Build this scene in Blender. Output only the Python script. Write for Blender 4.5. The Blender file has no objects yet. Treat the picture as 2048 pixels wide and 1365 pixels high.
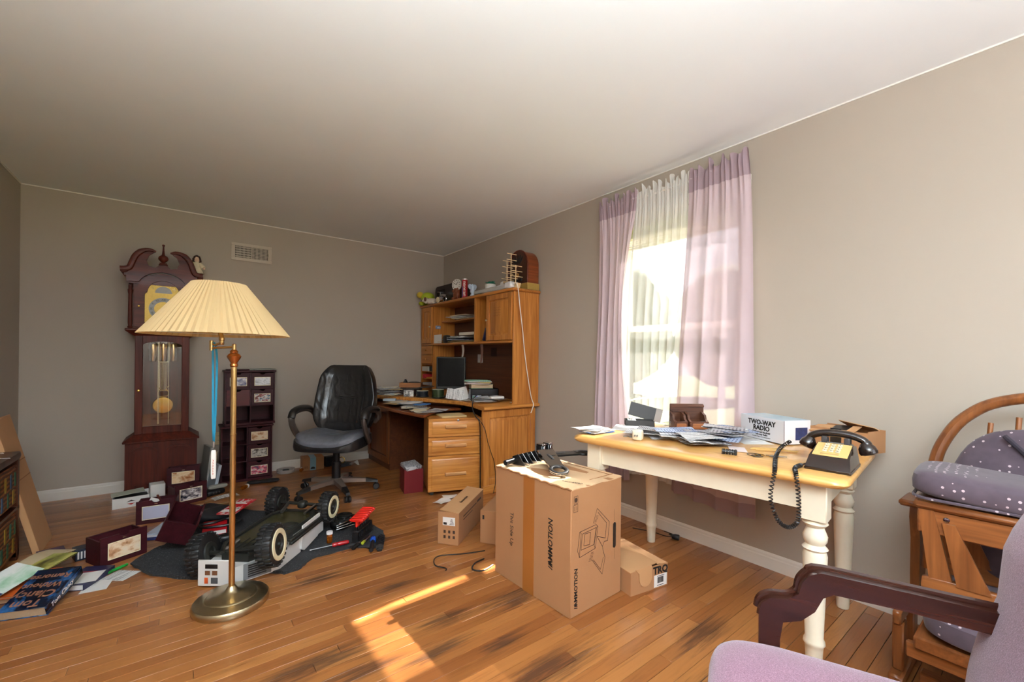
import bpy, bmesh, math, random
from mathutils import Matrix, Vector, Euler
random.seed(11)
PI = math.pi
rad = math.radians
sc = bpy.context.scene
COL = sc.collection
def S(r, g, b):
    """sRGB 0-255 to linear"""
    def c(x):
        x /= 255.0
        return x / 12.92 if x <= .04045 else ((x + .055) / 1.055) ** 2.4
    return (c(r), c(g), c(b))

# ------------------------------------------------------------------ camera
H_CAM = 1.1563
YAW, ROLL = 0.65375, 0.01049
cam = bpy.data.cameras.new('camera')
cam.sensor_width = 36.0
cam.lens = 36.0 * 848.684 / 2048
cam.shift_y = (716.18 - 682.5) / 2048
cam.clip_start = .02
cam_ob = bpy.data.objects.new('camera', cam)
COL.objects.link(cam_ob)
_f = Vector((math.sin(YAW), math.cos(YAW), 0))
_r = Vector((math.cos(YAW), -math.sin(YAW), 0))
_u = Vector((0, 0, 1))
_R = _r * math.cos(ROLL) + _u * math.sin(ROLL)
_V = _u * math.cos(ROLL) - _r * math.sin(ROLL)
_m = Matrix.Identity(4)
for i in range(3):
    _m[i][0], _m[i][1], _m[i][2] = _R[i], _V[i], -_f[i]
_m[2][3] = H_CAM
cam_ob.matrix_world = _m
sc.camera = cam_ob

# ------------------------------------------------------------------ world, sun, exposure
world = bpy.data.worlds.new('sky')
sc.world = world
world.use_nodes = True
nt = world.node_tree
bg = nt.nodes['Background']
tc = nt.nodes.new('ShaderNodeTexCoord')
sep = nt.nodes.new('ShaderNodeSeparateXYZ')
ramp = nt.nodes.new('ShaderNodeValToRGB')
nt.links.new(tc.outputs['Generated'], sep.inputs[0])
nt.links.new(sep.outputs['Z'], ramp.inputs[0])
ramp.color_ramp.elements[0].position = 0.0
ramp.color_ramp.elements[0].color = (.95, .96, 1.0, 1)
ramp.color_ramp.elements[1].position = .9
ramp.color_ramp.elements[1].color = (.66, .79, 1.0, 1)
nt.links.new(ramp.outputs[0], bg.inputs[0])
bg.inputs[1].default_value = 2.0

sun = bpy.data.lights.new('sun', 'SUN')
sun.energy = 54.0
sun.angle = rad(.6)
sun.color = (1.0, .95, .87)
sun_ob = bpy.data.objects.new('sun', sun)
COL.objects.link(sun_ob)
sun_ob.location = (8, 2, 7)
sun_ob.rotation_euler = Vector((-1.04, -.03, -1)).to_track_quat('-Z', 'Y').to_euler()

def portal(name, loc, direction, w, h):
    l = bpy.data.lights.new(name, 'AREA')
    l.shape = 'RECTANGLE'
    l.size, l.size_y = w, h
    l.cycles.is_portal = True
    o = bpy.data.objects.new(name, l)
    COL.objects.link(o)
    o.location = loc
    o.rotation_euler = Vector(direction).to_track_quat('-Z', 'Y').to_euler()
portal('window_portal', (2.73, 1.615, 1.39), (-1, 0, 0), .92, 1.54)

portal('added_window_portal', (1.65, -1.72, 1.18), (0, 1, 0), 1.58, 2.12)

vs = sc.view_settings
vs.view_transform = 'Standard'
vs.look = 'None'
vs.gamma = 1.0
vs.use_curve_mapping = False
vs.exposure = 1.0
sc.cycles.use_denoising = True
sc.cycles.max_bounces = 10
sc.cycles.diffuse_bounces = 6
sc.cycles.transparent_max_bounces = 16
sc.cycles.sample_clamp_indirect = 6.0
sc.cycles.caustics_reflective = False
sc.cycles.caustics_refractive = False

# ------------------------------------------------------------------ mesh helpers
def TR(loc=(0, 0, 0), rot=(0, 0, 0), scale=1):
    s = scale if isinstance(scale, (tuple, list)) else (scale,) * 3
    return Matrix.Translation(loc) @ Euler([rad(a) for a in rot]).to_matrix().to_4x4() @ Matrix.Diagonal((*s, 1))
def AL(p, q):
    """frame at p whose z axis points to q"""
    d = Vector(q) - Vector(p)
    return Matrix.Translation(p) @ d.to_track_quat('Z', 'Y').to_matrix().to_4x4()

class MB:
    def __init__(s):
        s.v, s.f, s.mi, s.cur = [], [], [], 0
    def mat(s, i):
        s.cur = i
        return s
    def add(s, vs, fs, T=None):
        o = len(s.v)
        if T is not None:
            vs = [T @ Vector(p) for p in vs]
        s.v += [tuple(p) for p in vs]
        s.f += [tuple(i + o for i in f) for f in fs]
        s.mi += [s.cur] * len(fs)
        return s
    def box(s, x0, x1, y0, y1, z0, z1, b=0, T=None):
        X, Y, Z = (x0, x1), (y0, y1), (z0, z1)
        if b <= 0:
            vs = [(X[i], Y[j], Z[k]) for i in (0, 1) for j in (0, 1) for k in (0, 1)]
            fs = [(0, 1, 3, 2), (4, 6, 7, 5), (0, 4, 5, 1), (2, 3, 7, 6), (0, 2, 6, 4), (1, 5, 7, 3)]
            return s.add(vs, fs, T)
        b = min(b, abs(x1 - x0) * .49, abs(y1 - y0) * .49, abs(z1 - z0) * .49)
        vs, ix = [], {}
        for i in (0, 1):
            for j in (0, 1):
                for k in (0, 1):
                    c = (X[i], Y[j], Z[k]); d = (b if i == 0 else -b, b if j == 0 else -b, b if k == 0 else -b)
                    for a in range(3):
                        p = [c[n] + (0 if n == a else d[n]) for n in range(3)]
                        ix[i, j, k, a] = len(vs); vs.append(p)
        fs = []
        for a in range(3):
            o1, o2 = [n for n in range(3) if n != a]
            for sd in (0, 1):
                q = []
                for (p1, p2) in ((0, 0), (1, 0), (1, 1), (0, 1)):
                    key = [0, 0, 0]; key[a] = sd; key[o1] = p1; key[o2] = p2
                    q.append(ix[(*key, a)])
                fs.append(tuple(q))
            for p1 in (0, 1):
                for p2 in (0, 1):
                    k0 = [0, 0, 0]; k0[o1] = p1; k0[o2] = p2; k1 = list(k0); k1[a] = 1
                    fs.append((ix[(*k0, o1)], ix[(*k1, o1)], ix[(*k1, o2)], ix[(*k0, o2)]))
        for i in (0, 1):
            for j in (0, 1):
                for k in (0, 1):
                    fs.append(tuple(ix[i, j, k, a] for a in range(3)))
        return s.add(vs, fs, T)
    def lathe(s, prof, n=24, T=None, cap=True):
        vs, rings = [], []
        for (r, z) in prof:
            if r <= 1e-6:
                rings.append([len(vs)]); vs.append((0, 0, z))
            else:
                rings.append(list(range(len(vs), len(vs) + n)))
                vs += [(r * math.cos(2 * PI * i / n), r * math.sin(2 * PI * i / n), z) for i in range(n)]
        fs = []
        for a, b in zip(rings, rings[1:]):
            if len(a) == 1 and len(b) == 1:
                continue
            for i in range(n):
                j = (i + 1) % n
                if len(a) == 1: fs.append((a[0], b[i], b[j]))
                elif len(b) == 1: fs.append((a[i], a[j], b[0]))
                else: fs.append((a[i], a[j], b[j], b[i]))
        if cap:
            if len(rings[0]) > 1: fs.append(tuple(rings[0]))
            if len(rings[-1]) > 1: fs.append(tuple(rings[-1]))
        return s.add(vs, fs, T)
    def cyl(s, r, p, q, n=16, r2=None):
        L = (Vector(q) - Vector(p)).length
        return s.lathe([(r, 0), (r if r2 is None else r2, L)], n, AL(p, q))
    def tube(s, path, r, n=8, closed=False, T=None, flat=1.0):
        P = [Vector(p) for p in path]; N = len(P)
        rs = r if isinstance(r, (list, tuple)) else [r] * N
        vs, fs = [], []
        tg = []
        for i in range(N):
            a = P[i - 1] if (i > 0 or closed) else P[i]
            b = P[(i + 1) % N] if (i < N - 1 or closed) else P[i]
            d = b - a
            tg.append(d.normalized() if d.length > 1e-9 else Vector((0, 0, 1)))
        ref = Vector((0, 0, 1)) if abs(tg[0].z) < .9 else Vector((1, 0, 0))
        nrm = (ref - tg[0] * ref.dot(tg[0])).normalized()
        for i in range(N):
            nrm = (nrm - tg[i] * nrm.dot(tg[i]))
            nrm = nrm.normalized() if nrm.length > 1e-6 else tg[i].orthogonal().normalized()
            bi = tg[i].cross(nrm)
            for k in range(n):
                a = 2 * PI * k / n
                vs.append(P[i] + (nrm * math.cos(a) * flat + bi * math.sin(a)) * rs[i])
        for i in range(N if closed else N - 1):
            j = (i + 1) % N
            for k in range(n):
                l = (k + 1) % n
                fs.append((i * n + k, i * n + l, j * n + l, j * n + k))
        if not closed:
            fs.append(tuple(range(n))); fs.append(tuple((N - 1) * n + k for k in range(n)))
        return s.add(vs, fs, T)
    def prism(s, poly, d0, d1, pl='xy', T=None):
        n = len(poly)
        f = {'xy': lambda a, b, d: (a, b, d), 'xz': lambda a, b, d: (a, d, b), 'yz': lambda a, b, d: (d, a, b)}[pl]
        vs = [f(a, b, d0) for a, b in poly] + [f(a, b, d1) for a, b in poly]
        fs = [tuple(range(n)), tuple(range(n, 2 * n))] + [(i, (i + 1) % n, n + (i + 1) % n, n + i) for i in range(n)]
        return s.add(vs, fs, T)
    def sheet(s, nu, nv, fn, th=0, T=None):
        P = [[Vector(fn(i / nu, j / nv)) for i in range(nu + 1)] for j in range(nv + 1)]
        w = nu + 1
        vs = [p for r in P for p in r]
        fs = [(j * w + i, j * w + i + 1, (j + 1) * w + i + 1, (j + 1) * w + i) for j in range(nv) for i in range(nu)]
        if th:
            back = []
            for j in range(nv + 1):
                for i in range(nu + 1):
                    a = P[j][min(i + 1, nu)] - P[j][max(i - 1, 0)]; b = P[min(j + 1, nv)][i] - P[max(j - 1, 0)][i]
                    n = a.cross(b)
                    n = n.normalized() if n.length > 1e-12 else Vector((0, 0, 1))
                    back.append(P[j][i] - n * th)
            o = len(vs); vs += back
            fs += [tuple(o + k for k in f) for f in list(fs)]
            for i in range(nu):
                fs.append((i, i + 1, o + i + 1, o + i)); k = nv * w + i; fs.append((k, k + 1, o + k + 1, o + k))
            for j in range(nv):
                k = j * w; fs.append((k, k + w, o + k + w, o + k)); k += nu; fs.append((k, k + w, o + k + w, o + k))
        return s.add(vs, fs, T)
    def sup(s, sx, sy, sz, e1=.35, e2=.35, nu=28, nv=14, T=None, fn=None):
        """superellipsoid: rounded box / pillow, half sizes sx sy sz"""
        def pw(c, e): return math.copysign(abs(c) ** e, c)
        vs, fs = [], []
        for j in range(nv + 1):
            ph = -PI / 2 + PI * j / nv
            for i in range(nu):
                a = 2 * PI * i / nu
                p = (sx * pw(math.cos(ph), e1) * pw(math.cos(a), e2), sy * pw(math.cos(ph), e1) * pw(math.sin(a), e2), sz * pw(math.sin(ph), e1))
                vs.append(fn(*p) if fn else p)
        for j in range(nv):
            for i in range(nu):
                k = (i + 1) % nu
                fs.append((j * nu + i, j * nu + k, (j + 1) * nu + k, (j + 1) * nu + i))
        return s.add(vs, fs, T)
    def text(s, body, size, T, ext=.0004, align='CENTER', shear=0, bold=0):
        cu = bpy.data.curves.new('lettering', 'FONT')
        cu.body = body; cu.size = size; cu.extrude = ext; cu.align_x = align; cu.align_y = 'CENTER'; cu.shear = shear
        cu.resolution_u = 2; cu.offset = bold
        ob = bpy.data.objects.new('lettering', cu)
        me = bpy.data.meshes.new_from_object(ob)
        s.add([v.co.copy() for v in me.vertices], [tuple(p.vertices) for p in me.polygons], T)
        bpy.data.objects.remove(ob); bpy.data.meshes.remove(me); bpy.data.curves.remove(cu)
        return s

def obj(name, mb, mats, parent=None, label=None, cat=None, group=None, kind=None, smooth=38, loc=None, rz=0, w=False, T=None):
    """one mesh object; w: vertices are world coordinates, moved into the frame of parent or loc"""
    me = bpy.data.meshes.new(name)
    vs = mb.v
    if w:
        M = (parent.matrix_basis if parent is not None else TR(loc or (0, 0, 0), (0, 0, rz)))
        if parent is not None and parent.parent is not None: M = parent.parent.matrix_basis @ M
        M = M.inverted()
        vs = [tuple(M @ Vector(p)) for p in vs]
    me.from_pydata(vs, [], mb.f)
    for m in (mats if isinstance(mats, (list, tuple)) else [mats]):
        me.materials.append(m)
    me.polygons.foreach_set('material_index', mb.mi)
    bm = bmesh.new(); bm.from_mesh(me)
    bmesh.ops.recalc_face_normals(bm, faces=bm.faces[:])
    bm.to_mesh(me); bm.free()
    if smooth:
        me.polygons.foreach_set('use_smooth', [True] * len(me.polygons))
        me.set_sharp_from_angle(angle=rad(smooth))
    me.update()
    o = bpy.data.objects.new(name, me)
    COL.objects.link(o)
    if parent is not None: o.parent = parent
    if loc is not None: o.location = loc
    if rz: o.rotation_euler = (0, 0, rad(rz))
    if label: o['label'] = label
    if cat: o['category'] = cat
    if group: o['group'] = group
    if kind: o['kind'] = kind
    return o

def thing(name, label, cat, loc=(0, 0, 0), rz=0, group=None, rot=None):
    o = bpy.data.objects.new(name, None)
    COL.objects.link(o)
    o.empty_display_size = .05
    o.location = loc
    o.rotation_euler = (0, 0, rad(rz)) if rot is None else [rad(a) for a in rot]
    o['label'] = label; o['category'] = cat
    if group: o['group'] = group
    M = Matrix.Translation(loc) @ o.rotation_euler.to_matrix().to_4x4()
    o.matrix_basis = M
    return o

def dup(root, loc, rz=None, label=None, rot=None):
    r = root.copy(); COL.objects.link(r); r.location = loc
    if rz is not None: r.rotation_euler = (0, 0, rad(rz))
    if rot is not None: r.rotation_euler = [rad(a) for a in rot]
    if label: r['label'] = label
    for ch in list(root.children):
        c = ch.copy(); COL.objects.link(c); c.parent = r
        for g in list(ch.children):
            d = g.copy(); COL.objects.link(d); d.parent = c
    return r

def arc(cx, cz, r, a0, a1, n=12):
    return [(cx + r * math.cos(rad(a0 + (a1 - a0) * i / n)), cz + r * math.sin(rad(a0 + (a1 - a0) * i / n))) for i in range(n + 1)]
def smoothpath(pts, n=8):
    """Catmull-Rom through pts"""
    P = [Vector(p) for p in pts]; out = []
    for i in range(len(P) - 1):
        p0, p1, p2, p3 = P[max(i - 1, 0)], P[i], P[i + 1], P[min(i + 2, len(P) - 1)]
        for k in range(n):
            t = k / n
            out.append(.5 * ((2 * p1) + (p2 - p0) * t + (2 * p0 - 5 * p1 + 4 * p2 - p3) * t * t + (3 * p1 - p0 - 3 * p2 + p3) * t ** 3))
    out.append(P[-1])
    return out

# ------------------------------------------------------------------ materials
def new_mat(name):
    m = bpy.data.materials.new(name); m.use_nodes = True
    return m, m.node_tree, m.node_tree.nodes['Principled BSDF']
def N(nt, typ, **k):
    n = nt.nodes.new('ShaderNode' + typ)
    for a, v in k.items():
        if a in n.inputs: n.inputs[a].default_value = v
        else: setattr(n, a, v)
    return n
def mixc(nt, fac, a, b, mode='MIX'):
    n = nt.nodes.new('ShaderNodeMix'); n.data_type = 'RGBA'; n.blend_type = mode; n.clamp_result = False
    for sock, val in ((n.inputs[0], fac), (n.inputs[6], a), (n.inputs[7], b)):
        if hasattr(val, 'links'): nt.links.new(val, sock)
        elif isinstance(val, (tuple, list)): sock.default_value = (*val[:3], 1)
        else: sock.default_value = val
    return n.outputs[2]
def mth(nt, op, a, b=0.0, clamp=False):
    n = nt.nodes.new('ShaderNodeMath'); n.operation = op; n.use_clamp = clamp
    for sock, val in ((n.inputs[0], a), (n.inputs[1], b)):
        if hasattr(val, 'links'): nt.links.new(val, sock)
        else: sock.default_value = val
    return n.outputs[0]
def coords(nt, scale=(1, 1, 1), kind='Object', loc=(0, 0, 0)):
    t = N(nt, 'TexCoord'); mp = N(nt, 'Mapping')
    mp.inputs['Scale'].default_value = scale; mp.inputs['Location'].default_value = loc
    nt.links.new(t.outputs[kind], mp.inputs[0])
    return mp.outputs[0]
def rampn(nt, fac, stops):
    n = N(nt, 'ValToRGB'); cr = n.color_ramp
    while len(cr.elements) < len(stops): cr.elements.new(.5)
    for e, (p, c) in zip(cr.elements, stops):
        e.position = p; e.color = (*c[:3], 1)
    nt.links.new(fac, n.inputs[0])
    return n.outputs[0]
def noise(nt, vec, scale=5, detail=3, rough=.5, dist=0):
    n = N(nt, 'TexNoise', Scale=scale, Detail=detail, Roughness=rough, Distortion=dist)
    nt.links.new(vec, n.inputs['Vector'])
    return n.outputs['Fac']
def bumpn(nt, b, h, strength=.3, dist=.01):
    n = N(nt, 'Bump', Strength=strength, Distance=dist)
    nt.links.new(h, n.inputs['Height']); nt.links.new(n.outputs[0], b.inputs['Normal'])

_cache = {}
def plain(name, rgb, rough=.5, metal=0, var=.08, vscale=9, bump=0, bscale=120, coat=0, spec=.5, sheen=0):
    if name in _cache: return _cache[name]
    m, nt, b = new_mat(name)
    c = S(*rgb)
    v = coords(nt)
    if var:
        f = noise(nt, v, vscale, 3)
        col = mixc(nt, f, [x * (1 - var) for x in c], [min(x * (1 + var), 1) for x in c])
        nt.links.new(col, b.inputs['Base Color'])
    else:
        b.inputs['Base Color'].default_value = (*c, 1)
    b.inputs['Roughness'].default_value = rough
    b.inputs['Metallic'].default_value = metal
    b.inputs['Coat Weight'].default_value = coat
    b.inputs['Specular IOR Level'].default_value = spec
    if sheen:
        b.inputs['Sheen Weight'].default_value = sheen
    if bump:
        bumpn(nt, b, noise(nt, v, bscale, 3), bump, .004)
    _cache[name] = m
    return m
def wood(name, dark, light, axis='x', rough=.4, coat=0, sc_=1.0, contrast=1.0, spec=.4):
    if name in _cache: return _cache[name]
    m, nt, b = new_mat(name)
    k = {'x': (1.2, 16, 16), 'y': (16, 1.2, 16), 'z': (16, 16, 1.2)}[axis]
    v = coords(nt, [a * sc_ for a in k])
    n1 = noise(nt, v, 1.6, 4, .6, .6)
    k2 = {'x': (3, 90, 90), 'y': (90, 3, 90), 'z': (90, 90, 3)}[axis]
    n2 = noise(nt, coords(nt, [a * sc_ for a in k2]), 1.0, 2, .5)
    f = mth(nt, 'ADD', mth(nt, 'MULTIPLY', n1, .75), mth(nt, 'MULTIPLY', n2, .35))
    d, l = S(*dark), S(*light)
    md = [(p + q) / 2 for p, q in zip(d, l)]
    col = rampn(nt, f, [(.5 - .17 / contrast, d), (.53, md), (.55 + .17 / contrast, l)])
    nt.links.new(col, b.inputs['Base Color'])
    b.inputs['Roughness'].default_value = rough
    b.inputs['Coat Weight'].default_value = coat
    b.inputs['Specular IOR Level'].default_value = spec
    bumpn(nt, b, n2, .12, .002)
    _cache[name] = m
    return m
def sheer(name, rgb, direct, through=.3):
    """thin cloth: part of the light goes straight through, the rest is scattered both ways"""
    m, nt, b = new_mat(name)
    nt.nodes.remove(b)
    out = nt.nodes['Material Output']
    c = S(*rgb)
    tr = N(nt, 'BsdfTransparent'); tl = N(nt, 'BsdfTranslucent'); df = N(nt, 'BsdfDiffuse')
    weave = noise(nt, coords(nt, (1, 1, 1)), 14, 3)
    for n in (tl, df):
        col = mixc(nt, weave, [x * .93 for x in c], c)
        nt.links.new(col, n.inputs['Color'])
    m1 = N(nt, 'MixShader', Fac=1 - through); m2 = N(nt, 'MixShader', Fac=direct)
    nt.links.new(tl.outputs[0], m1.inputs[1]); nt.links.new(df.outputs[0], m1.inputs[2])
    nt.links.new(m1.outputs[0], m2.inputs[1]); nt.links.new(tr.outputs[0], m2.inputs[2])
    nt.links.new(m2.outputs[0], out.inputs[0])
    return m
def glass(name, tint=(1, 1, 1), refl=.06):
    m, nt, b = new_mat(name)
    nt.nodes.remove(b)
    out = nt.nodes['Material Output']
    tr = N(nt, 'BsdfTransparent'); gl = N(nt, 'BsdfGlossy', Roughness=.02)
    tr.inputs[0].default_value = (*tint, 1)
    fr = N(nt, 'LayerWeight', Blend=.35)
    f = mth(nt, 'ADD', mth(nt, 'MULTIPLY', fr.outputs['Fresnel'], .5), refl, True)
    mx = N(nt, 'MixShader')
    nt.links.new(f, mx.inputs[0]); nt.links.new(tr.outputs[0], mx.inputs[1]); nt.links.new(gl.outputs[0], mx.inputs[2])
    nt.links.new(mx.outputs[0], out.inputs[0])
    return m
def paper(name, rgb, ink=None, lines=0, rough=.75, axis=1, cover=.5):
    """paper with faint printed lines"""
    if name in _cache: return _cache[name]
    m, nt, b = new_mat(name)
    c = S(*rgb)
    v = coords(nt)
    f = noise(nt, v, 25, 2)
    col = mixc(nt, f, [x * .94 for x in c], c)
    if lines:
        sx = N(nt, 'SeparateXYZ'); nt.links.new(v, sx.inputs[0])
        st = mth(nt, 'FRACT', mth(nt, 'MULTIPLY', sx.outputs[axis], lines))
        on = mth(nt, 'LESS_THAN', st, .45)
        words = mth(nt, 'GREATER_THAN', noise(nt, coords(nt, (1, .05, 1)), 130, 1), cover)
        on = mth(nt, 'MULTIPLY', on, words)
        col = mixc(nt, on, col, S(*ink))
    nt.links.new(col, b.inputs['Base Color'])
    b.inputs['Roughness'].default_value = rough
    _cache[name] = m
    return m
def picture(name, cols, seed=0, scale=6, gloss=.25):
    """a small printed photograph: soft blotches of the given colours"""
    m, nt, b = new_mat(name)
    v = coords(nt, (1, 1, 1), 'Generated', (seed * 3.1, seed * 1.7, seed))
    n1 = noise(nt, v, scale * .55, 5, .6, .3)
    st = [(.28 + .44 * i / (len(cols) - 1), S(*c)) for i, c in enumerate(cols)]
    nt.links.new(rampn(nt, n1, st), b.inputs['Base Color'])
    b.inputs['Roughness'].default_value = gloss
    return m

M_WHITE = plain('white_paint', (226, 224, 218), .45, var=.02)
M_BLACK = plain('black_plastic', (22, 22, 24), .38)
M_BLACKG = plain('black_gloss_plastic', (26, 18, 16), .12, coat=.5)
M_CHROME = plain('polished_chrome', (200, 202, 205), .12, 1, var=0)
M_STEEL = plain('brushed_steel', (150, 152, 155), .3, 1, var=.05)
M_BRASS = plain('aged_brass', (208, 172, 116), .2, 1, var=.12, vscale=25)
M_BRASSD = plain('dull_brass', (196, 182, 148), .3, 1, var=.12, vscale=30)
M_GOLD = plain('polished_brass', (214, 176, 84), .14, 1, var=.03)
M_CARD = plain('cardboard', (164, 117, 78), .85, var=.06, bump=.06, bscale=60)
M_CARDL = plain('pale_cardboard', (186, 140, 96), .85, var=.05)
M_CARDE = plain('cardboard_edge', (150, 104, 66), .9, var=.2, vscale=80)
M_INK = plain('black_ink', (20, 16, 14), .6, var=0)
M_TAPE = plain('brown_packing_tape', (160, 98, 44), .25, var=.06, coat=.2)
M_PAPER = paper('white_paper', (232, 231, 228))
M_PRINT = paper('printed_paper', (226, 226, 226), (96, 96, 102), 150)
M_PAGES = paper('page_edges', (196, 172, 140), (150, 124, 96), 420, axis=2, cover=.3)
M_CHERRY = wood('dark_cherry_wood', (56, 20, 14), (96, 40, 26), 'z', .45, .03, spec=.22)
M_CHERRYX = wood('dark_cherry_wood_across', (58, 21, 14), (102, 43, 27), 'x', .45, .03, spec=.22)
M_FRAMEW = wood('plum_stained_wood', (44, 14, 20), (68, 25, 31), 'x', .45, .0, spec=.22)
M_OAKZ = wood('honey_oak_upright', (150, 84, 28), (206, 138, 66), 'z', .35, .2)
M_OAKY = wood('honey_oak_lengthwise', (146, 82, 30), (200, 132, 62), 'y', .35, .2)
M_OAKX = wood('honey_oak_across', (158, 92, 34), (216, 150, 74), 'x', .35, .2)
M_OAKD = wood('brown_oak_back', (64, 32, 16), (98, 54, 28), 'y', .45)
M_RUBBER = plain('black_rubber', (24, 24, 25), .5, var=.2, bump=.3, bscale=160)
def leather(name, rgb, rough, wr):
    m, nt, b = new_mat(name)
    c = S(*rgb); v = coords(nt)
    n1 = noise(nt, v, 14, 4, .6, 1.5); n2 = noise(nt, v, 150, 2)
    nt.links.new(mixc(nt, n1, [x * .6 for x in c], [x * 1.5 for x in c]), b.inputs['Base Color'])
    b.inputs['Roughness'].default_value = rough; b.inputs['Coat Weight'].default_value = .15
    w1 = N(nt, 'TexWave', Scale=4.0, Distortion=16.0, Detail=3.0); nt.links.new(v, w1.inputs[0])
    h = mth(nt, 'ADD', mth(nt, 'MULTIPLY', w1.outputs['Fac'], wr), mth(nt, 'MULTIPLY', n2, .12))
    bumpn(nt, b, h, .55, .010)
    return m
M_LEATHER = leather('black_leather', (26, 25, 26), .33, .32)

# ------------------------------------------------------------------ the room
XL, XR, YB, YR, HC = -1.0085, 2.5815, 4.815, -1.65, 2.44
WY0, WY1, WZ0, WZ1 = 1.15, 2.08, .62, 2.17          # window opening in the right wall
def wall_mat(name, rgb):
    m, nt, b = new_mat(name)
    v = coords(nt, (1, 1, 1))
    f = noise(nt, v, 2.2, 3)
    c = S(*rgb)
    nt.links.new(mixc(nt, f, [x * .97 for x in c], [min(1, x * 1.03) for x in c]), b.inputs['Base Color'])
    b.inputs['Roughness'].default_value = .75
    bumpn(nt, b, noise(nt, v, 260, 2), .08, .002)
    return m
M_WALL = wall_mat('greige_wall_paint', (170, 159, 146))
M_CEIL = wall_mat('ceiling_paint', (236, 241, 244))
M_TRIM = plain('white_trim_paint', (226, 222, 214), .35, var=.02)

def planks_mat():
    m, nt, b = new_mat('oak_strip_flooring')
    g = N(nt, 'NewGeometry'); oi = N(nt, 'ObjectInfo')
    off = N(nt, 'CombineXYZ')
    nt.links.new(mth(nt, 'MULTIPLY', oi.outputs['Random'], 37.0), off.inputs[0])
    nt.links.new(mth(nt, 'MULTIPLY', oi.outputs['Random'], 91.0), off.inputs[2])
    ad = N(nt, 'VectorMath', operation='ADD')
    nt.links.new(g.outputs['Position'], ad.inputs[0]); nt.links.new(off.outputs[0], ad.inputs[1])
    mp = N(nt, 'Mapping'); mp.inputs['Scale'].default_value = (2.0, 30, 4)
    nt.links.new(ad.outputs[0], mp.inputs[0])
    n1 = noise(nt, mp.outputs[0], 1.3, 4, .6, 1.6)
    mp2 = N(nt, 'Mapping'); mp2.inputs['Scale'].default_value = (5, 170, 10)
    nt.links.new(ad.outputs[0], mp2.inputs[0])
    n2 = noise(nt, mp2.outputs[0], 1, 3)
    tint = rampn(nt, oi.outputs['Random'], [(0, S(132, 78, 40)), (.35, S(152, 96, 50)), (.7, S(170, 113, 62)), (1, S(140, 84, 43))])
    grain = mth(nt, 'ADD', mth(nt, 'MULTIPLY', n1, .8), mth(nt, 'MULTIPLY', n2, .35))
    dark = rampn(nt, grain, [(.3, (.62, .55, .48)), (.55, (.95, .93, .91)), (.8, (1.05, 1.04, 1.02))])
    col = mixc(nt, 1.0, tint, dark, 'MULTIPLY')
    # old water stains and worn, blackened patches, each with its own outline
    mask = None
    for (x, y, r) in [(1.27, 1.60, .24), (.93, 1.66, .17), (.80, 1.50, .15), (1.04, 1.38, .13), (1.10, 1.16, .24), (.40, 1.70, .24), (.52, 1.56, .16),
                      (.20, 1.66, .2), (1.75, .92, .2), (.86, 2.05, .12), (.55, 2.35, .16), (.98, 2.62, .12), (1.45, .75, .18)]:
        d = N(nt, 'VectorMath', operation='DISTANCE')
        mp3 = N(nt, 'Mapping'); mp3.inputs['Scale'].default_value = (.55, 1.7, 0)
        nt.links.new(g.outputs['Position'], mp3.inputs[0]); nt.links.new(mp3.outputs[0], d.inputs[0])
        d.inputs[1].default_value = (x * .55, y * 1.7, 0)
        k = mth(nt, 'SUBTRACT', 1.0, mth(nt, 'DIVIDE', d.outputs['Value'], r), True)
        mask = k if mask is None else mth(nt, 'MAXIMUM', mask, k)
    mp4 = N(nt, 'Mapping'); mp4.inputs['Scale'].default_value = (3.5, 48, 1)
    nt.links.new(g.outputs['Position'], mp4.inputs[0])
    n3 = noise(nt, mp4.outputs[0], 1.0, 5, .65, .5)
    st = mth(nt, 'MULTIPLY', mth(nt, 'SUBTRACT', mth(nt, 'ADD', mth(nt, 'MULTIPLY', mask, .55), n3), .74), 4.0, True)
    st = mth(nt, 'MULTIPLY', st, .74)
    col = mixc(nt, st, col, S(52, 34, 26))
    nt.links.new(col, b.inputs['Base Color'])
    rg = mth(nt, 'ADD', mth(nt, 'MULTIPLY', n1, .06), mth(nt, 'MULTIPLY', st, .3))
    nt.links.new(mth(nt, 'ADD', rg, .26), b.inputs['Roughness'])
    b.inputs['Coat Weight'].default_value = .15
    bumpn(nt, b, n2, .05, .002)
    return m
M_PLANK = planks_mat()
M_SUB = plain('subfloor', (50, 34, 22), .9)

floor = obj('floor', MB().box(XL - .1, XR + .1, YR - .1, YB + .1, -.08, -.0185), M_SUB, kind='structure')
PW = .0575
base_plank = None
y = YB
rows = 0
field = MB()
while y > YR:
    y -= PW
    x = XL - random.random() * .6
    while x < XR:
        L = random.choice((.55, .75, .95, 1.1, 1.3, 1.5)) * random.uniform(.9, 1.1)
        x0, x1 = max(x, XL), min(x + L, XR)
        x += L
        if x1 - x0 < .05: continue
        if y > .30:
            if base_plank is None:
                mb = MB().box(0, 1, .0009, PW - .0009, -.018, 0, .0007)
                base_plank = obj('plank', mb, M_PLANK, floor)
                p = base_plank
            else:
                p = base_plank.copy(); COL.objects.link(p)
            p.parent = floor
            p.location = (x0 + .0006, y, 0); p.scale = (x1 - x0 - .0012, 1, 1)
            rows += 1
        else:
            field.box(x0 + .0006, x1 - .0006, y + .0007, y + PW - .0007, -.018, 0, .0007)
obj('plank_field', field, M_PLANK, floor, kind='stuff')

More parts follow.
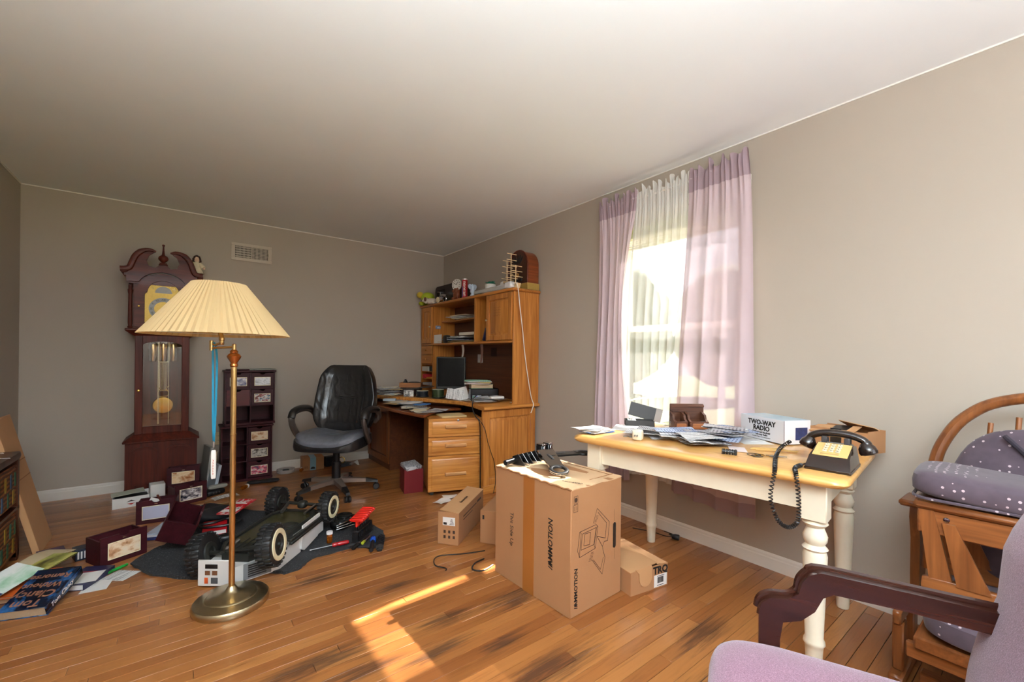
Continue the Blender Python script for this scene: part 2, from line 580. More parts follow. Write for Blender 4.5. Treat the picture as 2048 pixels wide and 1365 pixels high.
obj('ceiling', MB().box(XL - .14, XR + .14, YR - .14, YB + .14, HC, HC + .1), M_CEIL, kind='structure')
obj('wall_back', MB().box(XL - .14, XR + .14, YB, YB + .14, 0, HC), M_WALL, kind='structure')
obj('wall_left', MB().box(XL - .14, XL, YR, YB, 0, HC), M_WALL, kind='structure')
PX, PY, PE = -.35, -.75, 900.0
mb = MB()
mb.box(XR, XR + .14, YR, WY0, 0, HC).box(XR, XR + .14, WY1, YB, 0, HC)
mb.box(XR, XR + .14, WY0, WY1, 0, WZ0).box(XR, XR + .14, WY0, WY1, WZ1, HC)
obj('wall_right', mb, M_WALL, kind='structure')
mb = MB()                                           # rear wall behind the viewer, with a tall opening added for fill light
mb.box(XL - .14, .86, YR - .14, YR, 0, HC).box(2.44, XR + .14, YR - .14, YR, 0, HC)
mb.box(.86, 2.44, YR - .14, YR, 0, .12).box(.86, 2.44, YR - .14, YR, 2.24, HC)
obj('wall_rear', mb, M_WALL, kind='structure')
def bare_window(name, T):
    mb = MB()
    for (a, b_, c, d) in ((-.79, -.74, .12, 2.24), (.74, .79, .12, 2.24), (-.74, .74, .12, .17), (-.74, .74, 2.19, 2.24), (-.74, .74, 1.2, 1.23), (-.02, .02, .17, 2.19)):
        mb.box(a, b_, -.03, .03, c, d, 0, T)
    obj(name, mb, M_TRIM, kind='structure')
bare_window('added_rear_window', TR((1.65, YR - .08, 0)))  # frame of the unseen window, added to let in fill light
# made-up uplight behind the viewer, added to fill the room off the ceiling
pl_ = thing('added_uplight', 'added unseen fill uplight on a pole, shining up at the ceiling', 'lamp', (PX, PY, 0))
obj('base', MB().lathe([(.14, 0), (.14, .015), (.03, .03), (.012, .04)], 28), M_BRASS, pl_)
obj('pole', MB().cyl(.012, (0, 0, .03), (0, 0, 1.28), 12), M_BRASS, pl_)
obj('bowl', MB().lathe([(.02, 1.27), (.10, 1.29), (.17, 1.34), (.172, 1.342), (.10, 1.30), (.0, 1.29)], 28, cap=False), M_WHITE, pl_)
up = bpy.data.lights.new('added_fill_light', 'SPOT')
up.energy = PE; up.spot_size = rad(165); up.spot_blend = 1.0; up.shadow_soft_size = .14; up.color = (.82, .92, 1.0)
uo = bpy.data.objects.new('added_fill_light', up); COL.objects.link(uo)
uo.parent = pl_; uo.location = (0, 0, 1.36); uo.rotation_euler = (PI, 0, 0)

def baseboard(name, p, q, nrm):
    d = (Vector(q) - Vector(p)); L = d.length
    mb = MB().prism([(0, 0), (.014, 0), (.014, .062), (.011, .068), (.011, .078), (.005, .088), (0, .088)], 0, L, 'xz')
    ang = math.degrees(math.atan2(d.y, d.x)) - 90
    # local x = out of the wall, local y along it
    if (Vector((1, 0, 0)).to_2d().to_3d()).length and Vector((math.cos(rad(ang)), math.sin(rad(ang)), 0)).dot(Vector(nrm)) < 0:
        return baseboard(name, q, p, nrm)
    return obj(name, mb, M_TRIM, kind='structure', loc=p, rz=ang, smooth=0)
baseboard('baseboard_back', (XL, YB, 0), (XR, YB, 0), (0, -1, 0))
baseboard('baseboard_right', (XR, YR, 0), (XR, YB - .014, 0), (-1, 0, 0))
baseboard('baseboard_left', (XL, YR, 0), (XL, YB - .014, 0), (1, 0, 0))
# thin white strips where the walls meet the ceiling
obj('trim_1', MB().box(XL, XR, YB - .007, YB, HC - .007, HC), M_TRIM, kind='structure')
obj('trim_2', MB().box(XR - .007, XR, YR, YB - .007, HC - .007, HC), M_TRIM, kind='structure')
obj('trim_3', MB().box(XL, XL + .007, YR, YB - .007, HC - .007, HC), M_TRIM, kind='structure')

# window in the right wall
M_GLASS = glass('window_glass', (1, 1, 1), .03)
win = obj('window_1', MB().box(XR + .02, XR + .13, WY0, WY0 + .03, WZ0, WZ1).box(XR + .02, XR + .13, WY1 - .03, WY1, WZ0, WZ1)
          .box(XR + .02, XR + .13, WY0, WY1, WZ1 - .03, WZ1).box(XR + .02, XR + .13, WY0, WY1, WZ0, WZ0 + .03), M_TRIM, kind='structure')
mb = MB()
for (a, b_, c, d) in ((WY0 - .04, WY0 + .005, WZ0 - .06, WZ1 + .065), (WY1 - .005, WY1 + .065, WZ0 - .06, WZ1 + .065), (WY0, WY1, WZ1 - .005, WZ1 + .065)):
    mb.box(XR - .016, XR, a, b_, c, d, .004)
mb.box(XR - .04, XR + .02, WY0 - .08, WY1 + .08, WZ0 - .03, WZ0 + .0, .006)
obj('casing', mb, M_TRIM, win)
for (x, z0, z1) in ((XR + .085, 1.36, WZ1 - .03), (XR + .055, WZ0 + .03, 1.40)):
    y0, y1 = WY0 + .03, WY1 - .03
    mb = MB().box(x, x + .028, y0, y0 + .04, z0, z1).box(x, x + .028, y1 - .04, y1, z0, z1)
    mb.box(x, x + .028, y0 + .04, y1 - .04, z0, z0 + .042).box(x, x + .028, y0 + .04, y1 - .04, z1 - .042, z1)
    s = obj('sash', mb, M_TRIM, win)
    obj('pane', MB().box(x + .012, x + .016, y0 + .04, y1 - .04, z0 + .042, z1 - .042), M_GLASS, s)

# blind pulled up behind the curtains
bl = thing('window_blind', 'white slatted blind drawn up to the top of the window', 'blind', (XR + .035, (WY0 + WY1) / 2, WZ1 - .03))
M_SLAT = sheer('blind_slat', (226, 222, 208), .0, .3)
obj('head_rail', MB().box(-.02, .02, -.43, .43, -.035, 0, .004), M_SLAT, bl)
slat_me = None
for i in range(8):
    mb = MB().sheet(6, 1, lambda u, v: ((u - .5) * .034, -.427 + .854 * v, .003 * math.cos((u - .5) * PI)), .0012)
    o = obj('slat', mb, M_SLAT, bl) if slat_me is None else bpy.data.objects.new('slat', slat_me)
    if slat_me is None: slat_me = o.data
    else: COL.objects.link(o); o.parent = bl
    o.location = (0, 0, -.052 - .0145 * i); o.rotation_euler = (0, rad(12), 0)
obj('bottom_rail', MB().box(-.015, .015, -.427, .427, -.178, -.164, .004), M_SLAT, bl)

# curtain rod and curtains
ZR = 2.285
rod = thing('curtain_rod', 'thin white curtain rod across the top of the window', 'curtain rod', (2.515, 1.63, ZR))
obj('rod', MB().tube([(0, -.52, 0), (0, .54, 0)], .007, 10), M_WHITE, rod)
for yy in (-.44, .46):
    obj('bracket', MB().tube([(0, yy, 0), (.03, yy, 0), (.0665, yy, -.002)], .006, 8).box(.058, .0665, yy - .015, yy + .015, -.03, .03, .003), M_WHITE, rod)
M_MAUVE = sheer('mauve_voile', (202, 183, 189), .06, .036)
M_SHEER = sheer('white_sheer', (232, 232, 228), .30, .030)
def curtain(name, label, y_top, y_bot, z_bot, k, amp, mat, x0, seed, wav=0, bulge=0, pull=(0, 0)):
    rnd = random.Random(seed)
    ph = [rnd.uniform(0, 6.28) for _ in range(6)]
    def fn(u, v):
        s = max(0, (v - .03) / .97)
        a, b_ = y_top[0] + (y_bot[0] - y_top[0]) * s ** .8, y_top[1] + (y_bot[1] - y_top[1]) * s ** .8
        yy = a + (b_ - a) * u + bulge * math.sin(PI * s) * (.5 - u) * 2 + math.sin(PI * min(1, s * 1.25)) * (pull[0] * (1 - u) ** 3 + pull[1] * u ** 3)
        w = amp * (.45 + .75 * s)
        hi = .009 * math.exp(-s * 14)
        x = x0 + w * math.sin(2 * PI * k * u + ph[0] + .8 * math.sin(2.2 * s + ph[1])) * (.7 + .3 * math.sin(5 * u + ph[2]))
        x += hi * math.sin(2 * PI * k * 2.7 * u + ph[3]) + .004 * math.sin(9 * s + 6 * u + ph[4])
        x -= .027 * math.exp(-s * 12)
        yy += .55 * w * math.cos(2 * PI * k * u + ph[0] + .8 * math.sin(2.2 * s + ph[1]))
        if v < .03:      # ruffle standing above the rod pocket
            t = 1 - v / .03
            z = ZR + .004 + t * (.05 + .022 * math.sin(2 * PI * k * 1.3 * u + ph[5]) + .012 * math.sin(23 * u + ph[1]))
            x += t * .012 * math.sin(2 * PI * k * 1.9 * u + ph[2])
        else:
            zb = z_bot + wav * math.sin(4.2 * u + ph[5])
            z = ZR + .004 - s * (ZR - zb)
        return (x, yy, z)
    mb = MB().sheet(150, 66, fn)
    loc = (x0, (y_bot[0] + y_bot[1]) / 2, z_bot)
    o = obj(name, mb, mat, label=label, cat='curtain', loc=loc, w=True, smooth=80)
    return o, fn
c1, f1 = curtain('mauve_curtain', 'mauve curtain panel on the desk side of the window', (2.175, 1.83), (2.235, 1.90), .29, 5, .017, M_MAUVE, 2.52, 3, .012, .0, (.0, .112))
c2, f2 = curtain('mauve_curtain', 'wide mauve curtain panel with turned-back edge beside the two-way radio box', (1.44, 1.085), (1.575, 1.055), .275, 4, .018, M_MAUVE, 2.515, 8, .02, 0)
c3, f3 = curtain('sheer_curtain', 'white sheer curtain hanging between the two mauve panels', (1.85, 1.452), (1.925, 1.55), .33, 7, .011, M_SHEER, 2.532, 5, .015, 0, (.055, 0))
M_MAUVED = sheer('mauve_hem', (164, 144, 151), .0, .02)
for c_, f_ in ((c1, f1), (c2, f2)):
    # doubled cloth of the rod pocket and the bottom hem
    def band(f, v0, v1):
        return MB().sheet(150, 6, lambda u, v: tuple(Vector(f(u, v0 + (v1 - v0) * v)) + Vector((-.0025, 0, 0))))
    obj('rod_pocket', band(f_, 0, .07), M_MAUVED, c_, w=True, smooth=80)
    obj('hem', band(f_, .962, 1), M_MAUVED, c_, w=True, smooth=80)

# air vent high on the back wall
M_VENT = plain('vent_enamel', (188, 176, 160), .45, var=.03)
M_DARK = plain('dark_recess', (34, 30, 27), .9)
vt = thing('air_vent', 'wall register vent with two grilles high on the back wall', 'air vent', (.492, YB, 2.145))
W2, H2 = .168, .083
mb = MB()
mb.box(-W2, W2, -.008, 0, H2 - .028, H2, .002).box(-W2, W2, -.008, 0, -H2, -H2 + .028, .002)
mb.box(-W2, -W2 + .032, -.008, 0, -H2 + .028, H2 - .028, .002).box(W2 - .032, W2, -.008, 0, -H2 + .028, H2 - .028, .002).box(-.006, .006, -.008, 0, -H2 + .028, H2 - .028, .002)
obj('frame', mb, M_VENT, vt)
obj('duct', MB().box(-W2 + .03, W2 - .03, -.0012, -.0002, -H2 + .026, H2 - .026), M_DARK, vt)
lv = None
for sx in (-1, 1):
    for i in range(11):
        x = sx * .071 - .056 + i * .0112
        if lv is None:
            lv = obj('louver', MB().box(-.0024, .0024, -.006, -.0013, -H2 + .028, H2 - .028), M_VENT, vt); o = lv
        else:
            o = lv.copy(); COL.objects.link(o); o.parent = vt
        o.location = (x, 0, 0)
    g = MB()
    for j in range(5 if sx < 0 else 8):
        n_ = 5 if sx < 0 else 8
        z = -H2 + .028 + (j + .5) * (2 * H2 - .056) / n_
        g.box(sx * .071 - .063, sx * .071 + .063, -.0068, -.0014, z - .0035 + (0 if sx < 0 else .0018), z + .0035 - (0 if sx < 0 else .0018))
    obj('cross_bars', g, M_VENT, vt, kind='stuff')
obj('lever', MB().box(.140, .146, -.02, -.008, -.012, .012, .002), M_VENT, vt)

# outlet on the back wall
ot = thing('wall_outlet', 'almond wall outlet low on the back wall behind the lamp', 'outlet', (.235, YB, .375))
M_ALM = plain('almond_plastic', (206, 186, 146), .35, var=.02)
obj('plate', MB().box(-.035, .035, -.006, 0, -.058, .058, .003), M_ALM, ot)
for z in (-.022, .022):
    s = obj('socket', MB().lathe([(.0165, 0), (.0165, .002), (.0155, .003)], 16, TR((0, -.006, z), (90, 0, 0))), M_ALM, ot)
    obj('slots', MB().box(-.007, -.005, -.0095, -.0088, z - .002, z + .007).box(.005, .007, -.0095, -.0088, z - .002, z + .007), M_INK, s)

# outdoors: lawn and a bare tree seen faintly through the curtains
M_LAWN = plain('lawn', (120, 128, 78), .9, var=.25, vscale=1.5)
obj('lawn', MB().box(XR + .2, 40, -25, 30, -.62, -.5), M_LAWN, kind='structure')
M_BARK = plain('bark', (96, 82, 70), .9, var=.2)
tree = thing('bare_tree', 'bare leafless tree outside the window', 'tree', (6.4, .15, -.5))
rt_ = random.Random(21)
trunk, limbs = MB(), MB()
def grow(p, d, L, r, depth):
    q = p + d * L
    mid = p + d * L * .5 + Vector((rt_.uniform(-1, 1), rt_.uniform(-1, 1), 0)) * L * .06
    (trunk if depth == 0 else limbs).tube([p, mid, q], [r, r * .85, r * .68], 6 if depth < 2 else 4)
    if depth >= 4: return
    for k in range(3 if depth < 3 else 2):
        nd = (d + Vector((rt_.uniform(-1, 1), rt_.uniform(-1, 1), rt_.uniform(-.25, .7))) * .75).normalized()
        grow(p + d * L * rt_.uniform(.6, 1), nd, L * rt_.uniform(.6, .82), r * .6, depth + 1)
grow(Vector((0, 0, 0)), Vector((0, 0, 1)), 2.6, .12, 0)
M_FIR = plain('evergreen_foliage', (86, 98, 66), .9, var=.35, vscale=3, bump=.6, bscale=9)
for i in range(9):
    hx, hy, hh = 18 + 1.2 * math.sin(i * 2.3), -6 + i * 3.75, 4.6 + 1.3 * math.sin(i * 1.7)
    fr = thing('evergreen_tree', 'rounded evergreen tree in the row beyond the lawn', 'tree', (hx, hy, -.5), group='evergreens beyond the lawn')
    obj('crown', MB().sup(1.7, 1.7, hh / 2, .9, .9, 22, 14, TR((0, 0, .5 + hh / 2)), lambda x, y_, z: (x * (1 - .3 * z / hh) + .2 * math.sin(3 * z + y_), y_ * (1 - .3 * z / hh) + .2 * math.sin(4 * x), z)), M_FIR, fr)
    obj('trunk', MB().cyl(.16, (0, 0, 0), (0, 0, 1.2), 8), M_BARK, fr)
obj('trunk', trunk, M_BARK, tree)
obj('branches', limbs, M_BARK, tree, kind='stuff')

# ------------------------------------------------------------------ grandfather clock
XC = -.157
clk = thing('grandfather_clock', 'tall dark cherry grandfather clock with brass dial and pendulum against the back wall', 'clock', (XC, 4.66, 0))
def frustum(mb, a, b_, z0, z1):
    vs = [(a[i], a[2 + j], z0) for i in (0, 1) for j in (0, 1)] + [(b_[i], b_[2 + j], z1) for i in (0, 1) for j in (0, 1)]
    return mb.add(vs, [(0, 1, 3, 2), (4, 5, 7, 6), (0, 1, 5, 4), (2, 3, 7, 6), (0, 2, 6, 4), (1, 3, 7, 5)])
mb = MB().box(-.385, .075, 4.525, 4.80, .05, .455).box(-.395, .085, 4.515, 4.80, 0, .06, .006)
frustum(mb, (-.40, .09, 4.505, 4.80), (-.335, .02, 4.55, 4.80), .455, .505)
mb.box(-.40, .09, 4.505, 4.80, .44, .456, .004)
b0 = obj('base', mb, M_CHERRY, clk, w=True)
for x0, x1 in ((-.345, -.185), (-.13, .035)):
    xm = (x0 + x1) / 2; hw = (x1 - x0) / 2
    poly = [(x0, .10), (x1, .10), (x1, .37)] + [(xm + hw * math.cos(rad(a)), .37 + .035 * math.sin(rad(a))) for a in range(15, 166, 15)] + [(x0, .37)]
    m2 = MB().prism(poly, 4.512, 4.526, 'xz')
    ins = [(xm + (a - xm) * .84, .24 + (b_ - .24) * .9) for a, b_ in poly]
    m2.prism(ins, 4.506, 4.513, 'xz')
    obj('raised_panel', m2, M_CHERRY, b0, w=True)
mb = MB().box(-.33, -.315, 4.565, 4.80, .50, 1.31).box(.0, .015, 4.565, 4.80, .50, 1.31).box(-.33, .015, 4.785, 4.80, .50, 1.31).box(-.33, .015, 4.565, 4.80, 1.27, 1.31).box(-.33, .015, 4.565, 4.80, .495, .52)
obj('trunk', mb, M_CHERRY, clk, w=True)
mb = MB().box(-.332, -.283, 4.545, 4.566, .505, 1.305, .003).box(-.034, .017, 4.545, 4.566, .505, 1.305, .003).box(-.283, -.034, 4.545, 4.566, .505, .565, .003)
xm, hw = -.1585, .1245
mb.prism([(-.283, 1.305), (-.283, 1.225)] + [(xm - hw * math.cos(rad(a)), 1.225 + .035 * math.sin(rad(a))) for a in range(10, 171, 10)] + [(-.034, 1.225), (-.034, 1.305)], 4.545, 4.566, 'xz')
dr = obj('door', mb, M_CHERRY, clk, w=True)
M_CGLASS = glass('clock_glass', (.93, .93, .93), .05)
obj('glass', MB().box(-.283, -.034, 4.554, 4.557, .56, 1.262), M_CGLASS, dr, w=True)
obj('knob', MB().lathe([(.004, 0), (.004, .008), (.009, .012), (.009, .018), (0, .022)], 12, TR((-.307, 4.545, .86), (90, 0, 0))), M_GOLD, dr, w=True)
for x in (-.225, -.159, -.092):
    obj('weight', MB().lathe([(.024, 1.095), (.026, 1.10), (.026, 1.255), (.024, 1.262)], 20, TR((x, 4.65, 0))), M_BRASS, clk, w=True)
for x in (-.192, -.186, -.122):
    mb = MB()
    for i in range(70):
        z = .57 + i * .0099
        mb.box(-.0016, .0016, -.0034 if i % 2 else -.0012, .0034 if i % 2 else .0012, -.0056, .0056, 0, TR((x, 4.66, z)))
    obj('chain', mb, M_BRASSD, clk, w=True, smooth=0)
pen = obj('pendulum', MB().lathe([(0, -.018), (.03, -.0165), (.055, -.010), (.069, -.002), (.071, .002), (.066, .008), (0, .012)], 32, TR((-.159, 4.70, .72), (90, 0, 0))), M_GOLD, clk, w=True)
mb = MB()
for i in range(7): mb.cyl(.0018, (-.183 + i * .008, 4.70, .84), (-.183 + i * .008, 4.70, 1.24), 6)
mb.box(-.19, -.128, 4.697, 4.703, 1.085, 1.10, .002)
obj('pendulum_rods', mb, M_BRASSD, pen, w=True)
mb = MB()
for sx in (-1, 1):
    mb.tube(smoothpath([(-.159, 4.70, .795), (-.159 + sx * .03, 4.70, .80), (-.159 + sx * .034, 4.70, .835), (-.159 + sx * .018, 4.70, .85), (-.159 + sx * .03, 4.70, .875), (-.159 + sx * .045, 4.70, .885)], 5), .004, 6)
mb.box(-.195, -.123, 4.697, 4.703, .845, .852, .002)
obj('lyre', mb, M_GOLD, pen, w=True)
# hood
mb = MB()
frustum(mb, (-.335, .02, 4.55, 4.80), (-.39, .075, 4.51, 4.80), 1.30, 1.34)
mb.box(-.392, .077, 4.508, 4.80, 1.34, 1.36, .005).box(-.345, .03, 4.545, 4.80, 1.36, 1.79)
mb.box(-.375, .06, 4.53, 4.80, 1.72, 1.79)
hood = obj('hood', mb, M_CHERRYX, clk, w=True)
prof = [(.013, 0), (.017, .005), (.017, .012), (.012, .018), (.0145, .04), (.0125, .27), (.016, .29), (.017, .305), (.013, .312), (.013, .345)]
for x in (-.361, .046):
    obj('column', MB().lathe(prof, 14, TR((x, 4.527, 1.362))), M_CHERRY, hood, w=True)
XD, ZD = -.157, 1.527
open_ = [(XD - .118, 1.405), (XD + .118, 1.405), (XD + .118, 1.652), (XD + .103, 1.652)] + [(XD + .103 * math.cos(rad(a)), 1.655 + .103 * math.sin(rad(a))) for a in range(0, 181, 12)] + [(XD - .103, 1.652), (XD - .118, 1.652)]
ring = MB()                                   # hood door: frame with an arched opening
outer = [(-.338, 1.372), (.023, 1.372)] + [(.023, 1.69)] + [(XD + .165 * math.cos(rad(a)), 1.67 + .145 * math.sin(rad(a))) for a in range(5, 176, 10)] + [(-.338, 1.69)]
def annulus(mb, inner, outer, d0, d1):
    n, k = len(inner), len(outer)
    import itertools
    def resample(P, c, m=64):
        out = []
        for i in range(m):
            a = 2 * PI * i / m
            best = None
            dx, dz = math.cos(a), math.sin(a)
            for (p, q) in zip(P, P[1:] + P[:1]):
                ex, ez = q[0] - p[0], q[1] - p[1]
                den = dx * ez - dz * ex
                if abs(den) < 1e-12: continue
                t = ((p[0] - c[0]) * ez - (p[1] - c[1]) * ex) / den
                u = ((p[0] - c[0]) * dz - (p[1] - c[1]) * dx) / den
                if t > 0 and -1e-9 <= u <= 1 + 1e-9: best = t if best is None else max(best, t)
            out.append((c[0] + dx * best, c[1] + dz * best))
        return out
    c = (XD, 1.56)
    A, B = resample(inner, c), resample(outer, c)
    m = len(A)
    vs = [(a, d0, b_) for a, b_ in A] + [(a, d0, b_) for a, b_ in B] + [(a, d1, b_) for a, b_ in A] + [(a, d1, b_) for a, b_ in B]
    fs = []
    for i in range(m):
        j = (i + 1) % m
        fs += [(i, j, m + j, m + i), (2 * m + i, 2 * m + j, 3 * m + j, 3 * m + i), (i, j, 2 * m + j, 2 * m + i), (m + i, m + j, 3 * m + j, 3 * m + i)]
    mb.add(vs, fs)
annulus(ring, open_, outer, 4.517, 4.545)
hd = obj('hood_door', ring, M_CHERRYX, hood, w=True)
obj('knob', MB().lathe([(.004, 0), (.004, .006), (.008, .01), (0, .015)], 10, TR((-.309, 4.517, 1.54), (90, 0, 0))), M_GOLD, hood, w=True)
M_ENGR = plain('engraved_brass', (150, 122, 64), .45, 1, var=.3, vscale=90)
M_SILV = plain('silvered_dial', (140, 140, 137), .5, .2, var=.15, vscale=40)
dial = obj('dial', MB().prism(open_, 4.538, 4.541, 'xz'), M_ENGR, hood, w=True)
dial_parts = clk
obj('chapter_ring', MB().lathe([(.060, 0), (.093, 0), (.093, .003), (.060, .003), (.060, 0)], 40, TR((XD, 4.538, ZD), (90, 0, 0)), cap=False), M_SILV, clk, w=True)
obj('dial_centre', MB().lathe([(0, 0), (.058, 0), (.058, .002), (0, .003)], 32, TR((XD, 4.538, ZD), (90, 0, 0))), M_ENGR, clk, w=True)
poly = [(XD + .055 * math.cos(rad(a)), 1.658 + .055 * math.sin(rad(a))) for a in range(0, 181, 12)]
obj('moon_dial', MB().prism(poly, 4.535, 4.538, 'xz'), M_SILV, clk, w=True)
mb = MB()
for i, t in enumerate(('XII', 'I', 'II', 'III', 'IIII', 'V', 'VI', 'VII', 'VIII', 'IX', 'X', 'XI')):
    a = rad(90 - 30 * i)
    mb.text(t, .022, TR((XD + .077 * math.cos(a), 4.5343, ZD + .077 * math.sin(a)), (90, 0, 0)) @ TR((0, 0, 0), (0, 0, -30 * i)))
obj('numerals', mb, M_INK, clk, w=True, smooth=0, kind='stuff')
M_IVORY = plain('ivory_lettering', (240, 230, 190), .5, var=0)
mb = MB()
for t, a in (('5', 150), ('10', 120), ('15', 90), ('20', 60), ('25', 30)):
    mb.text(t, .024, TR((XD + .078 * math.cos(rad(a)), 4.537, 1.655 + .078 * math.sin(rad(a))), (90, 0, 0)) @ TR((0, 0, 0), (0, 0, a - 90)))
obj('moon_numerals', mb, M_IVORY, clk, w=True, smooth=0, kind='stuff')
for nm, a, L, wd in (('minute_hand', 52, .082, .004), ('hour_hand', 8, .055, .006)):
    mb = MB().prism([(-.008, -wd * .6), (L * .6, -wd), (L * .7, -wd * 2), (L, 0), (L * .7, wd * 2), (L * .6, wd), (-.008, wd * .6)], 0, .0015, 'xy', TR((XD, 4.533, ZD), (90, 0, 0)) @ TR((0, 0, 0), (0, 0, a)))
    obj(nm, mb, M_INK, clk, w=True)
# swan neck pediment
half = [(.055, 1.985), (.088, 1.955), (.105, 1.91), (.090, 1.868), (.048, 1.860), (.024, 1.885), (.024, 1.905)]
up = [(.225, 1.80), (.205, 1.822), (.190, 1.86), (.176, 1.912), (.150, 1.960), (.105, 1.992)]
low = [(.225, 1.735), (.165, 1.735)] + [(.155 * math.cos(rad(a)), 1.70 + .125 * math.sin(rad(a))) for a in range(18, 90, 9)]
left = [(-x, z) for x, z in up + half]
right = [(x, z) for x, z in reversed(up + half)]
poly = left + right + low + [(0, 1.828)] + [(-x, z) for x, z in reversed(low)]
poly = [(XC - .003 + x, z) for x, z in poly]
obj('pediment', MB().prism(poly, 4.508, 4.532, 'xz'), M_CHERRYX, clk, w=True)
for sx in (-1, 1):
    pts = [(.262, 1.826), (.228, 1.83), (.205, 1.845), (.188, 1.895), (.168, 1.945), (.130, 1.985), (.085, 1.998), (.045, 1.988)]
    mb = MB().tube(smoothpath([(XC - .003 + sx * x, 4.503, z) for x, z in pts], 6), [.016] * 30 + [.014, .013, .012, .012, .011, .011, .010, .010, .009, .008, .007, .006, .005], 8, flat=1.3)
    mb.box(min(XC + sx * .262, XC + sx * .222), max(XC + sx * .262, XC + sx * .222), 4.50, 4.80, 1.80, 1.828, .005)
    mb.box(min(XC + sx * .245, XC + sx * .222), max(XC + sx * .245, XC + sx * .222), 4.51, 4.80, 1.775, 1.802, .004)
    obj('scroll_moulding', mb, M_CHERRYX, clk, w=True)
obj('finial', MB().lathe([(.03, 1.885), (.03, 1.893), (.02, 1.90), (.011, 1.908), (.022, 1.918), (.031, 1.93), (.034, 1.942), (.028, 1.958), (.013, 1.968), (.009, 1.98), (.0065, 2.01), (.0055, 2.04), (.009, 2.046), (.009, 2.056), (0, 2.06)], 20, TR((XC - .003, 4.52, 0))), M_CHERRYX, clk, w=True)

# doll on top of the clock
dl = thing('doll', 'small doll with dark curls and cream lace clothes standing on the clock', 'doll', (.062, 4.60, 1.79))
M_SKIN = plain('doll_skin', (226, 190, 164), .5)
M_LACE = plain('cream_lace', (214, 200, 170), .9, var=.25, vscale=60, bump=.6, bscale=90)
M_HAIR = plain('dark_brown_hair', (52, 26, 20), .6, var=.3, vscale=60)
mb = MB().sup(.017, .016, .021, 1, 1, 14, 10, TR((0, 0, .160)))
mb.tube([(0, 0, .145), (0, 0, .13), (0, 0, .10), (0, 0, .07)], [.007, .016, .018, .02], 10)
for sx in (-1, 1):
    mb.tube([(sx * .010, 0, .08), (sx * .014, -.002, .045), (sx * .015, -.002, .012), (sx * .015, -.002, .004)], [.011, .010, .008, .008], 8)
    mb.tube([(sx * .015, 0, .128), (sx * .032, -.006, .108), (sx * .046, -.014, .092 if sx > 0 else .118)], [.008, .007, .006], 8)
mb.sup(.004, .004, .004, 1, 1, 8, 6, TR((0, -.017, .158)))
bd = obj('body', mb, M_SKIN, dl)
dl.scale = (1.22, 1.22, 1.22)
rm = bd.modifiers.new('fuse', 'REMESH'); rm.mode = 'VOXEL'; rm.voxel_size = .0028; rm.use_smooth_shade = True
mb = MB()
for i in range(46):
    a = random.uniform(0, 2 * PI); e = random.uniform(-.3, 1.4)
    r = .0205
    p = (r * math.cos(e) * math.cos(a), r * math.cos(e) * math.sin(a) * .95 + .004, .162 + r * math.sin(e))
    if p[1] < -.008 and p[2] < .172: continue
    mb.sup(.007, .007, .007, 1, 1, 8, 6, TR(p))
for sx in (-1, 1):
    for k in range(5): mb.sup(.007, .007, .008, 1, 1, 8, 6, TR((sx * (.019 + .002 * (k % 2)), .002, .158 - k * .009)))
obj('hair', mb, M_HAIR, dl)
mb = MB().lathe([(.010, .142), (.02, .128), (.022, .10), (.034, .074), (.042, .058), (.036, .060), (.02, .09)], 22, cap=False)
for sx in (-1, 1):
    mb.tube([(sx * .014, 0, .13), (sx * .026, -.004, .117), (sx * .04, -.011, .10 if sx > 0 else .117)], [.012, .013, .015], 10)
obj('dress', mb, M_LACE, dl)
for sx in (-1, 1):
    obj('boot', MB().sup(.009, .013, .010, .7, .7, 12, 8, TR((sx * .015, -.006, .010))), M_LACE, dl)

# ------------------------------------------------------------------ floor lamp
LX, LY = .174, 2.351
lamp = thing('floor_lamp', 'brass swing-arm floor lamp with cream pleated shade', 'lamp', (LX, LY, 0))
obj('base', MB().lathe([(.150, 0), (.153, .006), (.153, .024), (.148, .031), (.128, .035), (.112, .040), (.104, .0405), (.098, .046), (.092, .0465), (.075, .050), (.045, .056), (.026, .066), (.019, .078), (.015, .085)], 56), M_BRASSD, lamp)
obj('pole', MB().lathe([(.0125, .08), (.0125, .783), (.0138, .784), (.0138, .790), (.0125, .791), (.0125, 1.105)], 20), M_BRASS, lamp)
obj('finial_knob', MB().lathe([(.0125, 1.10), (.016, 1.104), (.016, 1.112), (.013, 1.118), (.017, 1.126), (.027, 1.142), (.029, 1.150), (.022, 1.160), (.015, 1.165), (.017, 1.172), (.012, 1.178), (.008, 1.182), (.008, 1.205), (.005, 1.208)], 24), plain('copper_knob', (190, 120, 66), .25, .9), lamp)
E1, E2, E3 = Vector((0, 0, 1.193)), Vector((-.084, .064, 1.186)), Vector((-.046, .035, 1.214))
mb = MB().cyl(.0055, E1, E2, 10).lathe([(.009, -.012), (.009, .012)], 12, TR(E1)).lathe([(.008, -.010), (.008, .036)], 12, TR(E2))
mb.tube([E2 + Vector((0, 0, .021)), E2 * .6 + E3 * .4 + Vector((0, 0, .004)), E3], .0055, 10)
mb.lathe([(.008, -.012), (.010, -.008), (.010, .008), (.012, .01), (.012, .02)], 14, TR(E3))
obj('swing_arm', mb, M_BRASS, lamp)
SX, SY = -.056, .043
mb = MB().cyl(.010, E3 + Vector((0, 0, .015)), (SX, SY, 1.29), 12).lathe([(.015, 1.27), (.017, 1.275), (.017, 1.33)], 16, TR((SX, SY, 0)))
obj('socket', mb, M_BRASS, lamp)
obj('bulb', MB().lathe([(.012, 1.33), (.015, 1.345), (.029, 1.375), (.031, 1.395), (.022, 1.42), (0, 1.43)], 18, TR((SX, SY, 0))), plain('bulb_glass', (240, 240, 236), .2, var=0), lamp)
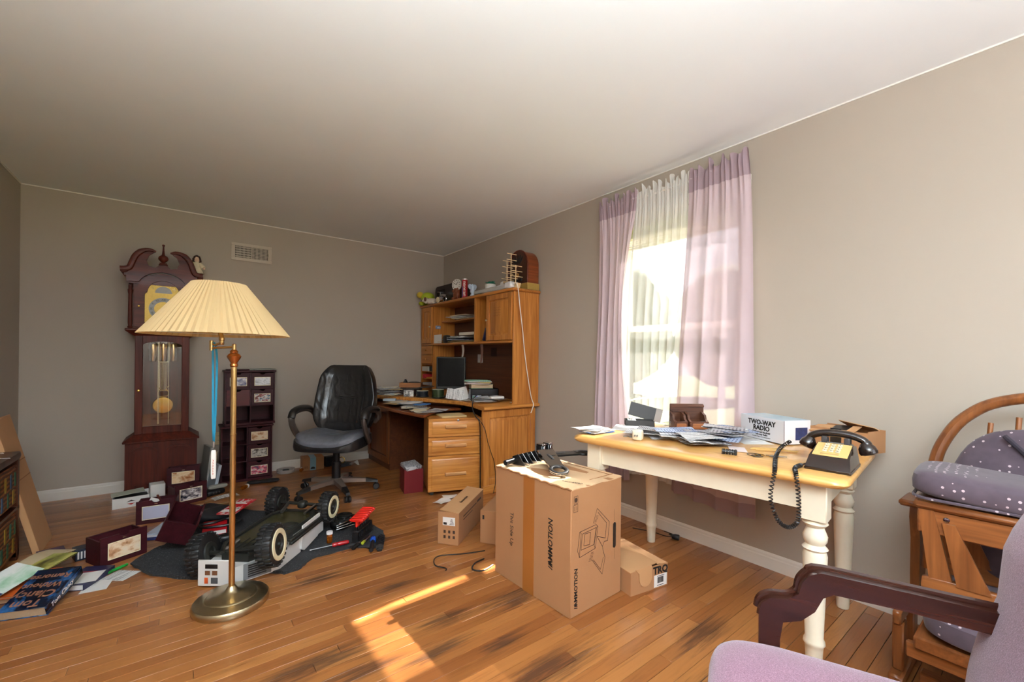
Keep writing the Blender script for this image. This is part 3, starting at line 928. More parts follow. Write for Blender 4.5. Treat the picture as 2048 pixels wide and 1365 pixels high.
def shade_mat():
    m, nt, b = new_mat('cream_pleated_shade')
    nt.nodes.remove(b); out = nt.nodes['Material Output']
    c = S(224, 196, 148)
    tl = N(nt, 'BsdfTranslucent'); df = N(nt, 'BsdfDiffuse')
    tl.inputs[0].default_value = (*S(226, 196, 140), 1); df.inputs[0].default_value = (*c, 1)
    mx = N(nt, 'MixShader', Fac=.7)
    nt.links.new(tl.outputs[0], mx.inputs[1]); nt.links.new(df.outputs[0], mx.inputs[2]); nt.links.new(mx.outputs[0], out.inputs[0])
    return m
NP = 64
mb = MB()
vs, fs = [], []
for j, (r, z) in enumerate(((.286, 1.247), (.285, 1.2475), (.105, 1.484), (.104, 1.486))):
    for i in range(NP * 2):
        a = PI * i / NP
        rr = r + ((.0085 if j < 2 else .0045) if i % 2 else 0)
        if i % 2: a += .006
        vs.append((SX + rr * math.cos(a), SY + rr * math.sin(a), z))
n2 = NP * 2
for j in range(3):
    for i in range(n2):
        k = (i + 1) % n2
        fs.append((j * n2 + i, j * n2 + k, (j + 1) * n2 + k, (j + 1) * n2 + i))
mb.add(vs, fs)
shd = obj('lamp_shade', mb, shade_mat(), lamp, smooth=0)
mb = MB()
mb.tube([(SX + .1035 * math.cos(a * PI / 12), SY + .1035 * math.sin(a * PI / 12), 1.474) for a in range(24)], .0018, 6, True)
mb.tube([(SX + .272 * math.cos(a * PI / 12), SY + .272 * math.sin(a * PI / 12), 1.262) for a in range(24)], .0018, 6, True)
for a in (0, 2 * PI / 3, 4 * PI / 3): mb.tube([(SX + .1035 * math.cos(a), SY + .1035 * math.sin(a), 1.474), (SX, SY, 1.465)], .0016, 6)
mb.tube(smoothpath([(SX - .01, SY, 1.30), (SX - .045, SY, 1.36), (SX - .04, SY, 1.42), (SX, SY, 1.465), (SX + .04, SY, 1.42), (SX + .045, SY, 1.36), (SX + .01, SY, 1.30)], 5), .0016, 6)
obj('shade_frame', mb, M_WHITE, shd)

# lanyard hung over the lamp arm
lan = thing('lanyard', 'bright blue lanyard with white whistle tag hung on the lamp arm', 'lanyard', (LX - .072, LY + .055, .58))
M_BLUE = plain('turquoise_ribbon', (34, 140, 178), .6, var=.12, vscale=40)
r0 = Vector((_r.x, _r.y, 0))
def ribbon(pts, wd=.010):
    P = smoothpath(pts, 6); n = len(P) - 1
    return MB().sheet(1, n, lambda u, v: tuple(P[min(int(round(v * n)), n)] + r0 * (u - .5) * wd), .0012)
def lp(a, z): return tuple(r0 * a + Vector((0, 0, z)))
mb = ribbon([lp(-.008, .62), lp(-.005, .45), lp(-.004, .30), lp(.001, .17)])
m2 = ribbon([lp(.006, .61), lp(.012, .55), lp(.010, .40), lp(.006, .27), lp(.001, .17)])
m3 = MB().tube(smoothpath([lp(-.008, .615), lp(-.006, .628), lp(0, .632), lp(.006, .61)], 5), .003, 6)
mb.add(m2.v, m2.f); mb.add(m3.v, m3.f)
obj('ribbon', mb, M_BLUE, lan, smooth=0)
obj('clip', MB().box(-.005, .005, -.003, .003, .145, .175, .002).tube([(0, 0, .147), (.005, 0, .14), (0, 0, .132), (-.005, 0, .14)], .0012, 6, True), M_STEEL, lan)
tg = obj('tag', MB().sup(.0105, .006, .067, .3, .5, 16, 12, TR((0, 0, .066))), plain('white_tag', (236, 236, 232), .3, var=0), lan)
mb = MB()
sq = [(.0, .018)]
for k in range(16): sq.append((.0045 * math.sin(k * 2.3) + .001 * (k % 3), .020 + k * .0046))
fn_ = Vector((-_f.x, -_f.y, 0)) * .0066
mb.tube(smoothpath([tuple(r0 * a + fn_ + Vector((0, 0, z))) for a, z in sq], 3), .0009, 5)
obj('red_script', mb, plain('red_orange_ink', (214, 84, 44), .5, var=0), tg)

# ------------------------------------------------------------------ photo cabinets by the back wall
M_PH = [picture('family_photo_night', [(20, 24, 54), (60, 66, 110), (150, 150, 170), (226, 222, 226), (40, 60, 60)], 1, 5),
        picture('silver_photo', [(150, 150, 156), (196, 196, 200), (236, 236, 238), (120, 120, 128)], 2, 4),
        picture('group_photo', [(24, 40, 80), (52, 88, 120), (224, 220, 214), (150, 70, 70), (40, 70, 50)], 3, 7),
        picture('warm_portrait', [(110, 72, 50), (200, 150, 110), (236, 212, 180), (236, 222, 200), (150, 90, 56)], 4, 3.5),
        picture('grey_room_photo', [(46, 44, 44), (110, 104, 98), (206, 200, 190), (70, 64, 60)], 5, 6),
        picture('red_dress_photo', [(26, 28, 62), (70, 70, 100), (214, 80, 96), (226, 210, 210), (60, 90, 70)], 6, 6)]
def drawer_front(mb, w_, h_, th, notch=True):
    if notch:
        poly = [(-w_ / 2, 0), (w_ / 2, 0), (w_ / 2, h_), (.026, h_)] + [(.022 * math.cos(rad(a)), h_ - .016 * math.sin(rad(a)) - .001) for a in range(0, 181, 30)] + [(-.026, h_), (-w_ / 2, h_)]
    else:
        poly = [(-w_ / 2, 0), (w_ / 2, 0), (w_ / 2, h_), (-w_ / 2, h_)]
    mb.prism(poly, 0, th, 'xz')
def photo_cabinet(name, label, x0, x1, yf, z0, z1, fill, rows=3):
    root = thing(name, label, 'photo cabinet', ((x0 + x1) / 2, yf + .1, z0))
    W_, D_, H_ = x1 - x0, 4.795 - yf, z1 - z0
    X0, X1, Y0, Y1 = -W_ / 2 + .008, W_ / 2 - .008, -.1, -.1 + D_
    t = .012
    mb = MB().box(X0, X0 + t, Y0, Y1, .02, H_ - .018).box(X1 - t, X1, Y0, Y1, .02, H_ - .018).box(X0, X1, Y1 - t, Y1, .02, H_ - .018)
    mb.box(X0 - .004, X1 + .004, Y0 - .004, Y1, 0, .022, .002).box(X0 - .010, X1 + .010, Y0 - .012, Y1, H_ - .018, H_, .004)
    obj('carcass', mb, M_FRAMEW, root)
    obj('divider', MB().box(-.005, .005, Y0 + .004, Y1 - t, .022, H_ - .018), M_FRAMEW, root)
    rh = (H_ - .04) / rows
    for r in range(1, rows):
        for s_ in (0, 1):
            xa, xb = ((X0 + t, -.005), (.005, X1 - t))[s_]
            obj('shelf', MB().box(xa, xb, Y0 + .004, Y1 - t, .022 + r * rh - .004, .022 + r * rh + .004), M_FRAMEW, root)
    for (c, r, ph) in fill:
        xa, xb = ((X0 + t, -.005), (.005, X1 - t))[c]
        xm = (xa + xb) / 2; wd = xb - xa - .004; hh = rh - .012
        zz = .022 + r * rh + .005
        mb = MB(); drawer_front(mb, wd, hh, .010)
        mb.box(-wd / 2 + .003, -wd / 2 + .009, .01, D_ - .03, 0, hh * .8).box(wd / 2 - .009, wd / 2 - .003, .01, D_ - .03, 0, hh * .8).box(-wd / 2 + .009, wd / 2 - .009, .01, D_ - .03, 0, .006)
        d = obj('drawer', mb, M_FRAMEW if ph is not None else M_REDW, root, loc=(xm, Y0 + .0, zz))
        if ph is not None:
            pw, phh = wd * .70, hh * .50
            fr = obj('photo', MB().box(-pw / 2, pw / 2, -.0016, -.0002, hh * .2, hh * .2 + phh), M_PH[ph], d)
            obj('mat_border', MB().box(-pw / 2 - .004, pw / 2 + .004, -.0012, .0006, hh * .2 - .004, hh * .2).box(-pw / 2 - .004, pw / 2 + .004, -.0012, .0006, hh * .2 + phh, hh * .2 + phh + .004)
                .box(-pw / 2 - .004, -pw / 2, -.0012, .0006, hh * .2, hh * .2 + phh).box(pw / 2, pw / 2 + .004, -.0012, .0006, hh * .2, hh * .2 + phh), M_IVORY, d)
    return root
M_REDW = wood('dark_red_wood', (70, 16, 20), (96, 26, 30), 'x', .35)
photo_cabinet('photo_cabinet', 'dark plum drawer cabinet with photo fronts on the floor by the wall', .238, .655, 4.56, 0, .512, [(1, 0, 5), (1, 1, 4), (1, 2, 3)])
photo_cabinet('photo_cabinet', 'dark plum drawer cabinet with photo fronts stacked on top of another', .265, .676, 4.58, .512, 1.015, [(0, 2, 0), (1, 2, 1), (0, 1, None), (1, 1, 2)])
for i, (x, y_, rz, c) in enumerate(((.55, 4.68, 8, (150, 158, 140)), (.60, 4.66, -6, (196, 196, 186)), (.58, 4.69, 14, (96, 110, 96)))):
    obj('magazine', MB().box(-.09, .09, -.065, .065, 0, .004, .001), plain('cover_%d' % i, c, .4, var=.25, vscale=20), label=('grey-green magazine lowest on the photo cabinets', 'pale grey magazine in the middle of the stack on the photo cabinets', 'dark green magazine topmost on the photo cabinets')[i], cat='magazine', group='magazines on the photo cabinets', loc=(x, y_, 1.0152 + .0043 * i), rz=rz)
obj('flat_box', MB().box(-.09, .09, -.06, .06, 0, .010, .002), M_FRAMEW, label='thin dark tray lying on top of the photo cabinets', cat='tray', loc=(.375, 4.69, 1.0152))

# loose photo boxes on the floor
def photo_box(label, loc, rz, ph, rot=None, w_=.21, h_=.155, d_=.16, mat=None):
    r = thing('photo_box', label, 'photo box', loc, rz, rot=rot)
    mb = MB(); drawer_front(mb, w_, h_, .010)
    obj('front', mb, mat or M_FRAMEW, r)
    mb = MB().box(-w_ / 2, -w_ / 2 + .008, .010, d_, 0, h_ * .88).box(w_ / 2 - .008, w_ / 2, .010, d_, 0, h_ * .88).box(-w_ / 2 + .008, w_ / 2 - .008, d_ - .008, d_, 0, h_ * .88).box(-w_ / 2 + .008, w_ / 2 - .008, .010, d_ - .008, 0, .008)
    obj('box', mb, mat or M_FRAMEW, r)
    if ph is not None:
        pw, p0, p1 = w_ * .33, h_ * .2, h_ * .74
        obj('photo', MB().box(-pw, pw, -.0018, -.0002, p0, p1), ph, r)
        obj('mat_border', MB().box(-pw - .004, pw + .004, -.0014, .0006, p0 - .004, p0).box(-pw - .004, pw + .004, -.0014, .0006, p1, p1 + .004).box(-pw - .004, -pw, -.0014, .0006, p0, p1).box(pw, pw + .004, -.0014, .0006, p0, p1), M_IVORY, r)
        obj('notch_pull', MB().box(-.009, .009, -.003, 0, h_ - .026, h_ - .022, .001), M_BRASSD, r)
    return r
M_LILAC = plain('lilac_insert', (180, 182, 206), .6, var=.06)
photo_box('plum photo box with a baby portrait nearest the green marker', (-.268, 3.20, 0), 28, M_PH[3])
photo_box('plum photo box with a blank lilac insert and papers standing in it', (-.160, 3.79, 0), -6, M_LILAC, mat=M_FRAMEW)
photo_box('dark photo box with a baby portrait set against the clock base', (-.015, 4.345, .088), -4, picture('baby_portrait', [(96, 60, 40), (176, 112, 66), (232, 206, 170), (222, 178, 128)], 9, 3.2), mat=M_FRAMEW)
obj('keepsake_box', MB().box(-.10, .10, .0, .15, 0, .086, .003), M_CHERRYX, label='plain dark wooden box under the photo box at the clock base', cat='box', loc=(-.015, 4.348, 0), rz=-4)
photo_box('dark photo box with a group photo leaning beside the phone base', (.035, 4.13, 0), 18, picture('group_portrait', [(16, 16, 24), (50, 50, 66), (150, 140, 140), (220, 214, 214), (30, 34, 50)], 12, 7), mat=M_FRAMEW, d_=.14)
photo_box('dark photo box tipped over on the edge of the black mat', (.03, 3.22, .062), 0, plain('dull_green_insert', (92, 100, 80), .4, var=.3, vscale=20), rot=(24, -18, 78), mat=M_FRAMEW, w_=.19)
bw = Vector((-.160, 3.79, 0))
obj('paper_sheet', MB().box(-.055, .055, -.001, .001, 0, .12), M_PAPER, label='white sheet standing in the photo box', cat='paper', loc=(-.19, 3.84, .03)).rotation_euler = (rad(-18), rad(24), rad(-6))
obj('dark_stick', MB().box(-.006, .006, -.004, .004, 0, .14, .002), M_CHERRYX, label='thin dark wood strip standing in the photo box', cat='wood strip', loc=(-.095, 3.83, .05)).rotation_euler = (rad(-10), rad(-28), rad(-6))

# ------------------------------------------------------------------ wicker chest, cardboard and books at the left wall
def wicker_mat():
    m, nt, b = new_mat('woven_wicker')
    g = coords(nt, (1, 1, 1))
    w1 = N(nt, 'TexWave', wave_type='BANDS', bands_direction='Y', Scale=26, Distortion=1.2); nt.links.new(g, w1.inputs[0])
    w2 = N(nt, 'TexWave', wave_type='BANDS', bands_direction='Z', Scale=13, Distortion=2.0); nt.links.new(g, w2.inputs[0])
    wv = mth(nt, 'MULTIPLY', w1.outputs['Fac'], w2.outputs['Fac'])
    nt.links.new(rampn(nt, wv, [(0, S(66, 30, 12)), (.5, S(150, 84, 36)), (1, S(190, 120, 60))]), b.inputs['Base Color'])
    b.inputs['Roughness'].default_value = .5
    bumpn(nt, b, wv, .8, .006)
    return m
M_WICK = wicker_mat()
M_DKWOOD = wood('walnut_frame', (50, 24, 14), (84, 44, 26), 'z', .35, .2)
ch = thing('wicker_chest', 'dark wood chest with two woven wicker drawers against the left wall', 'chest', (-.87, 3.30, 0))
mb = MB()
for yy in (-.29, .24):
    mb.box(.10, .13, yy, yy + .03, 0, .575, .004).box(-.13, -.10, yy, yy + .03, 0, .575, .004)
mb.box(-.13, .13, -.29, -.26, .02, .06).box(-.13, .13, .24, .27, .02, .06).box(-.13, .13, -.29, .27, .285, .30).box(-.13, .10, .262, .27, .05, .57).box(-.13, -.12, -.28, .26, .05, .57)
obj('frame', mb, M_DKWOOD, ch)
obj('top', MB().sup(.14, .295, .022, .25, .12, 40, 8, TR((0, -.01, .585))), M_DKWOOD, ch)
for k, (z0, z1) in enumerate(((.04, .265), (.315, .53))):
    d = obj('wicker_drawer', MB().box(-.11, .126, -.255, .235, z0, z1, .012), M_WICK, ch)
    obj('rim', MB().tube([(.12, -.25, z1), (.12, .23, z1), (-.1, .23, z1), (-.1, -.25, z1)], .008, 8, True), M_WICK, d)
    for j, (yy, c) in enumerate(((.205, 0), (.175, 1), (.135, 2), (.09, 0), (.05, 1), (.0, 2), (-.05, 0))):
        col = plain(('wicker_green', 'wicker_olive', 'wicker_blue' if k else 'wicker_teal')[c], ((30, 84, 56), (150, 120, 30), (52, 78, 104) if k else (30, 96, 76))[c], .5, var=.2, vscale=60, bump=.5, bscale=120)
        zz = z1 - .03 - (.09 if j % 2 else .0)
        obj('dyed_strand', MB().box(.1262, .1285, yy - .012, yy + .012, zz - .075, zz), col, d)
obj('paper_sheet', MB().sheet(8, 6, lambda u, v: (-.1 + .2 * u, -.12 + .2 * v, .006 + .01 * math.sin(4 * u + 2 * v)), .0012), M_PAPER, label='crumpled white paper on top of the wicker chest', cat='paper', loc=(-.86, 3.42, .6065), rz=20)

cb = thing('cardboard_panel', 'tall tan cardboard box panel leaning near the left wall', 'cardboard', (-.66, 3.72, 0), rot=(0, -13, 0))
obj('panel', MB().box(-.03, 0, -.135, .14, .0, .80, .002), M_CARDL, cb)
for z in (.43, .53):
    obj('crease', MB().box(-.0005, .0012, -.135, .14, z, z + .006, .0005), M_CARDE, cb)
obj('flap', MB().box(-.10, .0, -.135, .14, 0, .006, .001, TR((0, 0, .80), (0, -8, 0))), M_CARDL, cb)

def book(name, label, loc, rot, w_, l_, t_, cover, pages=None, cat='book', group=None):
    r = thing(name, label, cat, loc, rot=rot, group=group)
    pages = pages or M_PAGES
    c = obj('cover', MB().box(-w_ / 2, w_ / 2, -l_ / 2, l_ / 2, 0, .003, .0008).box(-w_ / 2, w_ / 2, -l_ / 2, l_ / 2, t_ - .003, t_, .0008).box(w_ / 2 - .004, w_ / 2, -l_ / 2, l_ / 2, .003, t_ - .003), cover, r)
    obj('pages', MB().box(-w_ / 2 + .004, w_ / 2 - .004, -l_ / 2 + .004, l_ / 2 - .004, .003, t_ - .003), pages, r)
    return r, c
M_NOVEL = picture('blue_black_cover', [(6, 8, 13), (8, 11, 20), (14, 26, 48), (46, 96, 150), (8, 12, 22)], 3, 4, .2)
M_COPPER = plain('copper_foil', (178, 120, 88), .35, .5, var=.15, vscale=40)
nv, nc = book('novel', 'thick dark blue hardcover novel with copper lettering on top of the pile', (-.515, 2.86, .035), (17, 0, -20), .165, .245, .046, M_NOVEL)
mb = MB()
for i, (t, sz) in enumerate((('Tom', .056), ('Clancy', .056), ('Without', .041), ('Remorse', .041))):
    mb.text(t, sz, TR((-.005, -.088 + i * .053, .0462), (0, 0, 180)), shear=.1, bold=.001)
obj('title', mb, M_COPPER, nc, smooth=0)
mb = MB().text('Tom Clancy', .03, TR((.0827, -.02, .023), (90, 0, 90)), shear=.2)
obj('spine_title', mb, plain('white_ink', (236, 236, 236), .5, var=0), nc, smooth=0)
book('paperback', 'purple paperback under the beige booklet by the cardboard', (-.60, 3.50, 0), (0, 0, 15), .11, .17, .02, plain('purple_cover', (70, 34, 74), .35, var=.3, vscale=25))
hb, hc = book('hardback', 'navy hardback with white pages lying beside the dark blue novel', (-.40, 3.02, 0), (0, 0, -28), .13, .20, .03, plain('navy_cover', (38, 38, 70), .35, var=.2, vscale=20), M_PAPER)
mb = MB()
for i in range(7): mb.box(-.045, .03, -.05 + i * .014, -.043 + i * .014, .0302, .0306)
obj('red_blurb', mb, plain('red_print', (168, 48, 54), .5, var=.2, vscale=80), hc, smooth=0)
book('hardback', 'dark hardback lying flat under the pile of books', (-.62, 3.06, 0), (0, 0, -12), .15, .22, .04, plain('dark_red_cover', (58, 22, 24), .4, var=.2))
book('orange_paperback', 'thin paperback with orange edge between the novel and the yellow magazine', (-.60, 3.02, .045), (6, -6, -34), .13, .22, .012, plain('orange_cover', (206, 96, 36), .4, var=.1))
M_YGREEN = picture('sunset_cover', [(24, 22, 14), (60, 52, 20), (150, 150, 60), (206, 200, 120), (190, 176, 40)], 7, 2.2, .3)
mg_ = thing('magazine', 'yellow and green landscape magazine on top of the book pile', 'magazine', (-.575, 3.14, .075), rot=(5, -4, -38))
obj('cover', MB().box(-.065, .065, -.12, .12, 0, .007, .001), M_YGREEN, mg_)
mb = MB()
for i in range(10): mb.box(-.05 + .0085 * i, -.046 + .0085 * i, -.08 - (i % 3) * .008, -.03 + (i % 4) * .006, .0071, .0078)
obj('gold_edge', MB().box(-.065, .065, -.12, -.108, .0071, .0076), plain('gold_cover_edge', (214, 184, 90), .4), mg_)
obj('dark_reeds', mb, plain('dark_reeds_ink', (34, 26, 14), .5, var=0), mg_, smooth=0)
obj('booklet', MB().sheet(10, 6, lambda u, v: (-.07 + .14 * u, -.11 + .22 * v, .03 * math.sin(PI * v * .8) ), .006), plain('beige_booklet', (198, 178, 142), .7), label='plain beige booklet fanned open beneath the magazine', cat='booklet', loc=(-.60, 3.30, .045), rz=-34)
gl = thing('leaflet', 'green and white leaflet with a navy band at the edge of the pile', 'leaflet', (-.655, 2.99, .098), rot=(10, 14, -34))
obj('sheet', MB().box(-.065, .065, -.10, .10, 0, .003, .0006), picture('green_white_cover', [(90, 160, 110), (170, 206, 180), (232, 238, 234), (238, 240, 240)], 5, 2, .3), gl)
obj('navy_band', MB().box(-.065, .065, -.10, -.075, .0031, .0036), plain('navy_band', (26, 34, 80), .4, var=0), gl)
for lab, loc, rz, w_, l_ in (('blank white card lying flat beside the navy hardback', (-.385, 3.0, .0), -12, .10, .12), ('white card lying flat by the tip of the black mat', (-.262, 2.985, .0), -42, .125, .10)):
    z = .0315 if 'hardback' in lab else 0
    obj('paper_card', MB().sheet(6, 6, lambda u, v: ((u - .5) * w_, (v - .5) * l_, .0016 + .005 * (u - .5) ** 2), .0012), M_PRINT if 'tip' in lab else M_PAPER, label=lab, cat='card', loc=(loc[0], loc[1] - (.0 if 'tip' in lab else .02), 0 if 'tip' in lab else .0305), rz=rz)
obj('paper_card', MB().box(-.05, .05, -.065, .065, 0, .0012), M_PAPER, label='white card lying on the bare floor between the hardback and the marker', cat='card', loc=(-.345, 2.93, 0), rz=-8)
mk = thing('marker_pen', 'bright green marker pen on the floor by the photo box', 'pen', (-.266, 3.092, .0075), rz=42)
obj('barrel', MB().lathe([(.0065, -.045), (.0075, -.043), (.0075, .02), (.006, .024)], 12, TR((0, 0, 0), (0, 90, 0))), plain('green_plastic', (22, 150, 56), .3, var=0), mk)
obj('cap', MB().lathe([(.0075, .0), (.0085, .002), (.0085, .03), (.006, .034)], 12, TR((-.075, 0, 0), (0, 90, 0))), plain('green_cap', (16, 120, 46), .3, var=0), mk)
bb = thing('software_box', 'small dark blue printed box behind the baby portrait photo box', 'box', (-.435, 3.36, 0), rz=18)
obj('carton', MB().box(-.055, .035, -.02, .06, 0, .062, .002), plain('navy_carton', (18, 28, 48), .35, var=.2, vscale=30), bb)
mb = MB()
for i in range(3): mb.box(-.046 + i * .013, -.039 + i * .013, -.0208, -.0202, .010, .05)
obj('white_bars', mb, M_PAPER, bb, smooth=0)
for i, (lab, c, dx, rz) in enumerate((('navy folder lying under the photo box with papers', (24, 44, 110), 0, 35), ('white folder lying on top of the navy folder', (222, 222, 226), .02, 42), ('pale grey folder topmost on the navy folder', (176, 186, 200), .035, 38))):
    obj('folder', MB().box(-.05, .05, -.12, .12, 0, .008, .002), plain('folder_%d' % i, c, .45), label=lab, cat='folder', loc=(-.14 + dx, 3.56 + dx, .0085 * i), rz=rz - 62)

# white engine-parts carton and small white box before the clock
bs = thing('parts_carton', 'white carton with a black and red diamond emblem and open lid', 'box', (-.33, 4.36, 0), rz=4)
mb = MB().box(-.105, .105, -.075, -.072, 0, .075).box(-.105, .105, .072, .075, 0, .085).box(-.105, -.102, -.072, .072, 0, .085).box(.102, .105, -.072, .072, 0, .085).box(-.102, .102, -.072, .072, 0, .003)
M_WCARD = plain('white_card', (226, 228, 226), .6, var=.03)
obj('carton', mb, M_WCARD, bs, smooth=0)
obj('dark_contents', MB().box(-.095, .095, -.068, .068, .004, .066, .006), M_BLACK, bs)
obj('lid', MB().box(-.11, .08, -.085, .07, 0, .0035, .001, TR((-.005, 0, .096), (-3, -4, 3))), plain('pale_green_card', (190, 196, 180), .6), bs)
e = obj('emblem', MB().prism([(-.036, .036), (0, .054), (.036, .036), (0, .018)], -.0766, -.0756, 'xz'), M_INK, bs)
obj('emblem_red', MB().prism([(-.030, .033), (.030, .033), (0, .019)], -.0772, -.0767, 'xz'), plain('emblem_red', (190, 36, 34), .5, var=0), e)
obj('emblem_oval', MB().prism([(.036 * math.cos(a * PI / 12), .036 + .007 * math.sin(a * PI / 12)) for a in range(24)], -.0780, -.0773, 'xz'), M_WCARD, e)
obj('small_box', MB().box(-.047, .047, -.05, .05, 0, .115, .002), M_WCARD, label='small upright white box between the carton and the photo boxes', cat='box', loc=(-.182, 4.455, 0), rz=8)

# papers and gadgets between the clock and the cabinets
for i, (x, yy, h_, lab, m_, dz) in enumerate(((.128, 4.64, .34, 'grey file folder leaning on the wall beside the clock', plain('grey_folder', (150, 146, 138), .6), 6), (.162, 4.64, .30, 'tan file folder leaning on the wall beside the clock', plain('tan_folder', (176, 158, 130), .6), 6), (.175, 4.44, .22, 'pale blue-grey sheet leaning between clock and cabinets', plain('bluegrey_sheet', (168, 178, 188), .6), 10))):
    o = obj('file_folder', MB().box(-.012, .012, -.10, .10, 0, h_, .002), m_, label=lab, cat='folder', loc=(x, yy, .003))
    o.rotation_euler = (0, rad(dz), rad(12))
ph = thing('cordless_phone', 'grey cordless handset lying on its black charging base by the clock', 'phone', (.185, 4.28, 0), rz=24)
obj('charging_base', MB().sup(.075, .05, .022, .4, .5, 24, 10, TR((0, 0, .022))), M_BLACK, ph)
for i in range(3): obj('button', MB().lathe([(.007, 0), (.007, .003), (.005, .004)], 12, TR((-.025 + i * .022, -.048, .026), (100, 0, 0))), M_STEEL, ph)
obj('handset', MB().sup(.085, .024, .016, .5, .6, 26, 10, TR((.03, .0, .060), (0, 6, 14))), plain('grey_plastic', (150, 150, 140), .35), ph)
obj('fold_sheet', MB().sheet(10, 4, lambda u, v: (-.09 + .18 * u, -.045 + .09 * v, .002 + .008 * math.sin(PI * u)), .001), M_PRINT, label='printed leaflet lying in front of the cordless phone', cat='paper', loc=(.26, 4.15, 0), rz=14)
obj('fold_sheet', MB().sheet(6, 6, lambda u, v: (-.085 + .17 * u, -.07 + .14 * v, .002 + .006 * u), .001), M_PAPER, label='white sheet lying on the floor behind the black mat', cat='paper', loc=(.04, 3.95, 0), rz=-22)
obj('paper_label', MB().sheet(6, 2, lambda u, v: (-.04 + .08 * u, -.02 + .04 * v, .0016), .001), M_PAPER, label='small white slip on the floor by the thin cables', cat='paper', loc=(.13, 3.90, 0), rz=-20)
obj('thin_cable', MB().tube(smoothpath([(-.05, 4.02, .003), (.08, 4.04, .003), (.18, 3.96, .003), (.30, 4.05, .003), (.24, 4.11, .003), (.12, 4.09, .003), (.2, 3.98, .004), (.33, 3.95, .003)], 6), .0022, 6), plain('tan_cable', (150, 124, 90), .5), label='thin tan cable curled on the floor before the cordless phone', cat='cable')
def pill_bottle(label, loc, rot, contents=True):
    r = thing('pill_bottle', label, 'bottle', loc, rot=rot)
    amb, nt, b = new_mat('amber_plastic')
    b.inputs['Base Color'].default_value = (*S(196, 100, 20), 1); b.inputs['Transmission Weight'].default_value = .6; b.inputs['Roughness'].default_value = .15
    obj('vial', MB().lathe([(.0, 0), (.0155, 0), (.0165, .002), (.0165, .05), (.0145, .054), (.0, .054)], 20), amb, r)
    obj('cap', MB().lathe([(.018, .052), (.0185, .054), (.0185, .066), (.0175, .068), (0, .068)], 20), plain('white_cap', (232, 232, 236), .4, var=0), r)
    if contents: obj('contents', MB().lathe([(0, .002), (.0145, .002), (.0145, .03), (0, .032)], 16), plain('brown_contents', (120, 66, 24), .6, var=.6, vscale=180), r)
    return r
pill_bottle('amber pill bottle lying on its side by the photo cabinets', (.385, 4.27, .0186), (90, 0, 140))
pill_bottle('orange pill bottle lying by the clear tubing at the wall', (.905, 4.60, .0186), (90, 0, 155))
obj('black_strap', MB().sup(.13, .045, .014, .6, .7, 30, 8, TR((0, 0, .014)), lambda x, y_, z: (x, y_ * (.45 + .55 * abs(math.sin(x * 16 + .6))), z)), plain('black_cloth', (18, 16, 18), .8), label='black cloth strap lying before the photo cabinets', cat='strap', loc=(.56, 4.42, 0), rz=-8)
mb = MB()
for k in range(4): mb.tube([((.072 + .006 * (k % 2)) * math.cos(a * PI / 14), (.072 + .006 * (k % 2)) * math.sin(a * PI / 14), .007 + k * .0085) for a in range(28)], .0052, 6, True)
obj('clear_tubing', mb, plain('clear_vinyl', (176, 166, 160), .15, var=.1, spec=.8), label='coil of clear vinyl tubing on the floor by the back wall', cat='tubing', loc=(.785, 4.675, 0))
obj('black_plug', MB().sup(.03, .02, .018, .5, .5, 16, 8, TR((0, 0, .018))), M_BLACK, label='black plug lying inside the coil of tubing', cat='plug', loc=(.785, 4.675, 0))
az = thing('shipping_carton', 'small brown carton with a blue tape stripe by the back wall', 'box', (1.03, 4.70, 0), rz=-4)
obj('carton', MB().box(-.10, .10, -.075, .075, 0, .125, .002), M_CARD, az)
obj('blue_tape', MB().box(-.03, .025, -.0765, -.0752, 0, .125).box(-.03, .025, -.0765, .075, .1252, .126), plain('light_blue_tape', (128, 170, 190), .35, var=.1), az)
obj('black_print', MB().prism(arc(-.003, .012, .022, 0, 180, 10), -.0775, -.0767, 'xz'), M_INK, az)
for i in range(2): obj('arrow_mark', MB().box(-.078 + i * .018, -.074 + i * .018, -.0766, -.0756, .02, .045), M_INK, az)
obj('dark_case', MB().box(-.05, .05, -.04, .04, 0, .10, .006), M_BLACK, label='dark case on the floor behind the chair column', cat='case', loc=(1.20, 4.71, 0), rz=8)
obj('slate_folder', MB().box(-.06, .06, -.05, .05, 0, .03, .003), plain('slate_grey', (70, 78, 84), .6), label='slate grey wedge of folders on the floor under the desk end', cat='folder', loc=(1.32, 4.62, 0), rz=20)
obj('crumpled_paper', MB().sheet(6, 6, lambda u, v: (-.05 + .1 * u, -.04 + .08 * v, .01 + .02 * math.sin(5 * u) * math.cos(4 * v) + .015), .001), M_PAPER, label='crumpled cream paper leaning by the slate folders', cat='paper', loc=(1.41, 4.58, 0))
obj('brass_coil', MB().tube([(.03 * math.cos(a * PI / 8), .012 * math.sin(a * PI / 8), .03 + .03 * math.sin(a * PI / 8) + a * .0002) for a in range(32)], .003, 6), M_GOLD, label='small coil of brass wire resting on the slate folders', cat='wire', loc=(1.30, 4.62, .03))

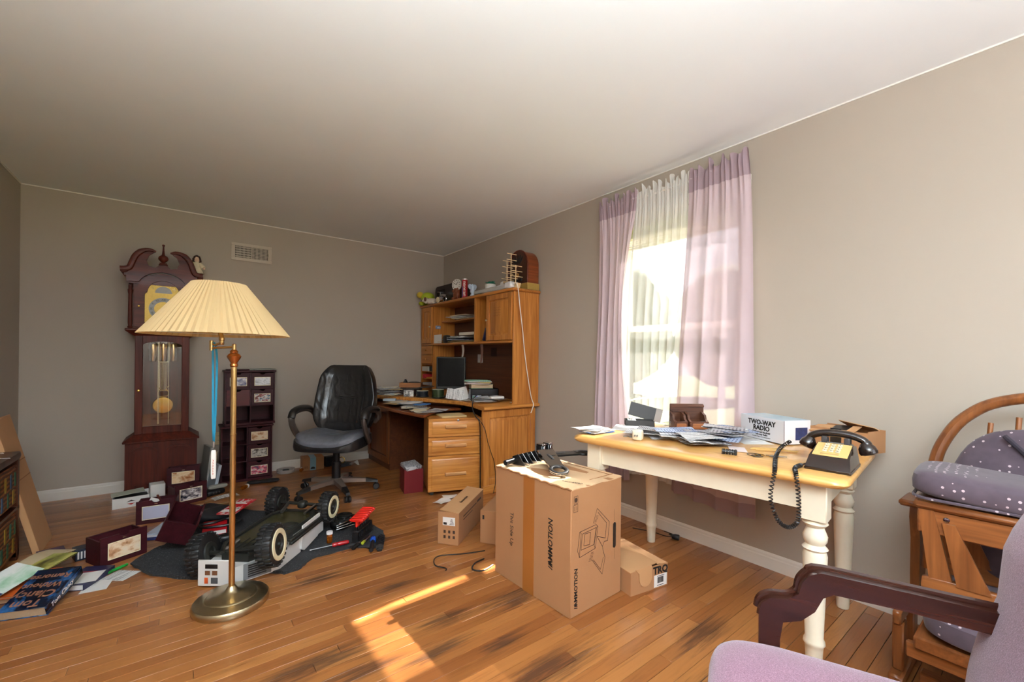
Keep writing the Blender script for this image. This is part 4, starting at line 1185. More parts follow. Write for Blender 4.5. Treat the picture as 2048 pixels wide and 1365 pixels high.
# ------------------------------------------------------------------ black mat, toy truck, tools
mpts = [(-.235, 3.12), (-.16, 2.93), (-.02, 2.76), (.10, 2.66), (.21, 2.51), (.25, 2.53), (.29, 2.585), (.36, 2.56), (.42, 2.50), (.50, 2.515), (.58, 2.60), (.70, 2.60), (.82, 2.60), (.90, 2.52), (.99, 2.60), (1.03, 2.74), (.99, 2.92), (.86, 3.10), (.70, 3.36), (.48, 3.55), (.28, 3.80), (.10, 3.84), (.0, 3.66), (-.04, 3.42), (-.12, 3.28)]
rm_ = random.Random(4)
P_ = [Vector((x, yy, 0)) for x, yy in mpts]
dense = smoothpath(P_ + [P_[0]], 5)[:-1]
dense = [p + Vector((rm_.uniform(-1, 1), rm_.uniform(-1, 1), 0)) * .005 for p in dense]
cen = Vector((.38, 3.0, 0))
mb = MB(); vs = [tuple(cen + Vector((0, 0, .006)))]; fs = []
nr = 7; nd = len(dense)
for k in range(1, nr + 1):
    for i, p in enumerate(dense):
        q = cen + (p - cen) * (k / nr)
        edge = .010 * abs(math.sin(i * .45)) * (1 if k == nr else 0)
        vs.append((q.x, q.y, .006 + .003 * math.sin(q.x * 25) * math.cos(q.y * 19) + edge))
for i in range(nd): fs.append((0, 1 + i, 1 + (i + 1) % nd))
for k in range(nr - 1):
    for i in range(nd):
        j = (i + 1) % nd
        fs.append((1 + k * nd + i, 1 + k * nd + j, 1 + (k + 1) * nd + j, 1 + (k + 1) * nd + i))
o_ = 1 + (nr - 1) * nd; b_ = len(vs)
vs += [(x, yy, 0) for (x, yy, z) in vs[o_:o_ + nd]]
for i in range(nd): fs.append((o_ + i, o_ + (i + 1) % nd, b_ + (i + 1) % nd, b_ + i))
mb.add(vs, fs)
def mat_mat():
    m, nt, b = new_mat('black_felt_mat')
    v = coords(nt)
    f = noise(nt, v, 120, 3, .7); f2 = noise(nt, v, 6, 3)
    c = rampn(nt, f, [(.3, S(22, 23, 25)), (.6, S(48, 50, 54)), (.72, S(130, 130, 132))])
    nt.links.new(mixc(nt, mth(nt, 'MULTIPLY', f2, .6), c, S(30, 31, 34)), b.inputs['Base Color'])
    b.inputs['Roughness'].default_value = .95
    bumpn(nt, b, f, .5, .004)
    return m
obj('floor_mat', mb, mat_mat(), label='ragged piece of black felt mat on the floor under the toy truck', cat='mat')

tk = thing('toy_truck', 'large toy truck lying upside down on the black mat', 'toy truck', (.415, 2.844, .008), rz=50.4)
M_TW = plain('white_plastic', (222, 222, 220), .35, var=.04)
M_TB = plain('dusty_black_plastic', (34, 34, 30), .5, var=.4, vscale=12)
M_CREAM = plain('cream_whitewall', (224, 214, 178), .5, var=.06)
# cab and side body, roof on the mat
mb = MB().prism([(-.405, .12), (-.40, -.03), (-.235, -.172), (-.02, -.176), (-.02, .15), (-.25, .15)], .0, .085)
hull = obj('cab', mb, M_TW, tk, smooth=20)
mb = MB().prism([(-.03, -.18), (.245, -.18), (.255, -.172), (.255, .16), (-.03, .16)], .02, .10)
mb.prism([(-.03, .02), (.0, .0), (.16, .02), (.25, .11), (.25, .155), (-.015, .15)], -.187, -.179, 'xz')
bed = obj('side_panel', mb, M_TW, tk, smooth=20)
obj('panel_print', MB().box(.03, .19, -.1885, -.1872, .122, .126).box(.03, .17, -.1885, -.1872, .112, .114), plain('grey_print', (150, 150, 150), .5, var=0), bed, smooth=0)
nose = TR((-.405, .045, .0), (0, 0, -88)) 
nf = obj('nose_panel', MB().box(-.085, .085, -.008, .002, .0, .13, .004, nose), M_TW, tk)
for i, (a, z, w_, h_, c) in enumerate(((-.005, .100, .062, .022, (20, 20, 22)), (-.022, .068, .026, .022, (112, 74, 50)), (.014, .068, .026, .022, (112, 74, 50)), (-.020, .030, .034, .030, (74, 78, 82)), (.020, .030, .018, .030, (196, 84, 40)))):
    obj('light_panel', MB().box(-a - w_ / 2 - .02, -a + w_ / 2 - .02, -.0105, -.0082, z - h_ / 2, z + h_ / 2, .001, nose), plain('lamp_cell_%d' % i, c, .3, var=.1), nf)
gr_ = MB()
for i in range(6): gr_.box(-.055, .03, -.006, -.001, .018 + i * .011, .024 + i * .011, 0, TR((-.305, -.115, 0), (0, 0, -40)))
obj('grille', MB().box(-.075, .055, -.003, .002, .006, .088, .002, TR((-.305, -.115, 0), (0, 0, -40))), plain('grey_plastic_grille', (120, 122, 124), .5), tk)
obj('vent_slots', gr_, M_BLACK, tk, smooth=0, kind='stuff')
# chassis tub, seen from below
mb = MB()
mb.prism([(-.33, -.07), (-.22, -.13), (.20, -.14), (.29, -.09), (.29, .09), (.20, .14), (-.22, .13), (-.33, .07)], .085, .125)
for (a, b2) in (((-.22, -.13), (.20, -.14)), ((.20, -.14), (.29, -.09)), ((.29, .09), (.20, .14)), ((.20, .14), (-.22, .13)), ((-.33, -.07), (-.22, -.13)), ((-.22, .13), (-.33, .07))):
    mb.tube([(a[0], a[1], .128), (b2[0], b2[1], .128)], .012, 6)
obj('chassis', mb, M_TB, tk)
obj('floor_pan', MB().prism([(-.20, -.11), (.19, -.12), (.26, -.08), (.26, .08), (.19, .12), (-.20, .11)], .1255, .1285), plain('olive_dusty_pan', (56, 52, 30), .25, var=.6, vscale=10), tk)
for i, (x, yy) in enumerate(((-.12, -.05), (.02, -.085))):
    obj('round_cover', MB().lathe([(.055, .128), (.055, .134), (.046, .135), (.046, .140), (.035, .141), (.035, .145), (.015, .146), (0, .147)], 24, TR((x, yy, 0))), M_TB, tk)
mb = MB()
for k in range(4): mb.box(-.32 + k * .012, -.18 + k * .01, -.06 + k * .032, -.052 + k * .032, .126, .132, .002)
obj('skid_ribs', mb, M_TB, tk, kind='stuff')
for dz, dy in ((.128, -.19), (.112, -.196)):
    obj('running_board', MB().box(-.16, .25, dy - .008, dy + .012, dz - .012, dz + .004, .003), M_TB, tk)
obj('bumper', MB().tube([(.30, -.15, .09), (.335, -.12, .10), (.335, .12, .10), (.30, .15, .09)], .018, 8), M_TB, tk)
def wheel(name, pos, r, wd, tilt, ringed, yaw=0):
    T = TR(pos, (90 + tilt, 0, yaw))
    prof = [(r * .52, -wd / 2 + .006), (r * .80, -wd / 2), (r * .93, -wd / 2 + .006), (r * .985, -wd / 4), (r * .985, wd / 4), (r * .93, wd / 2 - .006), (r * .80, wd / 2), (r * .52, wd / 2 - .006)]
    o = obj(name, MB().lathe(prof, 40, T, cap=True), M_RUBBER, tk)
    mb = MB()
    for k in range(26):
        a = 360 * k / 26
        for s_ in (-1, 1):
            mb.box(r * .93, r * 1.03, -.0065, .0065, -wd * .47 if s_ < 0 else .002, -.002 if s_ < 0 else wd * .47, .002, T @ TR((0, 0, 0), (0, 0, a + (6 if s_ > 0 else 0))))
    obj('tread', mb, M_RUBBER, o, kind='stuff')
    for s_ in (-1, 1):
        z = s_ * wd / 2
        if ringed and s_ > 0:
            obj('whitewall', MB().lathe([(r * .52, z - .004), (r * .55, z + .004), (r * .74, z + .004), (r * .76, z - .004)], 36, T, cap=False), M_CREAM, o)
        obj('hub', MB().lathe([(r * .53, z - s_ * .010), (r * .50, z + s_ * .001), (r * .30, z + s_ * .003), (r * .26, z - s_ * .004), (r * .10, z - s_ * .004), (r * .08, z + s_ * .006), (0, z + s_ * .007)], 28, T, cap=False), M_TB, o)
    return o
wheel('wheel', (-.293, .192, .104), .104, .075, -12, False, 8)
wheel('wheel', (-.335, -.195, .178), .104, .075, -6, True, 8)
wheel('wheel', (.352, .189, .160), .094, .07, 0, False)
wheel('wheel', (.281, -.195, .160), .094, .07, 0, True)
obj('axle', MB().tube([(-.293, .16, .106), (-.31, 0, .135), (-.333, -.16, .172)], .012, 8), M_TB, tk)
obj('axle', MB().tube([(.345, .16, .16), (.30, -.16, .16)], .011, 8).sup(.03, .03, .025, .7, .7, 14, 8, TR((.325, 0, .155))), M_TB, tk)
for p, q in (((-.30, .09, .12), (-.20, .07, .14)), ((-.32, -.09, .155), (-.20, -.07, .14)), ((.335, .1, .16), (.22, .08, .14)), ((.305, -.1, .16), (.2, -.08, .14))):
    obj('strut', MB().cyl(.010, p, q, 10), M_STEEL, tk)
obj('hitch', MB().box(.30, .345, -.215, -.165, .10, .155, .006), M_TB, tk)

hk = thing('hex_key_set', 'row of red T-handled hex keys standing in a black rack', 'tool set', (.90, 2.725, .008), rz=47)
obj('rack', MB().box(-.10, .10, -.028, .028, 0, .006, .002).box(-.10, .10, -.02, .02, .060, .068, .002).box(-.10, -.094, -.02, .02, .006, .06).box(.094, .10, -.02, .02, .006, .06), M_BLACK, hk)
M_REDP = plain('red_plastic', (206, 34, 22), .35, var=.06)
for i in range(8):
    x = -.085 + i * .0243
    k = obj('hex_key', MB().cyl(.0028, (x, 0, .008), (x, 0, .11), 6), M_BLACK, hk)
    obj('t_handle', MB().sup(.0085, .045, .011, .6, .5, 14, 8, TR((x, 0, .132 + .002 * i))).cyl(.008, (x, 0, .092), (x, 0, .128), 10), M_REDP, k)
pill_bottle('amber pill bottle standing on the mat beside the red screwdriver', (.705, 2.745, .010), (0, 0, 0))
sd = thing('screwdriver', 'screwdriver with translucent red handle lying on the mat', 'screwdriver', (.70, 2.665, .022), rot=(0, 0, -4))
obj('handle', MB().lathe([(.008, 0), (.0125, .006), (.0125, .026), (.010, .032), (.0125, .04), (.0125, .085), (.010, .094), (0, .096)], 12, TR((0, 0, 0), (0, 90, 0))), plain('red_acetate', (168, 22, 28), .12, var=.1, coat=.5), sd)
obj('shaft', MB().lathe([(.0032, 0), (.0032, .11), (.0045, .118), (.0012, .125)], 8, TR((0, 0, 0), (0, -90, 0))), M_STEEL, sd)
fl = thing('flashlight', 'black flashlight with a blue band lying on the end of the mat', 'flashlight', (.90, 2.545, .022), rot=(0, 0, 66))
obj('tube', MB().lathe([(.010, -.09), (.012, -.087), (.012, .0), (.012, .05)], 16, TR((0, 0, 0), (0, 90, 0))), M_BLACK, fl)
obj('blue_head', MB().lathe([(.012, .03), (.018, .04), (.019, .075), (.016, .082), (0, .083)], 18, TR((0, 0, 0), (0, 90, 0))), plain('blue_anodised', (28, 82, 190), .25, .3, var=.05), fl)
sr = thing('socket_rail', 'black ribbed socket holder lying at the end of the mat', 'tool holder', (.945, 2.53, .008), rz=66)
obj('rail', MB().box(-.085, .085, -.014, .014, 0, .016, .002), M_BLACK, sr)
for i in range(7): obj('rib', MB().prism([(-.020, 0), (.020, 0), (.022, .026), (.0, .036), (-.022, .026)], -.003, .003, 'yz', TR((-.07 + i * .023, 0, .004))), M_BLACK, sr)
sd2 = thing('screwdriver', 'black-handled screwdriver lying beside the hex key rack', 'screwdriver', (.835, 2.60, .020), rot=(0, 0, 44))
obj('handle', MB().lathe([(.007, 0), (.012, .006), (.012, .06), (.008, .07)], 10, TR((0, 0, 0), (0, -90, 0))), M_BLACK, sd2)
obj('shaft', MB().cyl(.003, (0, 0, 0), (.13, 0, 0), 8), M_STEEL, sd2)
lg = thing('flashlight', 'slim silver flashlight with yellow cap lying beside the hex key rack', 'flashlight', (.875, 2.615, .018), rot=(0, 0, 46))
obj('tube', MB().lathe([(.008, 0), (.009, .002), (.009, .09)], 12, TR((0, 0, 0), (0, 90, 0))), M_STEEL, lg)
obj('yellow_cap', MB().lathe([(.009, 0), (.010, .002), (.010, .025), (0, .026)], 12, TR((0, 0, 0), (0, -90, 0))), plain('yellow_green_plastic', (170, 176, 50), .4), lg)
gb = thing('gearbox_part', 'greasy black gearbox part with steel levers lying behind the pill bottle', 'machine part', (.845, 2.95, .006), rz=30)
obj('housing', MB().sup(.085, .06, .035, .5, .6, 26, 12, TR((0, 0, .036))).lathe([(.05, .05), (.05, .075), (.04, .08)], 20, TR((.02, .01, 0))), plain('greasy_black', (22, 24, 24), .25, var=.3), gb)
for i in range(3): obj('lever', MB().box(-.10, .03, -.045 + i * .02, -.037 + i * .02, .035 + .01 * i, .041 + .01 * i, .002, TR((-.02, -.06, 0), (0, 0, -20 + 9 * i))), M_CHROME, gb)
for i in range(6): obj('bolt', MB().lathe([(.007, 0), (.007, .006), (.004, .008)], 6, TR((.05 * math.cos(i), .05 * math.sin(i) , .062))), M_STEEL, gb)
# bag, cables and magazines behind the truck
obj('black_bag', MB().sup(.16, .12, .035, .6, .7, 34, 12, TR((0, 0, .034)), lambda x, y_, z: (x, y_, z * (1 + .35 * math.sin(x * 28) * math.cos(y_ * 31)))), plain('black_nylon', (24, 25, 29), .6, var=.3, vscale=18), label='slumped black nylon bag lying on the mat behind the truck', cat='bag', loc=(.15, 3.64, .012), rz=-25)
book('red_book', 'red hardback lying under the black cable on the mat', (.155, 3.37, .012), (0, 0, -4), .13, .20, .03, plain('red_cover', (186, 22, 34), .35, var=.05), M_PAPER)
obj('black_cable', MB().tube(smoothpath([(.05, 3.42, .05), (.14, 3.40, .052), (.24, 3.44, .05), (.30, 3.36, .045), (.22, 3.31, .05), (.10, 3.34, .05), (.06, 3.40, .056)], 6), .008, 8), M_BLACK, label='thick black cable looped over the red hardback', cat='cable')
mz = thing('magazine', 'red and black printed magazine lying behind the brass pole on the mat', 'magazine', (.29, 3.53, .088), rot=(3, 0, -36))
obj('cover', MB().box(-.06, .06, -.13, .13, 0, .008, .001), picture('red_black_cover', [(20, 18, 22), (190, 30, 40), (206, 40, 46), (230, 220, 220), (24, 22, 30)], 6, 7, .25), mz)
obj('white_lettering', MB().box(-.05, .04, .04, .052, .0081, .0088).box(-.05, .02, .06, .072, .0081, .0088).box(-.05, .05, -.10, -.06, .0081, .0084), M_PAPER, mz, smooth=0)
obj('spray_can_label', MB().sup(.05, .035, .03, .6, .7, 18, 10, TR((0, 0, .03))), M_BLACK, label='black cloth bundle beside the truck cab on the mat', cat='cloth', loc=(.20, 3.10, .008))

# ------------------------------------------------------------------ office chair
M_ARMP = plain('worn_brown_plastic', (74, 64, 58), .38, var=.25, vscale=14)
M_BRONZE = plain('bronze_painted_metal', (138, 122, 112), .3, .6, var=.05)
M_SEATG = leather('worn_and_lit_grey_leather', (96, 98, 106), .42, .3)  # grey from wear, and from light on the seat put into the colour
oc = thing('office_chair', 'black leather executive office chair with worn grey seat', 'chair', (1.014, 3.76, 0), rz=-40)
obj('column', MB().lathe([(.04, .10), (.042, .115), (.036, .12), (.036, .26), (.027, .262), (.027, .40)], 20), M_BLACK, oc)
obj('hub', MB().lathe([(.052, .075), (.056, .085), (.056, .115), (.045, .125)], 20), M_BRONZE, oc)
for k in range(5):
    a = 72 * k + 22
    T = TR((0, 0, 0), (0, 0, a), (1.08, 1.08, 1))
    mb = MB().add([(.04, -.028, .085), (.04, .028, .085), (.04, -.028, .122), (.04, .028, .122), (.22, -.020, .075), (.22, .020, .075), (.22, -.018, .103), (.22, .018, .103)],
                  [(0, 1, 3, 2), (4, 5, 7, 6), (0, 1, 5, 4), (2, 3, 7, 6), (0, 2, 6, 4), (1, 3, 7, 5)], T)
    leg = obj('leg', mb, M_BRONZE, oc)
    obj('end_cap', MB().add([(.22, -.021, .073), (.22, .021, .073), (.22, -.019, .105), (.22, .019, .105), (.315, -.016, .062), (.315, .016, .062), (.31, -.012, .082), (.31, .012, .082)],
        [(0, 1, 3, 2), (4, 5, 7, 6), (0, 1, 5, 4), (2, 3, 7, 6), (0, 2, 6, 4), (1, 3, 7, 5)], T), M_BLACK, leg)
    cs = MB()
    for s_ in (-1, 1): cs.lathe([(.0, 0), (.022, 0), (.0255, .004), (.0255, .014), (.022, .018), (0, .018)], 18, T @ TR((.300, s_ * .004, .0258), (-90 if s_ > 0 else 90, 0, 0)))
    cs.cyl(.008, T @ Vector((.300, 0, .04)), T @ Vector((.300, 0, .068)), 8)
    obj('caster', cs, M_BLACK, leg)
obj('tilt_mechanism', MB().box(-.09, .09, -.12, .12, .385, .415, .01), M_BLACK, oc)
def seat_f(x, y_, z):
    z2 = z - .06 * max(0, (-y_ - .16)) / .12 * (.5 if z > 0 else .2)
    z2 += .016 * math.cos(x * 11) * (1 if z > 0 else 0) * -1 + (.012 * (abs(x) / .27) ** 2 if z > 0 else 0)
    return (x * (1 - .10 * max(0, y_) / .26), y_, z2)
obj('seat_base', MB().sup(.275, .262, .042, .4, .45, 44, 12, TR((0, -.02, .432)), seat_f), M_LEATHER, oc)
sc_ = obj('seat_cushion', MB().sup(.262, .25, .048, .42, .45, 44, 14, TR((0, -.02, .468)), seat_f), M_SEATG, oc)
mb = MB()
for p, q in (((-.16, -.20), (-.05, .10)), ((.16, -.20), (.05, .10)), ((-.22, -.02), (.0, -.06)), ((.22, -.02), (.0, -.06))):
    mb.tube([(p[0] + (q[0] - p[0]) * t, p[1] - .02 + (q[1] - p[1]) * t, .5105 - (.018 if t in (0,) else .004)) for t in (0, .33, .66, 1)], .0028, 5)
obj('seam', mb, M_SEATG, sc_)
def back_f(x, y_, z):
    t = (z + .30) / .60                       # 0 bottom .. 1 top
    wv = .86 + .22 * math.sin(PI * min(1, t * .95 + .12)) - .10 * max(0, t - .8) * 5 * .5
    x2 = x * wv
    yb = y_
    if y_ < 0:                                # padded front: lumbar, head roll, pleats
        yb -= .020 * math.exp(-((t - .22) / .13) ** 2) + .024 * math.exp(-((t - .80) / .13) ** 2) - .012 * math.exp(-((t - .56) / .05) ** 2)
        yb += .006 * math.cos(x * 62) * math.exp(-((t - .42) / .2) ** 2) - .012 * (1 - (abs(x) / .25)) 
        if abs(x) > .17: yb -= .016
    yb -= .05 * (abs(x) / .25) ** 2           # wraps round the sitter
    return (x2, yb, z)
TB = TR((0, .245, .775), (-13, 0, 0))
bk = obj('backrest', MB().sup(.25, .045, .30, .32, .3, 60, 26, TB, back_f), M_LEATHER, oc)
mb = MB()
def bp(x, t, dy=.0):
    z = -.30 + .60 * t
    return TB @ Vector(back_f(x, -.0455 + dy, z))
for sx in (-1, 1):
    mb.tube([bp(sx * (.125 + .02 * math.sin(PI * t)), t) for t in [.12 + i * .066 for i in range(12)]], .0035, 5)
mb.tube([bp(x, .56 - .05 * (1 - (x / .14) ** 2)) for x in [-.14 + .028 * i for i in range(11)]], .004, 5)
mb.tube([bp(x, .53 - .05 * (1 - (x / .14) ** 2)) for x in [-.14 + .028 * i for i in range(11)]], .003, 5)
for x in (-.05, .0, .05): mb.tube([bp(x, t) for t in (.14, .24, .34, .44)], .0025, 5)
mb.tube([bp(.0, t) for t in (.60, .7, .8, .9)], .0025, 5)
mb.tube([bp(x, .12) for x in [-.15 + .03 * i for i in range(11)]], .0035, 5)
obj('stitching', mb, M_LEATHER, bk)
for sx in (-1, 1):
    X = sx * .298
    path = smoothpath([(sx * .255, .06, .425), (sx * .285, -.03, .455), (X, -.115, .535), (X, -.165, .625), (X, -.135, .685), (X, -.05, .705), (X, .06, .70), (X, .15, .675), (sx * .285, .215, .615), (sx * .24, .235, .57)], 5)
    ar = obj('armrest', MB().tube(path, .020, 10, flat=1.35), M_ARMP, oc)
    obj('arm_pad', MB().tube(smoothpath([(X, -.172, .64), (X, -.138, .695), (X, -.05, .714), (X, .06, .708), (X, .13, .69)], 5), [.012] + [.024] * 19 + [.012], 10, flat=1.3), plain('black_arm_pad', (34, 31, 30), .3, var=.2), ar)

# ------------------------------------------------------------------ desk along the right wall
dk = thing('computer_desk', 'honey oak computer desk along the right wall with a pull-out tray', 'desk', (2.28, 3.85, 0))
def bull(poly, z0, z1, e=.008):
    mb = MB()
    c = (sum(p[0] for p in poly) / len(poly), sum(p[1] for p in poly) / len(poly))
    def ins(k): return [(c[0] + (x - c[0]) * (1 - k), c[1] + (yy - c[1]) * (1 - k)) for x, yy in poly]
    n = len(poly); vs, fs = [], []
    for P, z in ((ins(.012), z0), (poly, z0 + e), (poly, z1 - e), (ins(.012), z1)): vs += [(x, yy, z) for x, yy in P]
    fs += [tuple(range(n)), tuple(range(3 * n, 4 * n))]
    for k in range(3):
        for i in range(n): fs.append((k * n + i, k * n + (i + 1) % n, (k + 1) * n + (i + 1) % n, (k + 1) * n + i))
    return mb.add(vs, fs)
top_poly = [(2.574, 2.935), (1.965, 2.935), (1.975, 3.02), (2.03, 3.22), (2.03, 3.45), (1.95, 3.68), (1.80, 4.0), (1.64, 4.33), (1.60, 4.55), (1.60, 4.806), (2.574, 4.806)]
obj('desk_top', bull(top_poly, .712, .745), M_OAKX, dk, w=True)
def raised(mb, x0, x1, z0, z1, fr=.055, th=.013):
    """frame and raised field on a face lying in the local xz plane, outward = -y"""
    mb.box(x0, x0 + fr, -th, 0, z0, z1, .002).box(x1 - fr, x1, -th, 0, z0, z1, .002).box(x0 + fr, x1 - fr, -th, 0, z0, z0 + fr, .002).box(x0 + fr, x1 - fr, -th, 0, z1 - fr, z1, .002)
    a, b_, c, d = x0 + fr + .012, x1 - fr - .012, z0 + fr + .012, z1 - fr - .012
    e = .022
    mb.add([(a, 0, c), (b_, 0, c), (b_, 0, d), (a, 0, d), (a + e, -th * .8, c + e), (b_ - e, -th * .8, c + e), (b_ - e, -th * .8, d - e), (a + e, -th * .8, d - e)],
           [(4, 5, 6, 7), (0, 1, 5, 4), (1, 2, 6, 5), (2, 3, 7, 6), (3, 0, 4, 7)])
    return mb
ep = obj('end_panel', MB().box(1.985, 2.555, 2.985, 3.005, .0, .712), M_OAKZ, dk, w=True)
mb = raised(MB(), 1.985, 2.555, .07, .70, .06)
obj('raised_panel', MB().add([(x, yy + 2.985, z) for x, yy, z in mb.v], mb.f), M_OAKZ, ep, w=True)
obj('plinth', MB().box(1.985, 2.555, 2.972, 2.985, 0, .07, .003), M_OAKX, ep, w=True)
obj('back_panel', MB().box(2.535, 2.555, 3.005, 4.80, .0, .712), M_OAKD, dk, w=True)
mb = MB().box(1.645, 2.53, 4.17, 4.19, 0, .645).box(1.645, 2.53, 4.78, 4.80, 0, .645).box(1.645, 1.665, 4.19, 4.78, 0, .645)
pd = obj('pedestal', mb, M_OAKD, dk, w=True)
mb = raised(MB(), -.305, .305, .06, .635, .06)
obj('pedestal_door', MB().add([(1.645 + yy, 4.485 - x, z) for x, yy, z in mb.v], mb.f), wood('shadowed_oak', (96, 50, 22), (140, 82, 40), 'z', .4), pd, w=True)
tray_poly = [(1.585, 3.245), (1.556, 3.235), (1.515, 3.55), (1.50, 3.80), (1.487, 4.0), (1.487, 4.5), (1.50, 4.78), (2.10, 4.78), (2.10, 4.0), (2.09, 3.52), (1.84, 3.52)]
tray_z = .672
obj('pull_out_tray', bull(tray_poly, .648, tray_z, .006), wood('red_brown_tray', (92, 44, 22), (140, 76, 40), 'y', .3, .2), dk, w=True)
ap = [(2.03, 3.45), (1.95, 3.68), (1.80, 4.0), (1.64, 4.33), (1.61, 4.55)]
mb = MB()
for (a, b_) in zip(ap, ap[1:]):
    d = (Vector(b_) - Vector(a)); n = Vector((-d.y, d.x)).normalized() * -.05
    a2, b2 = Vector(a) + n * -1, Vector(b_) + n * -1
    if a2.x < a[0]: a2, b2 = Vector(a) + n, Vector(b_) + n
    mb.prism([tuple(a2), tuple(b2), (b2.x + .012, b2.y), (a2.x + .012, a2.y)], .690, .712)
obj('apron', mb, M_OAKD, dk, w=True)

# ------------------------------------------------------------------ file cabinet standing at an angle
fc = thing('file_cabinet', 'honey oak three-drawer file cabinet turned out from under the desk', 'file cabinet', (1.800, 3.118, 0), rz=-19.6)
obj('body', MB().box(-.225, .225, .018, .36, .035, .642, .003), M_OAKZ, fc)
mb = MB()
for x in (-.19, .19):
    for yy in (.05, .32): mb.lathe([(0, -.012), (.0175, -.012), (.0175, .012), (0, .012)], 14, TR((x, yy, .0176), (90, 0, 0)))
obj('casters', mb, M_BLACK, fc)
for z0, z1 in ((.49, .642), (.335, .484), (.035, .329)):
    mb = MB().box(-.227, .227, 0, .018, z0, z1, .003)
    e = .022
    mb.add([(-.20, 0, z0 + .022), (.20, 0, z0 + .022), (.20, 0, z1 - .022), (-.20, 0, z1 - .022), (-.19, -.006, z0 + .032), (.19, -.006, z0 + .032), (.19, -.006, z1 - .032), (-.19, -.006, z1 - .032)],
           [(4, 5, 6, 7), (0, 1, 5, 4), (1, 2, 6, 5), (2, 3, 7, 6), (3, 0, 4, 7)])
    d = obj('drawer', mb, M_OAKX, fc)
    zm = (z0 + z1) / 2 + (.01 if z1 - z0 < .2 else .0)
    prof = [(-.006, zm - .020), (-.020, zm - .016), (-.033, zm - .004), (-.036, zm + .010), (-.030, zm + .016), (-.022, zm + .006), (-.012, zm - .004), (-.006, zm - .006)]
    obj('wooden_pull', MB().prism(prof, -.085, .085, 'yz').box(-.088, -.084, -.034, -.006, zm - .014, zm + .012, .003).box(.084, .088, -.034, -.006, zm - .014, zm + .012, .003), wood('pale_oak_pull', (196, 140, 88), (234, 186, 130), 'x', .35), d)
    if z1 > .6: obj('lock', MB().lathe([(.009, 0), (.009, .004), (.007, .005), (0, .005)], 16, TR((.02, -.006, z1 - .016), (90, 0, 0))), M_STEEL, d)

# ------------------------------------------------------------------ hutch on the desk
ht = thing('desk_hutch', 'honey oak hutch with cabinet doors and cubbies standing on the desk', 'hutch', (2.425, 3.88, .745))
HX0, HX1, HY0, HY1, HZ0, HZ1 = 2.28, 2.574, 2.955, 4.806, .745, 1.775
obj('end_panel', MB().box(HX0, HX1, HY0, HY0 + .02, HZ0, 1.748, .002), M_OAKZ, ht, w=True)
obj('end_panel', MB().box(HX0, HX1, HY1 - .02, HY1, HZ0, 1.748), M_OAKZ, ht, w=True)
obj('hutch_top', MB().box(HX0 - .028, HX1 + .002, HY0 - .022, HY1, 1.748, HZ1, .008), M_OAKY, ht, w=True)
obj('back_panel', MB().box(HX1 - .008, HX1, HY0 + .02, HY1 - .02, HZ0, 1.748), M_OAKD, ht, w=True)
obj('long_shelf', MB().box(HX0 - .004, HX1 - .008, HY0 + .02, HY1 - .02, 1.292, 1.314, .003), M_OAKY, ht, w=True)
obj('divider', MB().box(HX0, HX1 - .008, 4.495, 4.513, HZ0, 1.748), M_OAKZ, ht, w=True)
obj('divider', MB().box(HX0, HX1 - .008, 3.585, 3.604, 1.314, 1.748), M_OAKZ, ht, w=True)
obj('divider', MB().box(HX0, HX1 - .008, 3.375, 3.393, 1.314, 1.748), M_OAKZ, ht, w=True)
obj('half_shelf', MB().box(HX0 + .11, HX1 - .008, 3.604, 4.495, 1.562, 1.578, .002), M_OAKY, ht, w=True)
def hdoor(y0, y1, knob_y):
    mb = raised(MB(), -(y1 - y0) / 2 + .002, (y1 - y0) / 2 - .002, 1.318, 1.744, .048)
    d = obj('door', MB().add([(HX0 + yy - .001, (y0 + y1) / 2 - x, z) for x, yy, z in mb.v], mb.f).box(HX0 - .001, HX0 + .010, y0 + .002, y1 - .002, 1.318, 1.744), M_OAKZ, ht, w=True)
    obj('knob', MB().lathe([(.004, 0), (.004, .010), (.010, .015), (.010, .021), (.006, .026), (0, .027)], 14, TR((HX0 - .009, knob_y, 1.51), (0, -90, 0))), M_BRASSD, d, w=True)
    return d
hdoor(4.513, 4.786, 4.54)
d2 = hdoor(2.975, 3.375, 3.352)
nt_ = thing('paper_note', 'handwritten pink note stuck on the right hutch door', 'note', (HX0 - .0105, 3.19, 1.585))
obj('slip', MB().box(-.0008, 0, -.085, .085, -.06, .06), plain('pink_note_paper', (214, 158, 116), .8), nt_)
mb = MB()
for i in range(4): mb.tube(smoothpath([(-.0012, .06 - k * .014, .035 - i * .024 + .005 * math.sin(k * 2.1 + i)) for k in range(9)], 3), .0008, 4)
obj('handwriting', mb, plain('brown_ink', (120, 70, 44), .7, var=0), nt_, kind='stuff')
for z0, z1 in ((1.185, 1.288), (1.078, 1.18)):
    d = obj('small_drawer', MB().box(HX0 - .006, HX0 + .20, 4.516, 4.783, z0, z1, .004), M_OAKY, ht, w=True)
    obj('knob', MB().lathe([(.003, 0), (.003, .008), (.008, .012), (0, .018)], 12, TR((HX0 - .006, 4.65, (z0 + z1) / 2), (0, -90, 0))), M_GOLD, d, w=True)
for z in (1.07, .985, .90, .82):
    obj('pigeonhole_shelf', MB().box(HX0, HX1 - .008, 4.513, 4.786, z - .006, z), M_OAKY, ht, w=True)
obj('sticker', MB().box(2.31, 2.375, 4.4938, 4.4950, 1.488, 1.525), picture('blue_sticker', [(230, 232, 236), (90, 120, 170), (230, 232, 236)], 2, 3), ht, w=True)

